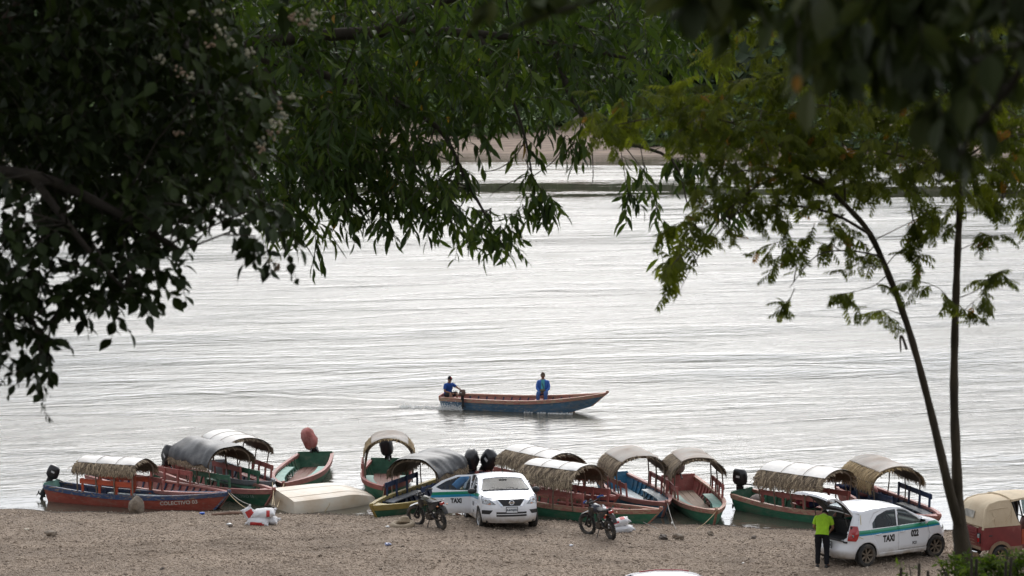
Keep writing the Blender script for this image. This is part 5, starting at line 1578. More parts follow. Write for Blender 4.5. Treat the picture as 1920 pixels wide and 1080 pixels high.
BASE_R = dict(pelvis=(0.125, 0.095), spine=(0.115, 0.085), chest=(0.135, 0.095), neck0=0.068, neck=0.058, skull=0.06)
def person(label, loc, rz, J, face, up, shirt=None, trouser=None, shoe=None, skin=M_SKIN, hair=None, cap=None, badge=None, sleeve='short', leg='long', hands=None, s=1.0, rot=None, jacket=None, group=None):
    """J: joints in metres, x forward, y left, z up. One continuous body; clothing as separate children."""
    root = empty('person', loc, rz, rot=rot); tag(root, label, 'person', group)
    J = {k: Vector(v) * s for k, v in J.items()}
    Rr = {k: (tuple(q * s for q in v) if isinstance(v, tuple) else v * s) for k, v in BASE_R.items()}
    for sd in ('l', 'r'):
        for k, v in (('sh', 0.052), ('el', 0.040), ('wr', 0.028), ('hip', 0.085), ('kn', 0.054), ('an', 0.038), ('toe', 0.035)): Rr[k + sd] = v * s
    E = [('pelvis', 'spine'), ('spine', 'chest'), ('chest', 'neck0'), ('neck0', 'neck'), ('neck', 'skull')]
    for sd in ('l', 'r'):
        E += [('chest', 'sh' + sd), ('sh' + sd, 'el' + sd), ('el' + sd, 'wr' + sd), ('pelvis', 'hip' + sd), ('hip' + sd, 'kn' + sd), ('kn' + sd, 'an' + sd), ('an' + sd, 'toe' + sd)]
    extra = [head_mesh(J['head'], face, up, s)]
    for sd, sg in (('l', 1), ('r', -1)):
        d = J['wr' + sd] - J['el' + sd]
        pn = (hands or {}).get(sd, (0.3, -sg * 0.8, -0.2))
        extra.append(hand_mesh(J['wr' + sd], d, pn, s, sg, 0.9))
    body = skin_obj('body', J, E, Rr, skin, root, extra)
    cap_hair(J['head'], face, up, s, root, hair or M_HAIR, cap, badge)
    def inter(a, b, t): return J[a] + (J[b] - J[a]) * t
    lat = (J['shl'] - J['shr']).normalized()
    def ring(c, axis, hw, hd, lt=lat, n=18):
        ax = Vector(axis).normalized(); l_ = (lt - ax * lt.dot(ax)).normalized(); f_ = ax.cross(l_)
        return [c + (l_ * (hw * math.copysign(abs(math.cos(a)) ** 0.85, math.cos(a))) + f_ * (hd * math.sin(a))) * s * (1 + 0.03 * math.sin(3 * a + c.z * 31)) for a in np.linspace(0, 2 * PI, n + 1)[:-1]]
    def limb_tube(mb, pts, rad):
        Q = []; Rr = []
        for i in range(len(pts) - 1):
            for k in range(4):
                t = k / 4; Q.append(pts[i].lerp(pts[i + 1], t)); Rr.append(rad[i] + (rad[i + 1] - rad[i]) * t)
        Q.append(pts[-1]); Rr.append(rad[-1])
        for _ in range(2): Q = [Q[0]] + [(Q[i - 1] + Q[i] * 2 + Q[i + 1]) / 4 for i in range(1, len(Q) - 1)] + [Q[-1]]
        mb.tube(Q, [r * s * (1 + 0.05 * math.sin(i * 2.3)) for i, r in enumerate(Rr)], 12)
    if shirt:
        mb = MB(); sp1 = J['spine'] - J['pelvis']; ax2 = J['chest'] - J['spine']; ax3 = J['neck0'] - J['chest']
        mb.loft([ring(inter('pelvis', 'spine', -0.25), sp1, 0.178, 0.128), ring(inter('pelvis', 'spine', 0.3), sp1, 0.172, 0.122), ring(J['spine'], sp1 + ax2, 0.168, 0.118), ring(inter('spine', 'chest', 0.5), ax2, 0.182, 0.125),
                 ring(J['chest'], ax2 + ax3, 0.192, 0.128), ring(inter('chest', 'neck0', 0.40), ax3, 0.188, 0.112), ring(inter('chest', 'neck0', 0.70), ax3, 0.150, 0.092), ring(inter('chest', 'neck0', 0.85), ax3, 0.10, 0.075), ring(inter('chest', 'neck0', 1.05), ax3, 0.068, 0.062)], True, True)
        for sd in ('l', 'r'):
            t = 0.68 if sleeve == 'short' else 1.0
            pts = [J['sh' + sd].lerp(J['chest'], 0.25), J['sh' + sd], inter('sh' + sd, 'el' + sd, t)]; rad = [0.062, 0.064, 0.064 if sleeve == 'short' else 0.054]
            if sleeve == 'long': pts.append(inter('el' + sd, 'wr' + sd, 0.88)); rad.append(0.044)
            limb_tube(mb, pts, rad)
        mb.build('shirt', shirt, root, smooth=70)
    if trouser:
        mb = MB(); sp1 = J['spine'] - J['pelvis']
        hm = (J['hipl'] + J['hipr']) / 2
        mb.loft([ring(inter('pelvis', 'spine', 0.2), sp1, 0.150, 0.102), ring(inter('pelvis', 'spine', -0.15), sp1, 0.166, 0.116), ring(J['pelvis'].lerp(hm, 1.0), sp1, 0.182, 0.128), ring(hm - sp1.normalized() * 0.07 * s, sp1, 0.15, 0.10)], True, True)
        for sd in ('l', 'r'):
            pts = [J['hip' + sd], inter('hip' + sd, 'kn' + sd, 0.5), inter('hip' + sd, 'kn' + sd, 1.0 if leg == 'long' else 0.9)]; rad = [0.104, 0.094, 0.074 if leg == 'long' else 0.088]
            if leg == 'long': pts += [inter('kn' + sd, 'an' + sd, 0.5), inter('kn' + sd, 'an' + sd, 0.97)]; rad += [0.068, 0.060]
            limb_tube(mb, pts, rad)
        mb.build('trousers' if leg == 'long' else 'shorts', trouser, root, smooth=70)
    if shoe:
        for sd in ('l', 'r'):
            a, t = J['an' + sd], J['toe' + sd]; d = (t - a); d.z = 0; d = d.normalized() if d.length > 1e-6 else Vector((1, 0, 0)); w = Vector((-d.y, d.x, 0))
            b = Vector((a.x, a.y, min(a.z, t.z) - 0.035 * s)); rings = []
            for u, hw, h in ((-0.07, 0.03, 0.05), (-0.05, 0.042, 0.09), (0.02, 0.045, 0.085), (0.10, 0.05, 0.055), (0.165, 0.045, 0.042), (0.195, 0.02, 0.03)):
                c = b + d * u * s
                rings.append([c - w * hw * s, c + w * hw * s, c + w * hw * 0.9 * s + Vector((0, 0, h * s * 0.6)), c + w * hw * 0.45 * s + Vector((0, 0, h * s)), c - w * hw * 0.45 * s + Vector((0, 0, h * s)), c - w * hw * 0.9 * s + Vector((0, 0, h * s * 0.6))])
            MB().loft(rings, True, True).build('shoe', shoe, root, smooth=50)
    return root

M_HAIR = mat('black_hair', (0.008, 0.007, 0.006), 0.8, spec=0.15)
def cloth(name, c, var=0.18): return mat(name, c, 0.9, spec=0.2, var=var, vscale=5, bump=0.5, bscale=11)
C_LIME = cloth('lime_shirt', (0.30, 0.52, 0.03)); C_BLACK = cloth('black_trousers', (0.012, 0.012, 0.015))
C_BLUE = cloth('blue_tshirt', (0.022, 0.07, 0.27)); C_DENIM = cloth('denim', (0.05, 0.10, 0.24)); C_JACKET = cloth('blue_jacket', (0.05, 0.13, 0.40))
C_AQUA = cloth('aqua_shirt', (0.10, 0.40, 0.46)); C_CHAR = cloth('charcoal_shorts', (0.03, 0.032, 0.04)); C_SKYB = cloth('light_blue_shirt', (0.06, 0.20, 0.42))
C_MAROON = cloth('maroon_shirt', (0.16, 0.02, 0.035)); C_NAVYC = cloth('navy_trousers', (0.012, 0.02, 0.05)); C_SHOE = mat('dark_shoe', (0.012, 0.011, 0.01), 0.5)
C_CAPK = cloth('black_cap', (0.012, 0.011, 0.012)); C_CAPB = cloth('brown_cap', (0.10, 0.07, 0.05)); C_CAPR = mat('red_badge', (0.5, 0.02, 0.03), 0.7)

# man in lime shirt bending over the boot
p = on_ground(1541, 1064)
heading = hatch_root.rotation_euler.z + R(40)
person('man in a lime green shirt and black trousers, seen from behind at the open boot', (p.x, p.y, p.z), heading, dict(
    pelvis=(-0.02, 0, 0.90), spine=(0.04, 0, 1.05), chest=(0.14, 0, 1.24), neck0=(0.25, 0, 1.34), neck=(0.32, 0, 1.35), skull=(0.37, 0, 1.35), head=(0.41, 0, 1.345),
    shl=(0.16, 0.18, 1.29), ell=(0.17, 0.25, 1.03), wrl=(0.36, 0.18, 0.90), shr=(0.16, -0.18, 1.29), elr=(0.17, -0.25, 1.03), wrr=(0.36, -0.16, 0.90),
    hipl=(-0.02, 0.095, 0.86), knl=(0.03, 0.11, 0.47), anl=(-0.03, 0.11, 0.085), toel=(0.11, 0.14, 0.04), hipr=(-0.02, -0.095, 0.86), knr=(0.02, -0.12, 0.47), anr=(-0.04, -0.13, 0.085), toer=(0.10, -0.16, 0.04)),
    face=(0.5, 0, -0.85), up=(0.85, 0, 0.5), shirt=C_LIME, trouser=C_BLACK, shoe=C_SHOE, s=1.0)

# helmsman sitting at the stern of the moving boat
def on_boat(root, x, y, z):
    a = root.rotation_euler.z
    return Vector((root.location.x + x * math.cos(a) - y * math.sin(a), root.location.y + x * math.sin(a) + y * math.cos(a), root.location.z + z))
L15 = h15.L; a15 = b15.rotation_euler.z
q = on_boat(b15, 0.035 * L15, 0.02, h15.z_at(0.035 * L15) - 0.05)
helms = person('man in a blue T-shirt and black cap steering at the stern of the moving boat', (q.x, q.y, q.z), a15 - R(40), dict(
    pelvis=(0, 0, 0.10), spine=(0.0, 0, 0.24), chest=(0.06, 0, 0.45), neck0=(0.09, 0, 0.56), neck=(0.10, 0, 0.60), skull=(0.115, 0, 0.64), head=(0.13, 0, 0.70),
    shl=(0.06, 0.17, 0.49), ell=(0.24, 0.28, 0.36), wrl=(0.45, 0.36, 0.27), shr=(0.06, -0.17, 0.49), elr=(0.14, -0.26, 0.25), wrr=(0.38, -0.12, 0.20),
    hipl=(0.02, 0.09, 0.08), knl=(0.40, 0.16, 0.16), anl=(0.42, 0.14, -0.26), toel=(0.54, 0.15, -0.30), hipr=(0.02, -0.09, 0.08), knr=(0.40, -0.14, 0.16), anr=(0.42, -0.14, -0.26), toer=(0.54, -0.15, -0.30)),
    face=(1, -0.1, -0.05), up=(0, 0, 1), shirt=C_BLUE, trouser=C_CHAR, leg='short', cap=C_CAPK, badge=C_CAPR, s=0.98)
# passenger
q = on_boat(b15, 0.60 * L15, 0.36, h15.z_at(0.6 * L15) + 0.06)
passenger = person('man in a blue jacket and brown cap sitting midway along the moving boat', (q.x, q.y, q.z), a15 - R(84), dict(
    pelvis=(0, 0, 0.10), spine=(0.0, 0, 0.25), chest=(0.03, 0, 0.48), neck0=(0.05, 0, 0.595), neck=(0.06, 0, 0.64), skull=(0.07, 0, 0.68), head=(0.085, 0, 0.745),
    shl=(0.03, 0.175, 0.52), ell=(0.04, 0.235, 0.27), wrl=(0.26, 0.12, 0.16), shr=(0.03, -0.175, 0.52), elr=(0.04, -0.235, 0.27), wrr=(0.26, -0.10, 0.16),
    hipl=(0.02, 0.09, 0.08), knl=(0.42, 0.15, 0.13), anl=(0.44, 0.14, -0.28), toel=(0.56, 0.16, -0.32), hipr=(0.02, -0.09, 0.08), knr=(0.42, -0.14, 0.13), anr=(0.44, -0.14, -0.28), toer=(0.56, -0.16, -0.32)),
    face=(1, 0.35, -0.05), up=(0, 0, 1), shirt=C_JACKET, sleeve='long', trouser=C_DENIM, shoe=C_SHOE, cap=C_CAPB, s=1.02)
MB().loft([[Vector((0.158, 0.07, 0.62)), Vector((0.158, -0.05, 0.62)), Vector((0.15, -0.05, 0.62)), Vector((0.15, 0.07, 0.62))],
           [Vector((0.165, 0.075, 0.45)), Vector((0.165, -0.06, 0.45)), Vector((0.13, -0.06, 0.45)), Vector((0.13, 0.075, 0.45))],
           [Vector((0.155, 0.07, 0.22)), Vector((0.155, -0.06, 0.22)), Vector((0.11, -0.06, 0.22)), Vector((0.11, 0.07, 0.22))]], True, True).build('shirt_front', C_AQUA, passenger, smooth=60)
MB().tube([(0.10, -0.06, 0.62), (0.17, -0.02, 0.47), (0.18, 0.05, 0.30), (0.2, 0.06, 0.2)], 0.012, 6).build('bag_strap', mat('brown_strap', (0.06, 0.03, 0.02), 0.8), passenger)
MB().ellipsoid((0.235, 0.01, 0.20), (0.06, 0.12, 0.07)).build('shoulder_bag', mat('olive_bag', (0.10, 0.085, 0.05), 0.85, var=0.3), passenger, smooth=True)

# person behind the open taxi door, leaning in: only lower legs and a blue back show
p = Vector(((859 - 960) / FPX * 75.5, 75.5, 0)); p.z = max(float(G(p.x, p.y)), -0.06)
person('barefoot person in a light blue shirt leaning into the sedan behind its open door', (p.x, p.y, p.z), R(20), dict(
    pelvis=(-0.10, 0, 0.88), spine=(0.02, 0, 0.99), chest=(0.20, 0, 1.10), neck0=(0.32, 0, 1.14), neck=(0.38, 0, 1.15), skull=(0.43, 0, 1.15), head=(0.47, 0, 1.14),
    shl=(0.21, 0.19, 1.12), ell=(0.38, 0.26, 0.95), wrl=(0.58, 0.22, 0.86), shr=(0.21, -0.19, 1.12), elr=(0.36, -0.26, 0.93), wrr=(0.56, -0.2, 0.84),
    hipl=(-0.10, 0.095, 0.82), knl=(-0.03, 0.13, 0.44), anl=(-0.10, 0.17, 0.075), toel=(0.04, 0.20, 0.03), hipr=(-0.10, -0.095, 0.82), knr=(-0.03, -0.12, 0.44), anr=(-0.14, -0.17, 0.075), toer=(0.0, -0.2, 0.03)),
    face=(0.9, 0, -0.4), up=(0.4, 0, 0.9), shirt=C_SKYB, trouser=C_CHAR, leg='short', shoe=None, s=0.98)

# someone asleep in the green boat
L13 = h13.L; a13 = b13.rotation_euler.z
q = on_boat(b13, 0.40 * L13, -0.30, h13.z_at(0.5 * L13) + 0.02)
person('person in a maroon shirt and navy trousers lying on the bench of the green boat', (q.x, q.y, q.z), a13, dict(
    pelvis=(0.70, 0, 0.10), spine=(0.54, 0, 0.11), chest=(0.33, 0, 0.13), neck0=(0.20, 0, 0.14), neck=(0.14, 0, 0.15), skull=(0.09, 0, 0.16), head=(0.03, 0, 0.17),
    shl=(0.29, 0.18, 0.13), ell=(0.50, 0.22, 0.16), wrl=(0.62, 0.03, 0.24), shr=(0.29, -0.18, 0.13), elr=(0.52, -0.22, 0.14), wrr=(0.64, -0.02, 0.24),
    hipl=(0.76, 0.09, 0.10), knl=(1.10, 0.10, 0.26), anl=(1.45, 0.10, 0.06), toel=(1.5, 0.12, 0.17), hipr=(0.76, -0.09, 0.10), knr=(1.12, -0.10, 0.20), anr=(1.48, -0.10, 0.06), toer=(1.52, -0.12, 0.17)),
    face=(0.25, -0.3, 0.9), up=(-1, 0, 0.2), shirt=C_MAROON, trouser=C_NAVYC, shoe=C_SHOE, s=0.95)
# ------------------------------------------------------------------ motorcycles, three-wheeler, sacks and small things on the beach
M_BIKEBLK = mat('bike_black', (0.016, 0.016, 0.017), 0.55, var=0.3, vscale=8, dirt=(0.14, 0.11, 0.08), dirt_amt=0.35)
M_MUDDY = mat('muddy_metal', (0.06, 0.045, 0.032), 0.7, metal=0.2, var=0.45, vscale=14)
M_SEATV = mat('vinyl_seat', (0.012, 0.012, 0.014), 0.65, spec=0.3)
def torus_tyre(R0, r, M, n=36, m=10, knob=True):
    mb = MB(); rings = []
    for i in range(n):
        a = 2 * PI * i / n; ring = []
        for j in range(m):
            b = 2 * PI * j / m
            rr = R0 + r * math.cos(b) * 1.05; h = r * math.sin(b) * 0.95
            ring.append(M @ Vector((rr * math.cos(a), rr * math.sin(a), h)))
        rings.append(ring)
    rings.append(rings[0]); mb.loft(rings, True, False)
    if knob:
        for i in range(n):
            a = 2 * PI * (i + 0.5) / n
            for sgn in (-1, 0, 1):
                b = sgn * 0.62; rr = R0 + (r + 0.004) * math.cos(b) * 1.05; h = (r + 0.004) * math.sin(b)
                off = 0.5 * (sgn != 0)
                A = Matrix.Rotation(a + off * PI / n, 4, 'Z')
                mb.box((0, 0, 0), (0.001, 0.001, 0.001)) if False else None
                c = M @ A @ Vector((rr, 0, h))
                Mx = (M @ A).to_3x3() @ Matrix.Rotation(b, 3, 'Y').transposed()
                mb.box(c, (0.022, 0.030, 0.024), Mx)
    return mb

def motorbike(label, rear_px, heading, accent, tank_m, shroud_m, steer=R(28), lean=R(-9), plate_white=True, s=1.0):
    p = on_ground(*rear_px)
    hd = Vector((math.cos(heading), math.sin(heading), 0))
    zf = float(G(p.x + hd.x * 1.3, p.y + hd.y * 1.3))
    root = empty('motorcycle', (p.x, p.y, p.z - 0.01), rot=(lean, -math.atan2(zf - p.z, 1.3), heading)); tag(root, label, 'motorcycle', 'dirt bikes parked on the gravel')
    root.scale = (s,) * 3
    WB = 1.32; rr_ = 0.30
    X90 = Matrix.Rotation(PI / 2, 4, 'X')
    def wheel(c, parent, Rw, tw):
        e = empty('wheel', c, parent=parent)
        torus_tyre(Rw - tw, tw, X90).build('tyre', M_TYRE, e, smooth=40)
        mb = MB(); mb.lathe([(Rw - 2 * tw + 0.01, -0.022), (Rw - 2 * tw - 0.012, 0), (Rw - 2 * tw + 0.01, 0.022), (Rw - 2 * tw + 0.02, 0), (Rw - 2 * tw + 0.01, -0.022)], X90, 32)
        mb.build('rim', M_MUDDY, e, smooth=40)
        mb = MB()
        for k in range(18):
            a = 2 * PI * k / 18; sg = 1 if k % 2 else -1
            mb.tube([(0.03 * math.cos(a + 0.5), sg * 0.02, 0.03 * math.sin(a + 0.5)), ((Rw - 2 * tw) * math.cos(a), 0, (Rw - 2 * tw) * math.sin(a))], 0.0025, 4)
        tag(mb.build('spokes', M_MUDDY, e), kind='stuff')
        MB().lathe([(0.001, -0.05), (0.035, -0.05), (0.035, 0.05), (0.001, 0.05)], X90, 14).build('hub', M_MUDDY, e)
        MB().lathe([(0.05, 0.055), (0.11, 0.055), (0.11, 0.06), (0.05, 0.06)], X90, 22).build('brake_disc', M_DARKMETAL, e)
        return e
    wheel((0, 0, rr_), root, rr_, 0.058)
    # front end steered about the head tube
    head = Vector((WB - 0.37, 0, 0.86)); axle = Vector((WB, 0, 0.33))
    fr = empty('front_end', head, parent=root, rot=(0, 0, steer))
    fa = axle - head
    # keep part -> sub-part depth: the front wheel is a part of its own, turned with the fork
    fw = empty('wheel', head, parent=root, rot=(0, 0, steer))
    torus_tyre(0.33 - 0.048, 0.048, Matrix.Translation(fa) @ X90).build('tyre', M_TYRE, fw, smooth=40)
    mb = MB(); mb.lathe([(0.245, -0.02), (0.225, 0), (0.245, 0.02), (0.255, 0), (0.245, -0.02)], Matrix.Translation(fa) @ X90, 32); mb.build('rim', M_MUDDY, fw, smooth=40)
    mb = MB()
    for k in range(18):
        a = 2 * PI * k / 18; sg = 1 if k % 2 else -1
        mb.tube([fa + Vector((0.03 * math.cos(a + 0.5), sg * 0.02, 0.03 * math.sin(a + 0.5))), fa + Vector((0.235 * math.cos(a), 0, 0.235 * math.sin(a)))], 0.0025, 4)
    tag(mb.build('spokes', M_MUDDY, fw), kind='stuff')
    MB().lathe([(0.05, 0.05), (0.12, 0.05), (0.12, 0.056), (0.05, 0.056)], Matrix.Translation(fa) @ X90, 22).build('brake_disc', M_DARKMETAL, fw)
    for sg in (1, -1):
        MB().tube([Vector((-0.03, sg * 0.085, 0.10)), fa * 0.45 + Vector((0, sg * 0.085, 0)), fa + Vector((0, sg * 0.08, 0))], [0.024, 0.028, 0.03], 8).build('fork_leg', M_DARKMETAL, fr, smooth=True)
    mb = MB(); rings = []
    for u in np.linspace(0, 1, 9):
        x = -0.10 + 0.62 * u; z = -0.07 + 0.03 * math.sin(u * PI) - 0.13 * max(0, u - 0.45) + fa.z * 0.12
        w = 0.075 - 0.03 * abs(u - 0.4); rings.append([Vector((x, w, z - 0.025)), Vector((x, 0, z + 0.012)), Vector((x, -w, z - 0.025)), Vector((x, 0, z - 0.002))])
    mb.loft(rings, True, True); mb.build('front_mudguard', M_WHITEPL if plate_white else M_BIKEBLK, fr, smooth=60)
    MB().tube([(-0.12, 0.40, 0.21), (-0.06, 0.30, 0.235), (-0.02, 0.14, 0.17), (-0.02, -0.14, 0.17), (-0.06, -0.30, 0.235), (-0.12, -0.40, 0.21)], 0.012, 8).build('handlebar', M_DARKMETAL, fr, smooth=True)
    for sg in (1, -1):
        MB().tube([(-0.06, sg * 0.29, 0.235), (-0.125, sg * 0.41, 0.208)], 0.019, 8).build('grip', M_BIKEBLK, fr)
        MB().loft([[Vector((0.02 + dx, sg * (0.25 + dy), 0.24 + dz)) for dx, dz in ((0, -0.035), (0.012, 0.0), (0, 0.04), (-0.01, 0.0))] for dx0, dy in ((0, 0), (0, 0.10), (0, 0.2)) for dx, dz in ((0, 0),)] if False else
                  [[Vector((-0.0 - 0.35 * dy, sg * (0.22 + dy), 0.235 - 0.035 * k)), Vector((0.03 - 0.35 * dy, sg * (0.22 + dy), 0.235)), Vector((-0.0 - 0.35 * dy, sg * (0.22 + dy), 0.235 + 0.05 * k)), Vector((-0.015 - 0.35 * dy, sg * (0.22 + dy), 0.235))] for dy, k in ((0.0, 0.6), (0.08, 1.0), (0.2, 0.8))], True, True).build('hand_guard', accent, fr, smooth=60)
    MB().tube([(-0.03, 0.20, 0.2), (-0.04, 0.27, 0.40)], 0.006, 6).build('mirror_stalk', M_DARKMETAL, fr)
    mb = MB(); mb.loft([[Vector((0.06, w, z)), Vector((0.085, 0, z)), Vector((0.06, -w, z)), Vector((0.03, 0, z))] for z, w in ((-0.09, 0.07), (-0.02, 0.10), (0.10, 0.11), (0.19, 0.08), (0.24, 0.04))], True, True)
    mb.build('headlight_cowl', accent if plate_white else M_BIKEBLK, fr, smooth=50)
    MB().ellipsoid((0.085, 0, 0.05), (0.02, 0.055, 0.06)).build('headlight', M_LENS, fr, smooth=True)
    # frame, engine, exhaust
    mb = MB()
    for sg in (1, -1):
        mb.tube([(0.95, sg * 0.03, 0.84), (0.62, sg * 0.06, 0.76), (0.36, sg * 0.09, 0.74), (0.30, sg * 0.09, 0.42)], 0.016, 6)
        mb.tube([(0.95, sg * 0.03, 0.80), (0.85, sg * 0.07, 0.42), (0.70, sg * 0.09, 0.28), (0.36, sg * 0.09, 0.30)], 0.016, 6)
        mb.tube([(0.36, sg * 0.09, 0.74), (-0.15, sg * 0.07, 0.82)], 0.013, 6)
    mb.tube([(0.90, 0, 0.90), (0.96, 0, 0.76)], 0.035, 8)
    mb.build('frame', M_BIKEBLK, root, smooth=40)
    mb = MB()
    for sg in (1, -1): mb.tube([(0.38, sg * 0.09, 0.38), (0, sg * 0.075, 0.30)], [0.022, 0.018], 6)
    mb.build('swing_arm', M_MUDDY, root)
    MB().tube([(0.40, 0.08, 0.62), (0.22, 0.08, 0.36)], 0.03, 8).build('shock_absorber', M_DARKMETAL, root)
    mb = MB(); mb.box((0.58, 0, 0.36), (0.34, 0.2, 0.20)); mb.lathe([(0.10, -0.13), (0.10, 0.13)], Matrix.Translation((0.50, 0, 0.36)) @ X90, 16, caps=True)
    Mc = Matrix.Translation((0.66, 0, 0.46)) @ Matrix.Rotation(R(12), 4, 'Y')
    for k in range(7): mb.lathe([(0.05, 0.0), (0.085, 0.004), (0.085, 0.012), (0.05, 0.016)], Mc @ Matrix.Translation((0, 0, 0.025 * k)), 12)
    mb.build('engine', M_MUDDY, root, smooth=40)
    MB().tube([(0.74, -0.05, 0.52), (0.82, -0.09, 0.42), (0.60, -0.13, 0.32), (0.36, -0.14, 0.46)], 0.02, 8).build('exhaust_pipe', M_MUDDY, root, smooth=True)
    MB().tube([(0.36, -0.14, 0.46), (0.24, -0.145, 0.55), (-0.10, -0.145, 0.66), (-0.16, -0.145, 0.68)], [0.02, 0.045, 0.05, 0.035], 10).build('silencer', M_DARKMETAL, root, smooth=True)
    # tank, shrouds, seat, tail
    mb = MB(); rings = []
    for x, w, z0, z1 in ((0.98, 0.05, 0.84, 0.92), (0.90, 0.11, 0.76, 0.97), (0.78, 0.14, 0.72, 1.0), (0.64, 0.12, 0.72, 0.97), (0.54, 0.08, 0.74, 0.90)):
        rings.append([Vector((x, w * math.cos(a) * (1.0 if math.sin(a) < 0.5 else 0.9), (z0 + z1) / 2 + (z1 - z0) / 2 * math.sin(a))) for a in np.linspace(0, 2 * PI, 15)[:-1]])
    mb.loft(rings, True, True); mb.build('fuel_tank', tank_m, root, smooth=60)
    for sg in (1, -1):
        mb = MB(); mb.loft([[Vector((1.02, sg * 0.13, 0.88)), Vector((1.02, sg * 0.15, 0.72)), Vector((1.0, sg * 0.14, 0.72)), Vector((1.0, sg * 0.12, 0.88))],
                            [Vector((0.84, sg * 0.17, 0.92)), Vector((0.86, sg * 0.18, 0.64)), Vector((0.84, sg * 0.16, 0.64)), Vector((0.82, sg * 0.15, 0.92))],
                            [Vector((0.68, sg * 0.135, 0.90)), Vector((0.74, sg * 0.14, 0.70)), Vector((0.72, sg * 0.12, 0.70)), Vector((0.66, sg * 0.115, 0.90))]], True, True)
        mb.build('tank_shroud', shroud_m, root, smooth=60)
        mb = MB(); mb.loft([[Vector((0.42, sg * 0.13, 0.76)), Vector((0.36, sg * 0.14, 0.54)), Vector((0.36, sg * 0.12, 0.54)), Vector((0.42, sg * 0.11, 0.76))],
                            [Vector((0.18, sg * 0.14, 0.80)), Vector((0.20, sg * 0.15, 0.62)), Vector((0.20, sg * 0.13, 0.62)), Vector((0.18, sg * 0.12, 0.80))],
                            [Vector((-0.20, sg * 0.09, 0.90)), Vector((-0.16, sg * 0.09, 0.80)), Vector((-0.16, sg * 0.07, 0.80)), Vector((-0.20, sg * 0.07, 0.90))]], True, True)
        mb.build('side_panel', accent if plate_white else M_BIKEBLK, root, smooth=60)
    mb = MB(); rings = []
    for x, w, z in ((0.66, 0.07, 0.93), (0.52, 0.10, 0.885), (0.34, 0.12, 0.87), (0.12, 0.13, 0.885), (-0.10, 0.10, 0.915), (-0.18, 0.06, 0.92)):
        rings.append([Vector((x, w, z - 0.06)), Vector((x, w * 0.95, z - 0.01)), Vector((x, w * 0.5, z + 0.012)), Vector((x, -w * 0.5, z + 0.012)), Vector((x, -w * 0.95, z - 0.01)), Vector((x, -w, z - 0.06))])
    mb.loft(rings, True, True); mb.build('seat', M_SEATV, root, smooth=50)
    mb = MB(); rings = []
    for x, w, z in ((0.02, 0.09, 0.80), (-0.18, 0.09, 0.82), (-0.32, 0.08, 0.78), (-0.42, 0.07, 0.66), (-0.46, 0.06, 0.56)):
        rings.append([Vector((x, w, z - 0.03)), Vector((x - 0.01, 0, z + 0.01)), Vector((x, -w, z - 0.03)), Vector((x + 0.01, 0, z - 0.012))])
    mb.loft(rings, True, True); mb.build('rear_mudguard', M_BIKEBLK, root, smooth=60)
    MB().box((-0.28, 0, 0.86), (0.07, 0.14, 0.08)).build('tail_light', M_REDLENS, root, bevel=0.012)
    mb = MB(); mb.tube([(0.1, 0.12, 0.90), (-0.20, 0.13, 0.95), (-0.30, 0.06, 0.96), (-0.30, -0.06, 0.96), (-0.20, -0.13, 0.95), (0.1, -0.12, 0.90)], 0.011, 6)
    mb.build('grab_rail', M_SILVER if plate_white else M_BIKEBLK, root, smooth=True)
    for sg in (1, -1):
        MB().ellipsoid((-0.27, sg * 0.17, 0.80), (0.03, 0.035, 0.022)).build('indicator', M_AMBER, root, smooth=True)
    MB().bar((0.50, 0.11, 0.30), (0.44, 0.30, 0.0), 0.02, 0.02).build('kick_stand', M_DARKMETAL, root)
    for sg in (1, -1): MB().tube([(0.46, sg * 0.08, 0.31), (0.46, sg * 0.22, 0.32)], 0.014, 6).build('foot_peg', M_DARKMETAL, root)
    return root
M_WHITEPL = mat('white_plastic', (0.62, 0.62, 0.61), 0.4, dirt=(0.25, 0.2, 0.16), dirt_amt=0.4)
M_BLUEPL = mat('blue_plastic', (0.012, 0.07, 0.28), 0.35)
motorbike('dark dirt bike with a white mudguard, parked beside the sedan\'s open door', (829, 992), R(121), M_BIKEBLK, mat('olive_tank', (0.045, 0.042, 0.022), 0.35, var=0.3), M_BIKEBLK, steer=R(24), plate_white=True, s=0.92)
motorbike('dark dirt bike with blue hand guards and tank, parked by the white sacks', (1147, 1011), R(113), M_BLUEPL, mat('navy_tank', (0.008, 0.011, 0.026), 0.3), M_BIKEBLK, steer=R(20), plate_white=False, s=0.95)

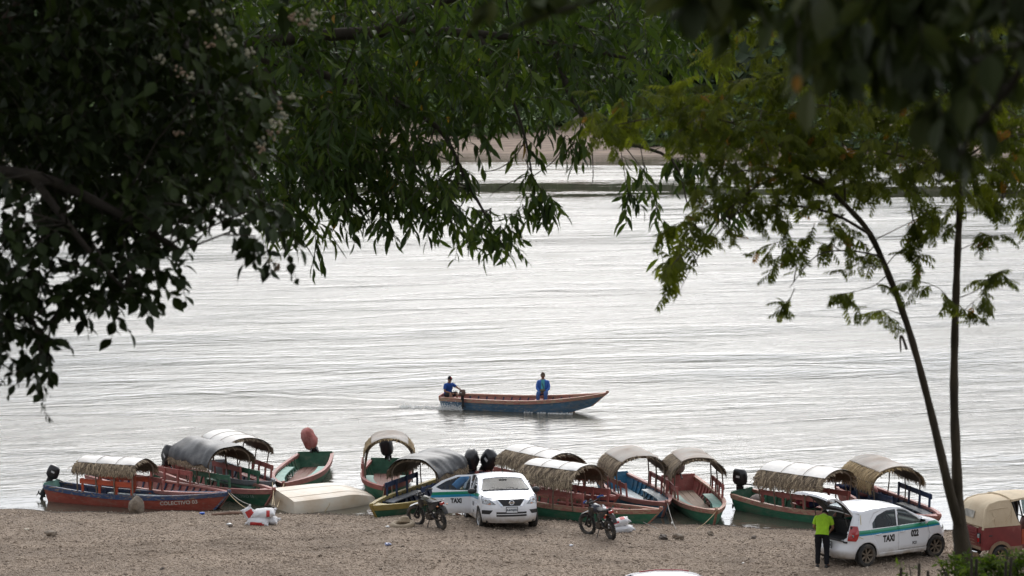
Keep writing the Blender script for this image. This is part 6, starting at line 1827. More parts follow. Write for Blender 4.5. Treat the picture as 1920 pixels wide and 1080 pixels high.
# three-wheeler with a canvas hood
def three_wheeler():
    p = on_ground(1871, 1056); yaw = R(22)
    dv = Vector((math.cos(yaw), math.sin(yaw), 0)); nl = Vector((-dv.y, dv.x, 0))
    c = p + nl * 0.53
    root = empty('three_wheeled_taxi', (c.x, c.y, p.z - 0.01), yaw); tag(root, 'dusty red three-wheeled taxi with a cream canvas hood at the right edge', 'three-wheeler')
    red = mat('tuk_red', (0.17, 0.022, 0.022), 0.45, var=0.2, vscale=3, dirt=(0.30, 0.22, 0.15), dirt_amt=0.3)
    tan = mat('tuk_dust', (0.24, 0.16, 0.10), 0.85, var=0.25, vscale=6)
    canvas = mat('cream_canvas', (0.62, 0.51, 0.36), 0.9, var=0.16, vscale=2.5, bump=1.0, bscale=3.5, dirt=(0.36, 0.26, 0.17), dirt_amt=0.3)
    # x forward from the rear axle; rear face at x=-0.55, z from .32 to 1.02
    W2 = 0.62
    mb = MB(); rings = []
    for x, w in ((-0.56, W2 - 0.05), (-0.53, W2), (0.0, W2), (0.62, W2), (0.66, W2 - 0.02)):
        rings.append([Vector((x, w, 0.40)), Vector((x, w + 0.01, 0.70)), Vector((x, w - 0.01, 1.02)), Vector((x, -(w - 0.01), 1.02)), Vector((x, -(w + 0.01), 0.70)), Vector((x, -w, 0.40))])
    mb.loft(rings, True, True); mb.build('rear_body', red, root, smooth=30)
    for sg in (1, -1):
        rings = []
        for a in np.linspace(R(-8), R(188), 13):
            rings.append([Vector((0.36 * math.cos(a), sg * (W2 - 0.02), 0.26 + 0.36 * math.sin(a))), Vector((0.36 * math.cos(a), sg * (W2 + 0.05), 0.26 + 0.36 * math.sin(a))), Vector((0.28 * math.cos(a), sg * (W2 + 0.045), 0.26 + 0.28 * math.sin(a))), Vector((0.28 * math.cos(a), sg * (W2 - 0.02), 0.26 + 0.28 * math.sin(a)))])
        MB().loft(rings, True, True).build('wheel_arch', tan, root, smooth=40)
        MB().loft([[Vector((0.27 * math.cos(a), sg * (W2 + 0.012), 0.26 + 0.27 * math.sin(a))) for a in np.linspace(0, 2 * PI, 24)[:-1]], [Vector((0.27 * math.cos(a), sg * (W2 + 0.014), 0.26 + 0.27 * math.sin(a))) for a in np.linspace(0, 2 * PI, 24)[:-1]]], True, True).build('wheel_well', M_WELL, root)
        make_wheel(root, 0, sg * (W2 - 0.02), 0.235, 0.13, mat('tan_rim', (0.26, 0.18, 0.10), 0.7, var=0.25), 6)
        MB().box((0.36, sg * (W2 + 0.005), 0.37), (0.64, 0.03, 0.16)).build('sill', tan, root, bevel=0.01)
        MB().box((-0.30, sg * (W2 + 0.012), 0.78), (0.10, 0.012, 0.03)).build('side_catch', M_BLACKPL, root)
        # front passenger step / driver side
        MB().box((1.0, sg * 0.58, 0.42), (0.72, 0.06, 0.10)).build('running_board', red, root, bevel=0.01)
    # louvre ribs and lid on the tail
    lid = MB().box((-0.572, 0.0, 0.71), (0.022, 0.80, 0.52)).build('engine_lid', red, root, bevel=0.012)
    for zz in (0.56, 0.63, 0.70, 0.77, 0.84):
        for y0 in (-0.18, 0.18):
            MB().box((-0.588, y0, zz), (0.014, 0.26, 0.022)).build('louvre', tan if zz < 0.6 else red, lid)
    MB().box((-0.575, -0.0, 0.455), (0.02, 1.16, 0.08)).build('tail_skirt', tan, root)
    for sg in (1, -1):
        lamp = empty('tail_lamp', (-0.585, sg * 0.50, 0.72), parent=root)
        MB().box((0, 0, 0.06), (0.05, 0.09, 0.10)).build('clear_lens', M_LENS, lamp, bevel=0.01)
        MB().box((0, 0, -0.05), (0.05, 0.09, 0.12)).build('brake_lens', M_REDLENS, lamp, bevel=0.01)
        MB().box((0.012, 0, 0), (0.04, 0.11, 0.26)).build('lamp_base', M_BLACKPL, lamp)
    MB().tube([(-0.66, 0.56, 0.36), (-0.70, 0.45, 0.36), (-0.70, -0.45, 0.36), (-0.66, -0.56, 0.36)], 0.026, 8).build('rear_bumper', M_CHROME, root, smooth=True)
    MB().box((-0.62, 0, 0.27), (0.10, 1.0, 0.10)).build('lower_skirt', tan, root, bevel=0.02)
    # canvas hood: sloping back, side panels, long roof over the driver
    prof = [(-0.585, 1.00), (-0.56, 1.20), (-0.48, 1.52), (-0.36, 1.64), (0.0, 1.71), (0.35, 1.72)]
    roof = [(0.35, 1.74), (0.7, 1.78), (1.2, 1.77), (1.75, 1.70)]
    mb = MB(); rings = []
    for i, (x, z) in enumerate(prof):
        w = W2 - 0.005 - 0.10 * max(0, (z - 1.2) / 0.5); ring = []
        for j in range(13):
            v = -1 + 2 * j / 12
            ring.append(Vector((x + 0.05 * (v * v) * (1 if i < 4 else 0) + 0.008 * math.sin(j * 2.1 + i), v * w, z - 0.05 * v * v + 0.006 * math.sin(j * 1.7 + i * 2))))
        rings.append(ring)
    mb.loft(rings, False, False)
    mb.build('canvas_back', canvas, root, smooth=60)
    for sg in (1, -1):
        pts = [(-0.535, 1.00), (-0.51, 1.20), (-0.43, 1.47), (-0.31, 1.59), (0.0, 1.655), (0.35, 1.67), (0.42, 1.45), (0.50, 1.20), (0.62, 1.0)]
        mb = MB(); n = len(pts); cx, cz = 0.0, 1.25
        outer = [Vector((x, sg * (W2 + 0.004 - 0.10 * max(0, (z - 1.2) / 0.5)), z)) for x, z in pts]
        mid = [Vector((cx + (x - cx) * 0.5, sg * (W2 + 0.012 - 0.045 * max(0, (z - 1.2) / 0.5) + 0.02 * math.sin(i * 2.3)), cz + (z - cz) * 0.5)) for i, (x, z) in enumerate(pts)]
        mb.add(outer + mid + [Vector((cx, sg * (W2 + 0.0), cz))], [(i, (i + 1) % n, n + (i + 1) % n, n + i) for i in range(n)] + [(n + i, n + (i + 1) % n, 2 * n) for i in range(n)])
        mb.build('canvas_side', canvas, root, smooth=60)
    mb = MB(); rings = []
    for x, z in roof:
        rings.append([Vector((x, v * (W2 - 0.05), z - 0.06 * v * v + 0.006 * math.sin(x * 14 + v * 3))) for v in np.linspace(-1, 1, 11)] + [Vector((x, (W2 - 0.05) * v, z - 0.06 * v * v - 0.05)) for v in np.linspace(1, -1, 11)])
    mb.loft(rings, True, True); mb.build('canvas_roof', canvas, root, smooth=60)
    for sg in (1, -1):
        MB().tube([(x + (0.05 if i < 4 else 0), sg * (W2 - 0.008 - 0.10 * max(0, (z - 1.2) / 0.5)), z - 0.052) for i, (x, z) in enumerate(prof)], 0.03, 6).build('hood_seam', canvas, root, smooth=True)
        for k, (xa, za, xb, zb) in enumerate(((-0.45, 1.06, -0.05, 1.35), (-0.38, 1.45, 0.25, 1.50), (0.10, 1.05, 0.40, 1.40), (-0.15, 1.02, -0.25, 1.40), (0.32, 1.04, 0.36, 1.55))):
            yy = lambda z: sg * (W2 + 0.008 - 0.07 * max(0, (z - 1.2) / 0.5))
            MB().tube([(xa, yy(za), za), ((xa + xb) / 2, yy((za + zb) / 2) + sg * 0.012, (za + zb) / 2 + 0.02), (xb, yy(zb), zb)], [0.004, 0.012, 0.004], 5).build('canvas_fold', canvas, root, smooth=True)
    MB().tube([(-0.59 + 0.05 * v * v, v * W2, 1.02) for v in np.linspace(-1, 1, 11)], 0.014, 5).build('hood_hem', tan, root, smooth=True)
    MB().tube([(0.36, v * (W2 - 0.04), 1.745 - 0.06 * v * v) for v in np.linspace(-1, 1, 9)], 0.02, 6).build('roof_seam', canvas, root, smooth=True)
    MB().box((-0.55, 0.02, 1.30), (0.02, 0.46, 0.19), Matrix.Rotation(R(14), 3, 'Y')).build('rear_window', mat('clouded_plastic', (0.30, 0.28, 0.24), 0.25, var=0.5, vscale=5), root)
    for sg in (1, -1):
        MB().tube([(0.62, sg * 0.58, 0.98), (0.46, sg * 0.56, 1.45), (0.40, sg * 0.55, 1.66)], 0.02, 6).build('hood_bow', M_BLACKPL, root)
        MB().tube([(1.42, sg * 0.50, 0.95), (1.30, sg * 0.50, 1.35), (1.24, sg * 0.50, 1.70)], 0.022, 6).build('windscreen_post', M_BLACKPL, root)
        mb = MB(); rings = []
        for x in (1.06, 1.12, 1.18, 1.24, 1.30): rings.append([Vector((x, sg * (0.54 + 0.02 * math.sin(x * 60)), 1.68)), Vector((x + 0.03, sg * (0.55 + 0.025 * math.sin(x * 60)), 1.2)), Vector((x + 0.0, sg * (0.55 + 0.02 * math.sin(x * 70)), 0.86))])
        mb.loft(rings, False, False); mb.build('rolled_side_curtain', mat('dark_curtain', (0.015, 0.018, 0.025), 0.4), root, smooth=True)
    MB().box((0.45, 0, 0.92), (0.45, 1.05, 0.16)).build('passenger_seat', M_SEATV, root, bevel=0.03)
    # driver cell and front wheel
    mb = MB(); rings = []
    for x, w, zt in ((0.66, 0.60, 0.62), (1.3, 0.58, 0.62), (1.42, 0.55, 1.0), (1.62, 0.42, 1.0), (1.80, 0.2, 0.85)):
        rings.append([Vector((x, w, 0.36)), Vector((x, w, zt)), Vector((x, -w, zt)), Vector((x, -w, 0.36))])
    mb.loft(rings, True, True); mb.build('front_body', red, root, smooth=30)
    orange = mat('orange_panel', (0.33, 0.055, 0.018), 0.5, var=0.25)
    for sg in (1, -1): MB().box((0.98, sg * 0.60, 0.68), (0.62, 0.03, 0.40)).build('door_panel', orange, root, bevel=0.01)
    MB().box((1.36, 0, 1.36), (0.015, 0.95, 0.60), Matrix.Rotation(R(-10), 3, 'Y')).build('windscreen', M_GLASS, root)
    make_wheel(root, 1.95, 0.001, 0.235, 0.11, tan, 6)
    MB().tube([(1.95, 0.08, 0.24), (1.85, 0.09, 0.6), (1.7, 0.05, 0.9)], 0.03, 8).build('front_fork', M_BLACKPL, root)
    MB().tube([(1.15, 0.30, 1.08), (1.28, 0.0, 1.05), (1.15, -0.30, 1.08)], 0.015, 6).build('handlebar', M_BLACKPL, root)
    return root
three_wheeler()

# vehicle roof just peeking in at the bottom edge
def parked_roof():
    p = on_ground(1268, 1200)
    a = R(4)
    top = [(-2.1, 1.0), (-1.5, 1.1), (-0.95, 1.40), (-0.4, 1.47), (0.2, 1.46), (0.5, 1.40), (1.15, 1.06), (1.5, 1.0), (2.1, 0.82)]
    root = empty('parked_car', (p.x, p.y, p.z), a); tag(root, 'white car with a red roof edge, only its roof showing at the bottom', 'car')
    body = CarBody(-2.1, 2.1, 1.70, top, bottom=0.2, belt=0.97, tumble=0.34)
    PW = mat('white_roof_paint', (0.74, 0.70, 0.72), 0.25, coat=0.6)
    win = [(0.86, 0.985), (0.36, 1.31), (-0.45, 1.33), (-0.80, 1.23), (-1.10, 1.06), (-0.93, 0.985)]
    topr = [('windshield', [(1.12, -0.70), (1.12, 0.70), (0.55, 0.56), (0.55, -0.56)]), ('rear_windshield', [(-0.95, -0.54), (-0.95, 0.54), (-1.5, 0.62), (-1.5, -0.62)])]
    car_shell(body, [('window', win, 0)], topr, root, PW, M_DGLASS, M_SEAM, (1.3, -1.3), cell=0.045)
    redt = mat('red_trim', (0.30, 0.012, 0.016), 0.4)
    f = lambda x, v: Vector([float(q) for q in body.point(np.array(x), np.array(v), body.zfrac(np.array(x), np.array(v), 1.0))])
    MB().tube([f(x, 0.90) + Vector((0, 0.01, 0.012)) for x in np.linspace(-0.75, 0.35, 12)], 0.014, 6).build('roof_rail', redt, root, smooth=True)
    car_under(root, body, (1.3, -1.3), 1.70)
    for x in (1.3, -1.3):
        for sg in (1, -1): make_wheel(root, x, sg * 0.745, 0.30, 0.19, M_SILVER, 7)
    return root
parked_roof()

# sacks
def sack(label, c, size, rot, print_boxes, group, seed=0):
    """stuffed woven sack: pillow with tied corners; print_boxes paint red lettering panels onto its faces"""
    rg = np.random.default_rng(seed)
    root_m = mat('white_sack', (0.62, 0.61, 0.62), 0.6, var=0.12, vscale=8, dirt=(0.42, 0.38, 0.34), dirt_amt=0.25, bump=0.4, bscale=16)
    red = mat('sack_red_print', (0.42, 0.028, 0.025), 0.6, var=0.25, vscale=9)
    hx, hy, hz = size[0] / 2, size[1] / 2, size[2] / 2
    mb = MB(); n, m = 20, 18; rings = []
    for i in range(n + 1):
        u = -1 + 2 * i / n; f = (1 - abs(u) ** 5) ** 0.5 if abs(u) < 1 else 0.0
        ff = max(f, 0.10); ring = []
        for j in range(m):
            a = 2 * PI * j / m
            y = hy * math.copysign(abs(math.cos(a)) ** 0.7, math.cos(a)) * (0.75 + 0.25 * f); z = hz * ff * math.copysign(abs(math.sin(a)) ** 0.8, math.sin(a))
            wr = 1 + 0.05 * math.sin(5 * a + u * 6 + seed) + 0.03 * math.sin(11 * a + u * 9)
            ring.append(Vector((u * hx * (1 + 0.05 * math.sin(2 * a + seed)), y * wr, z * wr - 0.04 * hz * u * u)))
        rings.append(ring)
    mb.loft(rings, True, True)
    for (u0, u1, j0, j1) in print_boxes:
        pass
    o = mb.build('sack', [root_m, red], None, smooth=60)
    # red print on chosen faces
    me = o.data; k = 0
    for i in range(n):
        for j in range(m):
            if k >= len(me.polygons): break
            u = -1 + 2 * (i + 0.5) / n; a = (j + 0.5) / m
            for (u0, u1, j0, j1) in print_boxes:
                if u0 < u < u1 and j0 < a < j1: me.polygons[k].material_index = 1
            k += 1
    o.location = c; o.rotation_euler = rot
    for sx in (1, -1):
        for sy in (1, -1):
            MB().tube([(sx * hx * 0.92, sy * hy * 0.7, 0), (sx * hx * 1.03, sy * hy * 0.95, 0.02), (sx * hx * 1.10, sy * hy * 1.08, -0.02)], [0.05, 0.025, 0.012], 6).build('tied_corner', root_m, o, smooth=True)
    tag(o, label, 'sack', group)
    return o
g1 = 'white and red sacks heaped beside the upturned skiff'
p = on_ground(490, 984)
sack('white sack with a long red print, lowest at the front of the left heap', (p.x - 0.10, p.y, p.z + 0.10), (0.62, 0.36, 0.21), (R(25), R(3), R(-6)), [(-0.62, 0.45, 0.40, 0.56), (0.45, 0.7, 0.44, 0.52)], g1, 1)
sack('greyish sack on its side at the back right of the left heap', (p.x + 0.16, p.y + 0.22, p.z + 0.12), (0.62, 0.34, 0.22), (R(10), R(8), R(-12)), [], g1, 2)
sack('white sack with a dark red square, on top of the left heap', (p.x + 0.06, p.y + 0.16, p.z + 0.31), (0.64, 0.40, 0.22), (R(18), R(-5), R(-4)), [(0.30, 0.62, 0.30, 0.55)], g1, 3)
sack('white sack standing on end with a red stripe, leftmost of the left heap', (p.x - 0.33, p.y + 0.14, p.z + 0.24), (0.50, 0.30, 0.22), (R(80), R(60), R(8)), [(-0.7, 0.6, 0.10, 0.34), (-0.6, 0.5, 0.6, 0.8)], g1, 4)
g2 = 'white and red sacks heaped behind the blue dirt bike'
p = on_ground(1160, 998)
sack('clean white sack lying lowest of the heap behind the blue dirt bike', (p.x + 0.10, p.y, p.z + 0.09), (0.62, 0.36, 0.20), (R(4), R(-4), R(8)), [], g2, 5)
sack('white sack with red panels, middle of the heap by the blue dirt bike', (p.x - 0.04, p.y + 0.08, p.z + 0.26), (0.66, 0.36, 0.20), (R(8), R(-14), R(10)), [(-0.85, 0.1, 0.36, 0.47), (0.35, 0.75, 0.15, 0.34)], g2, 6)
sack('red topped sack leaning highest in the heap behind the blue dirt bike', (p.x - 0.30, p.y + 0.26, p.z + 0.40), (0.58, 0.36, 0.24), (R(20), R(62), R(20)), [(-0.9, -0.15, 0.0, 1.0), (0.15, 0.45, 0.0, 1.0)], g2, 7)

# rocks, driftwood, litter
M_ROCK = mat('river_rock', (0.22, 0.18, 0.14), 0.9, var=0.35, vscale=6, bump=0.8, bscale=9)
M_ROCKD = mat('dark_rock', (0.11, 0.09, 0.075), 0.9, var=0.4, vscale=6, bump=0.8, bscale=9)
def rock(label, px, py, size, m=M_ROCK, seed=0, lift=0.35, group='loose rocks on the gravel'):
    rg = np.random.default_rng(seed + 50)
    p = on_ground(px, py); mb = MB()
    bm = bmesh.new(); bmesh.ops.create_icosphere(bm, subdivisions=3, radius=0.5)
    k = rg.normal(0, 1, (6, 3)); ph = rg.uniform(0, 6, 6)
    for v in bm.verts:
        d = 1 + sum(0.10 * math.sin(2.6 * v.co.dot(Vector(k[i])) * 2 + ph[i]) for i in range(6)) + 0.10 * abs(math.sin(v.co.x * 7 + ph[0])) * abs(math.sin(v.co.z * 6 + ph[1]))
        v.co = Vector((v.co.x * size[0], v.co.y * size[1], v.co.z * size[2])) * d
    me = bpy.data.meshes.new('rock'); bm.to_mesh(me); bm.free(); me.materials.append(m)
    o = bpy.data.objects.new('rock', me); col.objects.link(o)
    o.location = (p.x, p.y, p.z + size[2] * (0.5 - lift * 0.5)); o.rotation_euler = (0, 0, rg.uniform(0, 6)); tag(o, label, 'rock', group)
    return o
rock('large jagged rock leaning on the side of the COLECTIVO 03 boat', 255, 963, (0.40, 0.30, 0.56), seed=1, lift=0.1)
rock('fist sized tan rock alone on the open gravel at the far left', 96, 1005, (0.28, 0.22, 0.18), seed=2)
rock('flat pale stone left of the tan rock, lying on the gravel', 50, 994, (0.16, 0.12, 0.06), mat('pale_stone', (0.42, 0.36, 0.28), 0.9), seed=3)
rock('dark lump of rock, left one of a pair below the boat with green benches', 1243, 1011, (0.36, 0.24, 0.16), M_ROCKD, seed=4)
rock('rounded rock, right one of a pair below the boat with green benches', 1272, 1011, (0.34, 0.26, 0.17), seed=5)
rock('small square rock alone below the bow of the boat with green benches', 1332, 1004, (0.17, 0.15, 0.15), seed=6)
rock('small dark rock on the gravel below the green boat with the upright motor', 1413, 1010, (0.15, 0.13, 0.10), M_ROCKD, seed=7)
rock('dark stone at the foot of the sacks beside the upturned skiff', 432, 988, (0.14, 0.12, 0.10), M_ROCKD, seed=8)
rock('dark pebble in the middle of the open gravel at the bottom left', 304, 1068, (0.10, 0.08, 0.06), M_ROCKD, seed=9)

p1, p2 = on_ground(397, 967), on_ground(462, 965)
o = MB().tube([p1 + Vector((0, 0, 0.03)), (p1 + p2) / 2 + Vector((0, 0.02, 0.06)), p2 + Vector((0, 0, 0.05))], [0.035, 0.05, 0.045], 9).build('driftwood_log', mat('driftwood', (0.20, 0.12, 0.085), 0.85, var=0.35, vscale=6, bump=0.5, stretch=(0.4, 2, 2)), smooth=True)
tag(o, 'reddish brown driftwood log lying at the water edge left of the sacks', 'log')
p = on_ground(755, 987)
t = empty('old_tyre', (p.x, p.y, p.z + 0.05), rot=(R(4), R(-6), 0.4)); tag(t, 'worn tan tyre lying half buried in gravel beside the dark dirt bike', 'tyre')
torus_tyre(0.27, 0.085, Matrix(), knob=False).build('tyre_ring', mat('sandy_rubber', (0.27, 0.215, 0.15), 0.9, var=0.25, vscale=7), t, smooth=True)
o = MB().box((0, 0, 0), (0.32, 0.20, 0.16), None, taper=0.62).build('wood_block', mat('pale_block', (0.33, 0.26, 0.18), 0.9, var=0.3, vscale=8), bevel=0.03)
o.location = (p.x + 0.06, p.y + 0.05, p.z + 0.20); o.rotation_euler = (0, R(6), 0.3); tag(o, 'pale chunk of wood resting on the old tyre', 'wood')
def litter(label, px, py, size, m, shape='crumple', seed=0, cat='litter'):
    rg = np.random.default_rng(seed); p = on_ground(px, py)
    if shape == 'can':
        o = MB().lathe([(0.001, -0.06), (0.028, -0.06), (0.033, -0.05), (0.033, 0.05), (0.026, 0.06), (0.001, 0.06)], Matrix.Rotation(PI / 2, 4, 'Y'), 14).build('drink_can', m)
        o.location = (p.x, p.y, p.z + 0.035); o.scale = (size,) * 3
    else:
        bm = bmesh.new(); bmesh.ops.create_icosphere(bm, subdivisions=2, radius=size / 2)
        for v in bm.verts: v.co = Vector((v.co.x * 1.4, v.co.y, v.co.z * 0.6)) * rg.uniform(0.55, 1.15)
        me = bpy.data.meshes.new('plastic_scrap'); bm.to_mesh(me); bm.free(); me.materials.append(m)
        o = bpy.data.objects.new('plastic_scrap', me); col.objects.link(o); o.location = (p.x, p.y, p.z + size * 0.25)
    tag(o, label, cat, 'litter on the gravel')
litter('blue and white drink can lying at the water edge', 379, 965, 1.25, mat('can_blue', (0.03, 0.10, 0.42), 0.3, metal=0.3, var=0.7, vscale=18), 'can', cat='can')
litter('crumpled white plastic scrap just left of the sacks by the skiff', 430, 985, 0.13, M_WHITEPL, seed=1)
litter('crumpled blue and white wrapper on the open gravel below the olive boat', 727, 1023, 0.15, mat('wrapper', (0.25, 0.28, 0.45), 0.4, var=0.9, vscale=20), seed=2)
litter('white scrap of paper beside the old tyre', 727, 989, 0.10, M_WHITEPL, seed=3)
litter('small pale scrap on the gravel below the blue dirt bike', 1071, 1024, 0.10, mat('scrap_grey', (0.5, 0.5, 0.54), 0.5, var=0.5), seed=4)
litter('tiny white scrap on the gravel left of the man in lime', 1393, 1057, 0.07, M_WHITEPL, seed=5)

# cargo resting in boats
def bundle(label, root, x, y, z, r, m, name='bundle', seed=0, cat='bundle'):
    q = on_boat(root, x, y, z); rg = np.random.default_rng(seed)
    bm = bmesh.new(); bmesh.ops.create_icosphere(bm, subdivisions=3, radius=1)
    for v in bm.verts:
        d = 1 + 0.08 * math.sin(v.co.x * 6 + seed) + 0.06 * math.sin(v.co.y * 7 + 2 * v.co.z)
        v.co = Vector((v.co.x * r[0], v.co.y * r[1], v.co.z * r[2])) * d
    me = bpy.data.meshes.new(name); bm.to_mesh(me); bm.free(); me.materials.append(m)
    me.polygons.foreach_set('use_smooth', np.ones(len(me.polygons), bool))
    o = bpy.data.objects.new(name, me); col.objects.link(o); o.location = q; o.rotation_euler.z = root.rotation_euler.z; tag(o, label, cat)
bundle('yellow orange bag in the red boat behind the sedan', b9, h9.L * 0.30, -0.35, 0.42, (0.36, 0.25, 0.2), mat('orange_bag', (0.52, 0.22, 0.03), 0.6, var=0.2), 'orange_bag', 1, 'bag')
bundle('grey cloth bundle at the stern of the green boat with the upright motor', b13, h13.L * 0.14, -0.2, 0.38, (0.22, 0.25, 0.14), M_TAUPE, 'cloth_bundle', 2)
bundle('dull red bundle at the stern of the rightmost red boat', b14, h14.L * 0.16, 0.1, 0.42, (0.35, 0.3, 0.2), M_REDCLOTH, 'cloth_bundle', 3)
bundle('navy cloth draped over the stern of the rightmost red boat', b14, h14.L * 0.07, -0.1, 0.47, (0.22, 0.5, 0.12), C_NAVYC, 'draped_cloth', 4)

# ropes
def rope(label, a, b, sag=0.06, r=0.011, m=M_ROPE):
    a = Vector(a); b = Vector(b); pts = []
    for i in range(11):
        t = i / 10; pts.append(a + (b - a) * t + Vector((0, 0, -sag * 4 * t * (1 - t))))
    o = MB().tube(pts, r, 6).build('mooring_rope', m, smooth=True); tag(o, label, 'rope', 'mooring ropes from the bows to the beach')
def bow_of(root, h, dz=0.0): return on_boat(root, h.L - 0.05, 0, h.bz + dz)
s1 = on_ground(468, 968) + Vector((0, 0, 0.25))
rope('tan rope from the bow of the COLECTIVO 03 boat down to the sacks', bow_of(b1, h1), s1 + Vector((-0.02, 0, -0.05)))
rope('white rope from the bow of the faded red open boat down to the sacks', bow_of(b2, h2), s1 + Vector((0.05, 0.02, 0.08)), m=M_GREYROPE)
rope('pale rope from the black tarp boat down to the sacks', bow_of(b3, h3), on_ground(510, 966) + Vector((0, 0, 0.30)), 0.05)
rope('doubled tan rope from the grey boat down to the sacks', bow_of(b4, h4), on_ground(514, 966) + Vector((0, 0.1, 0.28)), 0.08)
rope('tan rope from the bow of the boat with the red wrapped motor to the sacks', bow_of(b5, h5), on_ground(520, 963) + Vector((0, 0, 0.2)), 0.05, 0.014)
rope('short rope hanging from the bow of the boat with the straw sided roof', bow_of(b7, h7), bow_of(b7, h7) + Vector((-0.1, -0.25, -0.6)), 0.0)
rope('thin grey rope from the sky blue boat down to the gravel', bow_of(b11, h11), on_ground(1268, 992), 0.1, m=M_GREYROPE)
rope('yellowish rope from the bow of the boat with green benches to the gravel', bow_of(b12, h12), on_ground(1306, 992), 0.06)
rope('loose grey rope trailing from the green boat onto the gravel', on_ground(1206, 984) + Vector((0, 0, 0.08)), on_ground(1236, 993), 0.0, 0.010, M_GREYROPE)
# ------------------------------------------------------------------ gravel, trees, undergrowth, far forest
def pebbles():
    n = 105000
    y = rng.uniform(62.0, 76.6, n); hw = 960 / FPX * y + 1.0
    x = rng.uniform(-1, 1, n) * hw
    sh = lerp_tab(x, SHORE); keep = (y < sh - 0.05); x, y = x[keep], y[keep]; n = len(x)
    z = G(x, y)
    s = 0.0135 * np.exp(rng.normal(0, 0.5, n)); s = np.clip(s, 0.006, 0.065)
    base = np.array([[1, 0, 0], [-1, 0, 0], [0, 1, 0], [0, -1, 0], [0, 0, 1], [0, 0, -0.6]])
    F = np.array([[0, 2, 4], [2, 1, 4], [1, 3, 4], [3, 0, 4], [2, 0, 5], [1, 2, 5], [3, 1, 5], [0, 3, 5]])
    V = base[None] * (s[:, None, None] * rng.uniform(0.6, 1.5, (n, 6, 1)))
    a = rng.uniform(0, 2 * PI, n); ca, sa = np.cos(a)[:, None], np.sin(a)[:, None]
    X = V[..., 0] * ca * 1.3 - V[..., 1] * sa; Y = V[..., 0] * sa * 1.3 + V[..., 1] * ca
    V = np.stack([X + x[:, None], Y + y[:, None], V[..., 2] * 0.8 + z[:, None] + 0.002], -1).reshape(-1, 3)
    Fa = (F[None] + 6 * np.arange(n)[:, None, None]).reshape(-1, 3)
    t = np.clip(rng.beta(2.0, 2.2, n), 0, 1) * np.clip(0.86 + 0.22 * np.sin(x * 0.8 + 1.5 * np.sin(y * 1.3)) * np.sin(y * 1.1 + 0.6 * x) + 0.12 * np.sin(x * 3.7 + y * 2.1), 0.3, 1.1) * np.where(z < 0.05 + 0.03 * np.sin(x * 3.1), 0.3, 1.0)   # stones by the water are wet
    m = tint_mat('pebble', [(0.0, (0.07, 0.052, 0.04)), (0.25, (0.30, 0.235, 0.18)), (0.75, (0.44, 0.35, 0.27)), (1.0, (0.56, 0.48, 0.39))], rough=0.9, spec=0.25)
    o = np_mesh('gravel', V, Fa, m, tint=np.repeat(t, 6)); tag(o, kind='stuff')
pebbles()

def leaf_tpl(widths, fold=0.25, droop=0.18, twist=0.0):
    st = np.linspace(0, 1, len(widths)); V = []
    for u, w in zip(st, widths):
        zc = -droop * u * u
        V += [(-w, u, zc + fold * w), (0, u, zc), (w, u, zc + fold * w)]
    F = []
    for i in range(len(widths) - 1):
        b = 3 * i
        F += [(b, b + 1, b + 4, b + 3), (b + 1, b + 2, b + 5, b + 4)]
    return np.array(V), np.array(F)
OVATE = leaf_tpl([0.015, 0.20, 0.29, 0.27, 0.15, 0.0])
OVATE_LO = leaf_tpl([0.02, 0.30, 0.0], 0.3)
LANCE = leaf_tpl([0.012, 0.085, 0.13, 0.12, 0.07, 0.0], 0.35, 0.22)
LANCE_LO = leaf_tpl([0.01, 0.135, 0.0], 0.4)
def frond_tpl(pairs=4):
    V = []; F = []
    lv, lf = leaf_tpl([0.02, 0.19, 0.15, 0.0], 0.2, 0.55)
    def add(base, ang, ln):
        b = len(V); c, s = math.cos(ang), math.sin(ang)
        for x, y, z in lv * ln:
            V.append((base[0] + x * c + y * s, base[1] - x * s + y * c, base[2] + z - 0.35 * (y if y > 0 else 0) * 0.6))
        F.extend([tuple(i + b for i in f) for f in lf])
    for i in range(pairs):
        u = 0.12 + 0.76 * i / (pairs - 1); z = -0.22 * u * u
        for sg in (1, -1): add((0, u, z), sg * R(50 - 12 * u), 0.50 * (1 - 0.35 * abs(u - 0.45)))
    add((0, 0.85, -0.19), 0, 0.42)
    b = len(V)
    for u in (0, 0.5, 0.95):
        z = -0.22 * u * u
        V.extend([(-0.008, u, z), (0, u, z + 0.008), (0.008, u, z)])
    for i in range(2): F.extend([(b + 3 * i, b + 3 * i + 1, b + 3 * i + 4, b + 3 * i + 3), (b + 3 * i + 1, b + 3 * i + 2, b + 3 * i + 5, b + 3 * i + 4)])
    return np.array(V), np.array(F)
FROND = frond_tpl()

def nrmz(a): return a / np.maximum(np.linalg.norm(a, axis=-1, keepdims=True), 1e-9)
def frames(d, up):
    y = nrmz(d); x = nrmz(np.cross(y, up)); z = np.cross(x, y)
    return np.stack([x, y, z], -1)          # columns
def place(tpl, pos, Mx, sc):
    V, F = tpl
    P = np.einsum('nij,kj->nki', Mx, V) * sc[:, None, None] + pos[:, None, :]
    n, k = len(pos), len(V)
    return P.reshape(-1, 3), (F[None] + k * np.arange(n)[:, None, None]).reshape(-1, F.shape[1])

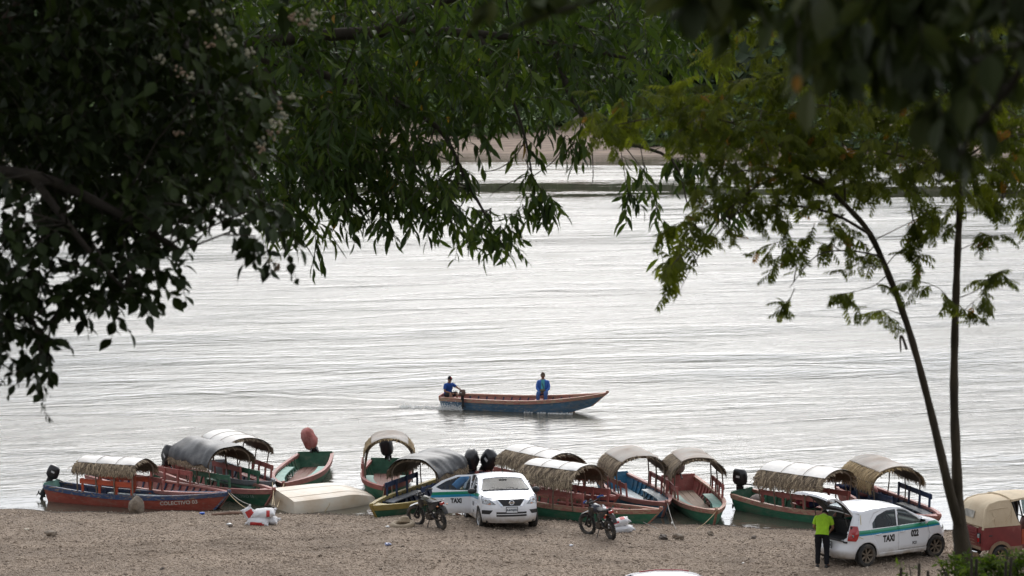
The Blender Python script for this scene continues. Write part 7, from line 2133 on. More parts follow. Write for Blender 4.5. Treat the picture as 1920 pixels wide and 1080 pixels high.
def un(px, py, d):
    dx = (px - 960.0) / FPX; du = (540.0 - py) / FPX; cp, sp = math.cos(PITCH), math.sin(PITCH)
    vy = cp + du * sp; k = d / vy
    return np.stack([dx * k, d, CAM_Z + (-sp + du * cp) * k], -1)
def proj(P):
    cp, sp = math.cos(PITCH), math.sin(PITCH); q = P - np.array([0, 0, CAM_Z])
    f = q[:, 1] * cp - q[:, 2] * sp; u = q[:, 1] * sp + q[:, 2] * cp
    return 960 + FPX * q[:, 0] / f, 540 - FPX * u / f
def in_polygon_pts(poly, n, d0, d1, gaps=0.0, gscale=60.0):
    xs = [p[0] for p in poly]; ys = [p[1] for p in poly]; out = []
    got = 0
    while got < n:
        x = rng.uniform(min(xs), max(xs), n * 2); y = rng.uniform(min(ys), max(ys), n * 2)
        ok = in_poly(x, y, poly)
        if gaps:
            g = np.sin(x / gscale * 2.1 + 1.3 * np.sin(y / gscale)) + np.sin(y / gscale * 2.7 + 1.7 * np.sin(x / gscale * 0.8 + 2))
            ok &= (g > -2 + 2.6 * gaps) | (rng.random(len(x)) < 0.12)
        x, y = x[ok][:n - got], y[ok][:n - got]; got += len(x)
        out.append(un(x, y, rng.uniform(d0, d1, len(x))))
    return np.concatenate(out)[:n]

class Tree:
    def __init__(s, name, label, base, cat='tree', group=None, odd=0.0):
        s.root = empty(name, base); tag(s.root, label, cat, group); s.base = Vector(base)
        s.L = []; s.tw = MB(); s.limbs = []; s.odd = odd
    def loc(s, p): return Vector(p) - s.base
    def limb(s, pts, rad, m, name='branch', n=8):
        P = [s.loc(p) for p in pts]
        # smooth the polyline
        Q = []; Rr = []
        for i in range(len(P) - 1):
            p0 = P[max(0, i - 1)]; p1 = P[i]; p2 = P[i + 1]; p3 = P[min(len(P) - 1, i + 2)]
            for k in range(4):
                t = k / 4
                Q.append(0.5 * ((2 * p1) + (p2 - p0) * t + (2 * p0 - 5 * p1 + 4 * p2 - p3) * t * t + (3 * p1 - p0 - 3 * p2 + p3) * t ** 3))
                Rr.append(rad[i] + (rad[i + 1] - rad[i]) * t)
        Q.append(P[-1]); Rr.append(rad[-1])
        Rr = [r * (1 + 0.06 * math.sin(i * 1.9) + 0.05 * math.sin(i * 4.3)) for i, r in enumerate(Rr)]
        o = MB().tube(Q, Rr, n).build(name, m, s.root, smooth=60)
        s.limbs += [np.array(p + s.base) for p in Q]
        return o
    def clusters(s, P, tpl, K, twig, size, droop=0.5, spread=0.8, bias=(0, 0, -0.4), connect=0.0, tint=(0.0, 1.0), upn=1.0, pos_jit=0.0, tw_r=0.003, reach=99, up_shift=None):
        n = len(P)
        P = P + np.array([0, 0, up_shift if up_shift is not None else 0.45 * twig + 0.35 * size])
        d = nrmz(rng.normal(0, 1, (n, 3)) * np.array([1, 1, 0.55]) + np.array(bias))
        ln = rng.uniform(0.6, 1.3, n) * twig
        side = nrmz(np.cross(d, np.array([0, 0, 1.0]) + rng.normal(0, 0.3, (n, 3))))
        base_t = rng.uniform(tint[0], tint[1], n)
        for k in range(K):
            u = (k + 0.7) / K
            pos = P + d * (ln * u)[:, None] + np.array([0, 0, -1.0]) * (0.35 * ln * u * u)[:, None]
            sg = 1 if k % 2 else -1
            dd = d * 0.55 + side * (sg * spread) + np.array([0, 0, -droop]) + rng.normal(0, 0.32, (n, 3))
            up = np.array([0, 0, upn]) + rng.normal(0, 0.55, (n, 3))
            sc = size * rng.uniform(0.62, 1.2, n)
            s.L.append((tpl, pos, frames(dd, up), sc, np.where(rng.random(n) < s.odd, 1.0, np.clip(base_t + rng.normal(0, 0.13, n), 0, 0.93))))
        if tw_r:
            for i in range(n):
                a = s.loc(P[i]); e = Vector(d[i]) * float(ln[i])
                s.tw.tube([a, a + e * 0.5 - Vector((0, 0, 0.09 * ln[i])), a + e - Vector((0, 0, 0.35 * ln[i]))], [tw_r * 1.3, tw_r, tw_r * 0.6], 4, caps=False)
        if connect and s.limbs:
            LB = np.array(s.limbs)
            for i in range(n):
                if rng.random() > connect: continue
                dist = np.linalg.norm(LB - P[i], axis=1); j = int(np.argmin(dist + rng.random(len(dist)) * 0.3))
                if dist[j] > reach: continue
                a = s.loc(LB[j]); b = s.loc(P[i]); mid = (a + b) / 2 + Vector((0, 0, 0.14 * (b - a).length)) + Vector(rng.normal(0, 0.05, 3))
                s.tw.tube([a, mid, b], [tw_r * 2.6, tw_r * 2.0, tw_r * 1.3], 5, caps=False)
    def finish(s, leaf_m, wood_m, n_single=300, leaf_name='leaf', frond_name='leaf'):
        if s.tw.v: tag(s.tw.build('twigs', wood_m, s.root), kind='stuff')
        groups = {}
        for tpl, pos, Mx, sc, t in s.L: groups.setdefault(id(tpl), [tpl, [], [], [], []]); g = groups[id(tpl)]; g[1].append(pos); g[2].append(Mx); g[3].append(sc); g[4].append(t)
        allg = []
        for g in groups.values(): allg.append([g[0]] + [np.concatenate(q) for q in g[1:]])
        # the leaves that show largest inside the frame become parts of their own
        cand = []
        for gi, (tpl, pos, Mx, sc, t) in enumerate(allg):
            px, py = proj(pos); ok = (px > 0) & (px < 1920) & (py > 4) & (py < 1080)
            vis = sc / pos[:, 1] * (0.7 + 0.6 * np.clip(py / 500, 0, 1))
            idx = np.nonzero(ok)[0]; cand += [(vis[i], gi, i) for i in idx]
        cand.sort(reverse=True); cand = cand[:n_single]
        base = np.array(s.base)
        meshes = {}
        drop = [set() for _ in allg]
        for _, gi, i in cand:
            tpl, pos, Mx, sc, t = allg[gi]; q = int(t[i] * 5.99); key = (gi, q)
            if key not in meshes:
                me = bpy.data.meshes.new(leaf_name); me.from_pydata([tuple(v) for v in tpl[0]], [], [tuple(int(k) for k in f) for f in tpl[1]]); me.materials.append(leaf_m)
                a = me.attributes.new('tint', 'FLOAT', 'POINT'); a.data.foreach_set('value', np.full(len(tpl[0]), (q + 0.5) / 6, np.float32))
                meshes[key] = me
            o = bpy.data.objects.new(leaf_name, meshes[key]); col.objects.link(o); o.parent = s.root
            M4 = Matrix.Identity(4)
            for r in range(3):
                for c in range(3): M4[r][c] = float(Mx[i][r][c] * sc[i])
                M4[r][3] = float(pos[i][r] - base[r])
            o.matrix_local = M4; drop[gi].add(i)
        for gi, (tpl, pos, Mx, sc, t) in enumerate(allg):
            keep = np.ones(len(pos), bool); keep[list(drop[gi])] = False
            V, F = place(tpl, pos[keep] - base, Mx[keep], sc[keep])
            o = np_mesh('foliage', V, F, leaf_m, s.root, tint=np.repeat(t[keep], len(tpl[0]))); tag(o, kind='stuff')

def shade_crown(c, r, n, ymin=3.0):  # unseen crown leaves added to block light from the foliage in view
    """points in a crown ellipsoid, only where it lies outside the picture"""
    P = nrmz(rng.normal(0, 1, (n * 2, 3))) * (rng.random((n * 2, 1)) ** 0.33) * np.array(r) + np.array(c)
    px, py = proj(P); out = (P[:, 1] < 0.5) | (px < -40) | (px > 1960) | (py < -25)
    P = P[out]; return P[:n]

BARK_D = mat('dark_bark', (0.055, 0.042, 0.032), 0.9, var=0.4, vscale=8, bump=0.7, bscale=18, stretch=(1, 1, 0.3))
BARK_R = mat('reddish_bark', (0.085, 0.05, 0.034), 0.9, var=0.3, vscale=8, bump=0.5, stretch=(1, 1, 0.4))
BARK_B = mat('brown_bark', (0.075, 0.055, 0.036), 0.9, var=0.4, vscale=9, bump=0.8, bscale=26, stretch=(1, 1, 0.35))
def gz(x, y): return float(G(x, y))

# --- A: broad-leaved tree at the left, nearly black against the light
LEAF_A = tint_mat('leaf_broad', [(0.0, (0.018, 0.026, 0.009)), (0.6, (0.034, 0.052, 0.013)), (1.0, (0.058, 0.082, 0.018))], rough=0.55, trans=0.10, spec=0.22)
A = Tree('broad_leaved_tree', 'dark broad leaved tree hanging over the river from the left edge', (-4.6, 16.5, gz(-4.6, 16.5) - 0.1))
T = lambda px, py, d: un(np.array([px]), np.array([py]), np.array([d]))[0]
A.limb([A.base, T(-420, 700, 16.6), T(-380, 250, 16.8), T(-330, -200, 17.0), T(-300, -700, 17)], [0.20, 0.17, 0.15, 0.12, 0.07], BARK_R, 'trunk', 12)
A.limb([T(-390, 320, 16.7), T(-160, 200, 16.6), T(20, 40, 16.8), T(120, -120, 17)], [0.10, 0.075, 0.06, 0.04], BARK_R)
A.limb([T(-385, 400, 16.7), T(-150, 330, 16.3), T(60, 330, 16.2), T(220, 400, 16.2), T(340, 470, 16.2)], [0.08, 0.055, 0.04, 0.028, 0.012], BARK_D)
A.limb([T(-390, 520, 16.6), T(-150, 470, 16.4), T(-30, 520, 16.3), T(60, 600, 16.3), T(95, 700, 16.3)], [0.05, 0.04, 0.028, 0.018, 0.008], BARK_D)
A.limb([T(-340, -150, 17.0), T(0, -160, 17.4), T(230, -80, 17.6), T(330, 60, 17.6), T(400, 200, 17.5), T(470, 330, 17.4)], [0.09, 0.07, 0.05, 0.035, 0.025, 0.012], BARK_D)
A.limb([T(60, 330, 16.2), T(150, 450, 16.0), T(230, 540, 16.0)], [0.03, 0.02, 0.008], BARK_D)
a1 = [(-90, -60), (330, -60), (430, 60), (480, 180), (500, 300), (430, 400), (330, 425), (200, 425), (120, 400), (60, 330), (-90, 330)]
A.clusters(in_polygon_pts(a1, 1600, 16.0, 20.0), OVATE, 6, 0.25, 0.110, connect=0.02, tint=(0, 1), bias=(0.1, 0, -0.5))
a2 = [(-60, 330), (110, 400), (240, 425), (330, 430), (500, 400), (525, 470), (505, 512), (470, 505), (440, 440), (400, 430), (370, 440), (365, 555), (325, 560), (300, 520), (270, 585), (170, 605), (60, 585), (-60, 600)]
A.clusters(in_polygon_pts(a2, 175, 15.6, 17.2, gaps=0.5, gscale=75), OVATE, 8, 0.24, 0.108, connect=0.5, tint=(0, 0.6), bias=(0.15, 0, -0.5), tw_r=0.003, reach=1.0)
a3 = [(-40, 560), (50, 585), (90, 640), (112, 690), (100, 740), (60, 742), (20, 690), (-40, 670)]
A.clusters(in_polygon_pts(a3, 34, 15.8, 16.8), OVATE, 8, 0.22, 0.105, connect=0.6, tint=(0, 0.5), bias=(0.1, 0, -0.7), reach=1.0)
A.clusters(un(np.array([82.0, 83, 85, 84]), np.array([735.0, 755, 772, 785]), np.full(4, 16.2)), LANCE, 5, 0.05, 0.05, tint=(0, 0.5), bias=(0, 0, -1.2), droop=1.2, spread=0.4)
A.clusters(shade_crown((-4.5, 16.5, 17.8), (5.5, 5.0, 3.6), 1500), OVATE_LO, 5, 0.5, 0.26, tw_r=0, tint=(0, 1))
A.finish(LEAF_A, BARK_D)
# papery cream seed clusters on A
M_CREAM = mat('cream_blossom', (0.50, 0.45, 0.33), 0.85, var=0.35, vscale=14)
M_CREAM2 = mat('pinkish_blossom', (0.40, 0.27, 0.19), 0.85, var=0.35, vscale=14)
for i, (px, py) in enumerate([(338, 135), (352, 142), (410, 58), (398, 88), (408, 18), (362, 28), (522, 198), (530, 212), (512, 232), (505, 250), (528, 236), (550, 182), (492, 280), (470, 95), (560, 30), (575, 45), (590, 26), (432, 80), (518, 500), (505, 492), (300, 110), (330, 250), (455, 182), (490, 268), (545, 32), (585, 50)]):
    P = T(px, py, 15.7 + 0.02 * i); mb = MB()
    for k in range(7):
        q = Vector(rng.normal(0, 0.018, 3)); mb.ellipsoid(q, tuple(rng.uniform(0.006, 0.015, 3)), Matrix.Rotation(float(rng.uniform(0, 3)), 3, 'X'), 6, 4)
    mb.build('blossom', M_CREAM if i % 3 else M_CREAM2, A.root, loc=A.loc(P))

# --- B: lance-leaved tree across the middle
LEAF_B = tint_mat('leaf_lance', [(0.0, (0.028, 0.047, 0.014)), (0.55, (0.058, 0.094, 0.024)), (0.95, (0.115, 0.155, 0.034)), (1.0, (0.30, 0.17, 0.03))], rough=0.5, trans=0.36, spec=0.25)
B = Tree('lance_leaved_tree', 'green tree with long narrow leaves reaching across the middle of the river view', (-8.0, 31.0, gz(-8.0, 31.0) - 0.1), odd=0.006)
B.limb([B.base, T(-260, 900, 31), T(-200, 400, 31), T(-150, -150, 31), T(-80, -700, 31)], [0.32, 0.28, 0.24, 0.18, 0.1], BARK_D, 'trunk', 12)
B.limb([T(-200, 350, 31), T(120, 180, 31.5), T(420, 90, 32), T(720, 60, 32), T(960, 70, 31.5), T(1180, 110, 31)], [0.15, 0.12, 0.095, 0.07, 0.045, 0.02], BARK_D)
B.limb([T(420, 90, 32), T(640, 150, 31.6), T(760, 200, 31.2), T(830, 250, 31), T(870, 330, 30.8), T(920, 420, 30.7), T(955, 480, 30.6)], [0.07, 0.05, 0.038, 0.03, 0.022, 0.014, 0.006], BARK_D)
B.limb([T(500, 130, 31.8), T(560, 260, 31.2), T(640, 340, 31), T(690, 420, 30.8)], [0.05, 0.035, 0.022, 0.008], BARK_D)
B.limb([T(900, 70, 31.6), T(950, 160, 31), T(985, 260, 30.6), T(1000, 350, 30.5), T(1005, 400, 30.4)], [0.03, 0.02, 0.014, 0.01, 0.005], BARK_D)
B.limb([T(1040, 85, 31.4), T(1080, 200, 30.8), T(1160, 260, 30.5), T(1260, 300, 30.3), T(1290, 390, 30.2)], [0.045, 0.036, 0.026, 0.014, 0.005], BARK_D)
B.limb([T(300, 110, 31.8), T(330, 250, 31), T(420, 340, 30.8), T(520, 430, 30.6)], [0.05, 0.035, 0.02, 0.008], BARK_D)
B.limb([T(700, 60, 32), T(960, -40, 32), T(1250, -60, 32)], [0.07, 0.05, 0.03], BARK_D)
b1p = [(350, -60), (1340, -60), (1340, 130), (1260, 210), (1160, 205), (1060, 215), (990, 225), (900, 225), (830, 200), (770, 175), (730, 215), (700, 250), (720, 320), (600, 330), (480, 330), (400, 220)]
B.clusters(in_polygon_pts(b1p, 1500, 29.5, 35.5, gaps=0.06, gscale=90), LANCE, 6, 0.36, 0.23, connect=0.03, tint=(0, 0.85), bias=(0.2, 0, -0.45), tw_r=0.004, droop=0.6)
b2p = [(470, 320), (600, 320), (720, 310), (800, 290), (840, 300), (880, 345), (850, 380), (890, 400), (940, 430), (968, 480), (940, 498), (905, 470), (870, 450), (850, 470), (820, 425), (760, 440), (700, 445), (640, 430), (560, 460), (520, 455), (470, 420)]
B.clusters(in_polygon_pts(b2p, 300, 30.0, 31.6, gaps=0.25, gscale=70), LANCE, 7, 0.32, 0.20, connect=0.22, tint=(0.1, 0.97), bias=(0.3, 0, -0.6), tw_r=0.004, droop=0.8, reach=1.2)
b2b = [(560, 200), (760, 200), (830, 250), (845, 300), (720, 330), (560, 330)]
B.clusters(in_polygon_pts(b2b, 190, 30.2, 32.5, gaps=0.1), LANCE, 6, 0.32, 0.2, connect=0.1, tint=(0.1, 0.97), droop=0.7)
b2c = [(800, 195), (960, 215), (960, 262), (900, 268), (850, 250)]
B.clusters(in_polygon_pts(b2c, 24, 30.2, 31.4), LANCE, 6, 0.3, 0.2, connect=0.5, tint=(0.1, 0.95), droop=0.9, reach=1.0)
def strand(Tr, pts, d, n, tpl, K, tw, size, m, r=0.006, **kw):
    P = [T(px, py, d) for px, py in pts]; Tr.limb(P, [r * (1 - 0.7 * i / (len(P) - 1)) for i in range(len(P))], m, 'branch', 5)
    A_ = np.array([np.array(p) for p in P]); seg = rng.uniform(0.15, 1.0, n) * (len(P) - 1); i0 = np.minimum(seg.astype(int), len(P) - 2); f = (seg - i0)[:, None]
    Tr.clusters(A_[i0] * (1 - f) + A_[i0 + 1] * f, tpl, K, tw, size, tw_r=r * 0.45, **kw)
for pts, n in (([(965, 215), (984, 270), (990, 320), (1000, 370), (1012, 405)], 14), ([(985, 300), (1010, 350), (1030, 385), (1042, 400)], 8), ([(1000, 370), (975, 395), (955, 410)], 5),
               ([(1085, 200), (1088, 250), (1080, 290)], 6), ([(1160, 255), (1170, 320), (1180, 370), (1190, 385)], 8), ([(1200, 270), (1215, 350), (1235, 400), (1250, 440)], 9), ([(1000, 215), (1060, 260), (1110, 280)], 7),
               ([(1120, 190), (1200, 210), (1290, 250)], 12), ([(1250, 290), (1320, 340), (1380, 400)], 12), ([(900, 225), (905, 262), (890, 290)], 5), ([(590, 430), (592, 460), (590, 480)], 3), ([(1240, 310), (1300, 300), (1350, 330)], 12)):
    strand(B, pts, 30.4, n, LANCE, 6, 0.26, 0.205, BARK_D, tint=(0.05, 0.95), droop=1.0, bias=(0.1, 0, -0.9), up_shift=0.05)
# bare hanging twigs
for pts in ([(985, 265), (960, 300), (930, 318), (905, 322)], [(1000, 330), (1040, 300), (1060, 262)], [(1110, 270), (1112, 330), (1108, 350)], [(1160, 260), (1215, 330), (1235, 352)], [(985, 330), (940, 350), (915, 372)], [(560, 440), (580, 470), (590, 488)], [(620, 440), (640, 470), (650, 485)]):
    B.limb([T(px, py, 30.5) for px, py in pts], [0.006] * (len(pts) - 1) + [0.003], BARK_D, 'branch', 4)
B.clusters(shade_crown((-1.5, 31.5, 21.0), (11, 7, 4.8), 2200), LANCE_LO, 6, 0.7, 0.45, tw_r=0, tint=(0, 1))
B.finish(LEAF_B, BARK_D)

# --- C: forked tree with compound leaves on the right
LEAF_C = tint_mat('leaflet', [(0.0, (0.065, 0.08, 0.014)), (0.6, (0.125, 0.145, 0.024)), (0.93, (0.18, 0.19, 0.035)), (1.0, (0.26, 0.12, 0.025))], rough=0.6, trans=0.5, spec=0.2)
cb = T(1808, 1085, 21.2)
C_ = Tree('forked_tree', 'slender forked tree with feathery compound leaves at the right, rooted in the undergrowth', (cb[0], cb[1], gz(cb[0], cb[1]) - 0.05), odd=0.02)
C_.limb([C_.base - Vector((0, 0, 0.1)), T(1806, 1040, 21.2), T(1801, 1000, 21.2), T(1797, 945, 21.2), T(1793, 860, 21.2), T(1789, 750, 21.2), T(1790, 640, 21.2), T(1793, 540, 21.2), T(1797, 440, 21.3), T(1803, 345, 21.3), T(1810, 230, 21.4), T(1822, 80, 21.5), T(1830, -150, 21.6)],
        [0.092, 0.078, 0.068, 0.047, 0.042, 0.036, 0.032, 0.031, 0.029, 0.026, 0.022, 0.018, 0.01], BARK_B, 'trunk', 10)
C_.limb([T(1801, 990, 21.2), T(1783, 930, 21.15), T(1764, 850, 21.1), T(1745, 770, 21.1), T(1722, 680, 21.0), T(1698, 600, 21.0), T(1668, 520, 21.0), T(1632, 440, 20.9), T(1592, 392, 20.8), T(1540, 345, 20.8), T(1470, 322, 20.8), T(1380, 320, 20.8)],
        [0.052, 0.042, 0.037, 0.032, 0.029, 0.028, 0.026, 0.024, 0.022, 0.017, 0.012, 0.006], BARK_B, 'trunk', 9)
C_.limb([T(1700, 655, 21.0), T(1692, 632, 20.98), T(1688, 634, 20.98), T(1689, 660, 20.98)], [0.012, 0.012, 0.010, 0.006], BARK_B, 'branch', 6)
for pts, r in (([(1560, 358), (1555, 250), (1558, 150), (1560, 40)], 0.012), ([(1585, 385), (1580, 260), (1584, 160), (1590, 60)], 0.012), ([(1632, 440), (1560, 400), (1470, 385), (1380, 400), (1300, 440)], 0.014), ([(1592, 392), (1500, 300), (1400, 240), (1280, 215), (1150, 235)], 0.016),
               ([(1650, 480), (1590, 470), (1530, 480), (1480, 540)], 0.010), ([(1803, 345), (1720, 300), (1640, 280), (1560, 220)], 0.014), ([(1806, 300), (1870, 260), (1950, 250)], 0.013), ([(1470, 322), (1390, 370), (1330, 440), (1280, 520)], 0.010), ([(1380, 400), (1310, 480), (1262, 570)], 0.007)):
    C_.limb([T(px, py, 20.8 + 0.1 * math.sin(px)) for px, py in pts], [r * (1 - 0.75 * i / (len(pts) - 1)) for i in range(len(pts))], BARK_B, 'branch', 6)
FD = dict(tpl=FROND, upn=1.6, tw_r=0.0025)
def fronds(poly, n, d0=20.0, d1=21.8, K=7, size=0.10, **kw):
    kw2 = dict(droop=0.45, spread=0.7, bias=(-0.25, 0, -0.1), tint=(0, 0.98)); kw2.update(kw)
    C_.clusters(in_polygon_pts(poly, n, d0, d1, gaps=kw2.pop('gaps', 0.12), gscale=kw2.pop('gscale', 70)), FROND, K, 0.20, size, upn=1.6, tw_r=0.0025, **kw2)
fronds([(1090, 235), (1170, 205), (1290, 180), (1420, 165), (1560, 160), (1700, 190), (1960, 210), (1960, 380), (1860, 370), (1770, 350), (1720, 370), (1600, 380), (1480, 370), (1400, 390), (1340, 330), (1280, 280), (1200, 270), (1120, 275)], 470, connect=0.04, gaps=0.25, gscale=60)
fronds([(1290, 370), (1400, 370), (1500, 370), (1600, 380), (1640, 430), (1600, 480), (1530, 500), (1480, 540), (1440, 500), (1400, 470), (1330, 480), (1290, 500), (1270, 450)], 62, gaps=0.45, connect=0.3, reach=0.7)
fronds([(1275, 440), (1320, 440), (1300, 500), (1280, 560), (1255, 585), (1258, 540)], 8, gaps=0, connect=0.4, bias=(-0.2, 0, -0.7), size=0.15, reach=0.6)
fronds([(1330, 200), (1700, 150), (1960, 180), (1960, -40), (1300, -40)], 230, 21.0, 23.0)
for pts, n in (([(1664, 515), (1640, 535), (1610, 545), (1575, 552)], 5), ([(1690, 590), (1660, 580), (1640, 590)], 3), ([(1670, 530), (1710, 525), (1760, 540), (1785, 570)], 6), ([(1793, 560), (1830, 545), (1870, 515), (1890, 505)], 7), ([(1792, 600), (1820, 570), (1840, 555)], 3),
               ([(1660, 500), (1690, 470), (1730, 490)], 5), ([(1796, 470), (1840, 450), (1868, 440)], 5), ([(1797, 440), (1750, 420), (1720, 440), (1700, 450)], 6), ([(1800, 400), (1850, 390), (1880, 375)], 5), ([(1640, 450), (1700, 420), (1740, 400)], 6), ([(1490, 540), (1480, 565), (1475, 578)], 3), ([(1640, 460), (1600, 500), (1560, 510)], 5)):
    strand(C_, pts, 20.9, n, FROND, 6, 0.15, 0.10, BARK_B, r=0.005, tint=(0, 0.9), droop=0.35, upn=1.8, bias=(0, 0, -0.1), up_shift=0.0)
fronds([(1700, 350), (1960, 350), (1960, 430), (1880, 450), (1760, 440), (1690, 420)], 26, gaps=0.4, connect=0.4, reach=0.8)
C_.clusters(shade_crown((4.4, 21.5, 17.9), (4.2, 3.5, 2.8), 420), FROND, 4, 0.4, 0.34, tw_r=0, tint=(0, 1), upn=1.6)
C_.finish(LEAF_C, BARK_B)

# --- D: large leaves of the tree beside the camera, out of focus
LEAF_D = tint_mat('leaf_large', [(0.0, (0.04, 0.05, 0.02)), (0.6, (0.075, 0.095, 0.035)), (0.97, (0.13, 0.14, 0.055)), (1.0, (0.42, 0.19, 0.03))], rough=0.55, trans=0.10, spec=0.22)
D = Tree('overhanging_tree', 'big leaved tree close to the camera, blurred leaves hanging in at the top right', (6.4, 5.6, gz(6.4, 5.6) - 0.1))
D.limb([D.base, T(6400, 700, 5.7), T(6200, 100, 5.8), T(6000, -800, 6.0)], [0.22, 0.2, 0.17, 0.12], BARK_D, 'trunk', 12)
D.limb([T(6150, -100, 5.9), T(4300, -200, 6.2), T(2500, -80, 6.5), T(2100, -60, 6.6), T(1800, -40, 6.7), T(1450, -60, 6.8), T(1150, -80, 6.8)], [0.09, 0.07, 0.045, 0.032, 0.022, 0.014, 0.006], BARK_D)
D.limb([T(2100, -60, 6.6), T(1960, 60, 6.5), T(1890, 170, 6.5), T(1830, 240, 6.5), T(1790, 320, 6.5)], [0.02, 0.014, 0.010, 0.007, 0.003], BARK_D)
D.limb([T(1450, -60, 6.8), T(1250, -30, 6.8), T(1050, 20, 6.8), T(940, 60, 6.8)], [0.01, 0.007, 0.005, 0.003], BARK_D)
DK = dict(droop=0.9, spread=0.5, bias=(0, 0, -0.7), tw_r=0.002, upn=0.8)
D.clusters(in_polygon_pts([(1200, -80), (1960, -80), (1960, 60), (1900, 110), (1800, 120), (1700, 130), (1560, 130), (1470, 100), (1380, 50), (1300, 10)], 58, 6.2, 7.4), OVATE, 6, 0.10, 0.115, connect=0.1, tint=(0, 0.9), **DK)
D.clusters(in_polygon_pts([(1500, 80), (1900, 80), (1880, 150), (1800, 190), (1700, 190), (1600, 170), (1530, 150)], 20, 6.2, 7.0, gaps=0.3, gscale=90), OVATE, 5, 0.09, 0.11, connect=0.1, tint=(0, 0.9), **DK)
D.clusters(in_polygon_pts([(1700, 220), (1840, 200), (1830, 300), (1800, 330), (1720, 320)], 7, 6.3, 6.8), OVATE, 5, 0.08, 0.10, connect=0.5, tint=(0.1, 0.9), **DK)
D.clusters(un(np.array([930.0, 975, 1000]), np.array([40.0, 35, 30]), np.full(3, 6.8)), OVATE, 5, 0.06, 0.085, tint=(0.5, 0.95), **DK)
D.clusters(un(np.array([1145.0, 1180]), np.array([-25.0, -30]), np.full(2, 6.8)), OVATE, 4, 0.06, 0.09, tint=(0.5, 0.95), **DK)
D.clusters(un(np.array([1935.0]), np.array([430.0]), np.full(1, 6.3)), OVATE, 4, 0.07, 0.10, tint=(0.2, 0.8), **DK)
D.limb([T(2100, 330, 6.3), T(1990, 390, 6.3), T(1935, 430, 6.3)], [0.008, 0.005, 0.003], BARK_D)
D.limb([T(2500, -80, 6.5), T(2250, 150, 6.3), T(2100, 330, 6.3)], [0.02, 0.013, 0.008], BARK_D)
D.clusters(shade_crown((2.5, 5.0, 17.6), (6.5, 6.5, 2.4), 1500), OVATE_LO, 5, 0.4, 0.30, tw_r=0, tint=(0, 0.95))  # crown extended overhead, out of view, to shut off the sky above the camera
D.finish(LEAF_D, BARK_D, 220)
q = T(1498, 140, 6.1)
mb = MB(); mb.add([tuple(v) for v in OVATE[0]], [tuple(int(k) for k in f) for f in OVATE[1]])
o = mb.build('leaf', mat('orange_leaf', (0.55, 0.25, 0.03), 0.6), D.root, loc=D.loc(q)); o.scale = (0.045,) * 3; o.rotation_euler = (R(-88), R(10), R(20)); o['label'] = 'single orange leaf among the green ones'
MB().tube([D.loc(T(1470, -60, 6.75)), D.loc(T(1500, 60, 6.3)), D.loc(q)], 0.0018, 4).build('branch', BARK_D, D.root)

# --- undergrowth and stakes at the bottom right
LEAF_U = tint_mat('leaf_undergrowth', [(0.0, (0.05, 0.085, 0.014)), (0.6, (0.11, 0.18, 0.022)), (1.0, (0.20, 0.26, 0.04))], rough=0.7, spec=0.15, trans=0.35)
def bush(label, px, py_top, d, w, n, seed):
    b = T(px, 1110, d); U = Tree('bush', label, (b[0], b[1], gz(b[0], b[1]) - 0.03), 'bush', 'bushes on the bank at the bottom right')
    top = T(px, py_top, d)[2]; h = top - U.base.z
    for k in range(7):
        a = k * 0.9; e = Vector((b[0] + w * 0.7 * math.cos(a), b[1] + 0.3 * math.sin(a), U.base.z + h * (0.75 + 0.2 * math.sin(k * 2.0))))
        U.limb([U.base, (U.base + e) / 2 + Vector((0.03 * math.cos(a), 0, 0.1)), e], [0.010, 0.007, 0.003], BARK_D, 'branch', 5)
    u = rng.random(n) ** 0.6; a = rng.uniform(0, 2 * PI, n); rr = w * np.sqrt(rng.random(n)) * (1 - 0.5 * u)
    P = np.stack([b[0] + rr * np.cos(a), b[1] + 0.6 * rr * np.sin(a), U.base.z + h * u * (0.92 + 0.16 * np.sin(a * 3 + seed))], -1)
    U.clusters(P, LANCE, 6, 0.09, 0.062, droop=0.1, tint=(0, 1), bias=(0, 0, 0.4), tw_r=0.0015)
    U.finish(LEAF_U, BARK_D, 60)
bush('yellowish green bush at the foot of the forked tree, left of its trunk', 1785, 1054, 20.6, 0.17, 55, 1)
bush('dense green bush at the bottom right below the three-wheeler', 1868, 1062, 20.2, 0.24, 130, 2)
bush('bush at the bottom right corner, rightmost of the row', 1925, 1046, 20.0, 0.22, 110, 3)
bush('sparse little bush among the stakes left of the forked tree', 1705, 1062, 20.8, 0.07, 10, 4)
bush('low bush in front of the forked tree trunk', 1822, 1074, 19.9, 0.18, 80, 5)
for i, (px, py, dx) in enumerate([(1689.6, 1064, 2), (1723.4, 1056, 0), (1740, 1070, -1), (1774.6, 1073, 1), (1821.8, 1047, -1), (1831, 1048, 1), (1886, 1052, 0), (1896, 1045, 2)]):
    d = 19.6; t = Vector(T(px, py, d)); g = gz(t.x, t.y)
    o = MB().tube([(0, 0, -0.15), (dx * 0.004, 0, (t.z - g) * 0.5), (dx * 0.008, 0, t.z - g - 0.01), (dx * 0.008, 0, t.z - g)], [0.015, 0.0135, 0.012, 0.006], 6).build('fence_stake', BARK_D, smooth=True)
    o.location = (t.x - dx * 0.008, t.y, g)
    tag(o, ['thin wooden stake farthest left in the row on the bank', 'tallest of the thin stakes left of the forked tree', 'short stake third from the left in the row on the bank', 'stub of a stake just left of the forked tree', 'thin stake close against the right of the forked trunk', 'thin stake second to the right of the forked trunk', 'thin stake in the right bush, left one of the pair', 'thin stake in the right bush, right one of the pair'][i], 'stake', 'wooden stakes on the bank')

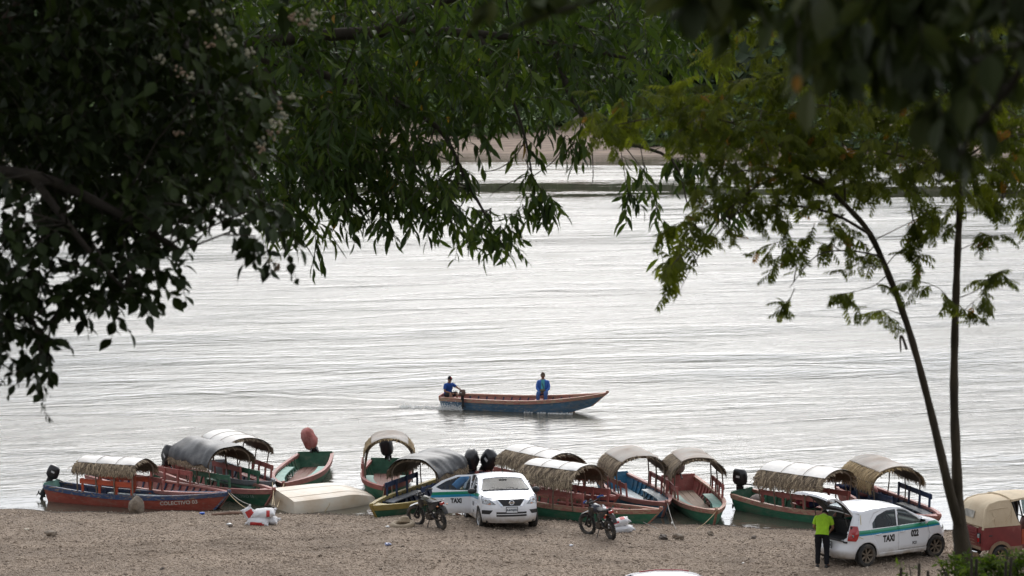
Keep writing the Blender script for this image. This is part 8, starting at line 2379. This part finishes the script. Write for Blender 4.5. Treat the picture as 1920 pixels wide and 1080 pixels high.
# --- far bank: shrubs and forest
LEAF_F = tint_mat('far_foliage', [(0.0, (0.022, 0.036, 0.014)), (0.5, (0.045, 0.075, 0.022)), (1.0, (0.10, 0.15, 0.04))], rough=0.7)
def clumps(name, C, Rr, H, per, size, t0, t1, m):
    n = len(C) * per
    idx = np.repeat(np.arange(len(C)), per)
    d = nrmz(rng.normal(0, 1, (n, 3))); d[:, 2] = np.abs(d[:, 2]) * 1.0 - 0.15
    rad = rng.uniform(0.55, 1.0, n)[:, None]
    wob = 1 + 0.25 * np.sin(d[:, :1] * 5 + idx[:, None]) * np.sin(d[:, 1:2] * 6 + 2.1 * idx[:, None])
    P = C[idx] + d * rad * wob * np.stack([Rr[idx], Rr[idx], H[idx]], -1)
    s = size * rng.uniform(0.5, 1.4, n)
    up = nrmz(d + rng.normal(0, 0.7, (n, 3)))
    dd = nrmz(np.cross(up, rng.normal(0, 1, (n, 3))))
    V, F = place(OVATE_LO, P, frames(dd, up), s)
    t = np.clip(rng.uniform(t0, t1, len(C))[idx] + rng.normal(0, 0.15, n), 0, 1)
    o = np_mesh(name, V, F, m, tint=np.repeat(t, len(OVATE_LO[0]))); tag(o, kind='stuff'); return o
n = 330
fx = rng.uniform(-115, 115, n); fy = 340 + rng.random(n) ** 1.3 * 75
fr = rng.uniform(3.0, 6.0, n); fh = rng.uniform(4, 8, n)
fc_ = np.stack([fx, fy, GF(fx, fy) + fh * 0.45 + 1.0], -1)
clumps('far_forest', fc_, fr, fh, 170, 2.4, 0.0, 0.7, LEAF_F)
n = 170
fx = np.concatenate([rng.uniform(-13, 7, 90), rng.uniform(-85, -16, 150), np.where(rng.random(220) < 0.6, rng.uniform(11, 40, 220), rng.uniform(9, 85, 220)), rng.uniform(-85, 85, 160)]); fy = np.concatenate([rng.uniform(319, 338, 90), rng.uniform(316, 340, 150), rng.uniform(312, 338, 220), rng.uniform(334, 350, 160)]); fx = np.concatenate([fx, rng.uniform(13, 48, 90), rng.uniform(-60, -18, 60)]); fy = np.concatenate([fy, rng.uniform(307, 316, 150)]); n = len(fx)
fr = rng.uniform(0.9, 2.4, n); fh = rng.uniform(0.8, 2.4, n)
clumps('far_shrubs', np.stack([fx, fy, GF(fx, fy) + 0.2], -1), fr, fh, 90, 0.75, 0.2, 1.0, LEAF_F)

# --- spray and foam round the moving boat
def spray():
    ps = []; foam = mat('white_water', (0.80, 0.80, 0.78), 0.5)
    a = b15.rotation_euler.z
    def add(n, x0, x1, y, zs, sy, smax):
        x = rng.uniform(x0, x1, n); yy = y + rng.normal(0, sy, n); z = np.abs(rng.normal(0, zs, n)); s = rng.uniform(0.006, smax, n)
        for i in range(n): ps.append((on_boat(b15, float(x[i]), float(yy[i]), float(z[i])), float(s[i])))
    near = text_side(b15)
    add(700, 0.0, 1.0, near * 0.62, 0.10, 0.09, 0.016); add(160, 0.1, 0.8, near * 0.62, 0.22, 0.08, 0.010)
    add(420, -1.6, 0.3, near * 0.40, 0.04, 0.2, 0.022)
    for u in (0.52, 0.6, 0.66, 0.71, 0.76): add(90, h15.L * u, h15.L * (u + 0.05), near * 0.58, 0.012 + 0.03 * rng.random(), 0.07, 0.013)
    mb = MB()
    for p, s in ps:
        v = [Vector((s * 1.4, 0, 0)), Vector((-s * 1.4, 0, 0)), Vector((0, s, 0)), Vector((0, -s, 0)), Vector((0, 0, s)), Vector((0, 0, -s))]
        mb.add([p + q for q in v], [(0, 2, 4), (2, 1, 4), (1, 3, 4), (3, 0, 4), (2, 0, 5), (1, 2, 5), (3, 1, 5), (0, 3, 5)])
    tag(mb.build('spray', foam), kind='stuff')
spray()

# --- unseen wood added behind the camera to keep sky light off the leaves
n = 130
fx = rng.uniform(-42, 42, n); fy = -9 - rng.random(n) * 22; fh = rng.uniform(4.5, 8.0, n); fr = rng.uniform(3.0, 5.0, n)
clumps('shade_wood', np.stack([fx, fy, G(fx, fy) + fh * rng.uniform(0.3, 0.9, n)], -1), fr, fh, 120, 1.9, 0.0, 0.7, LEAF_F)
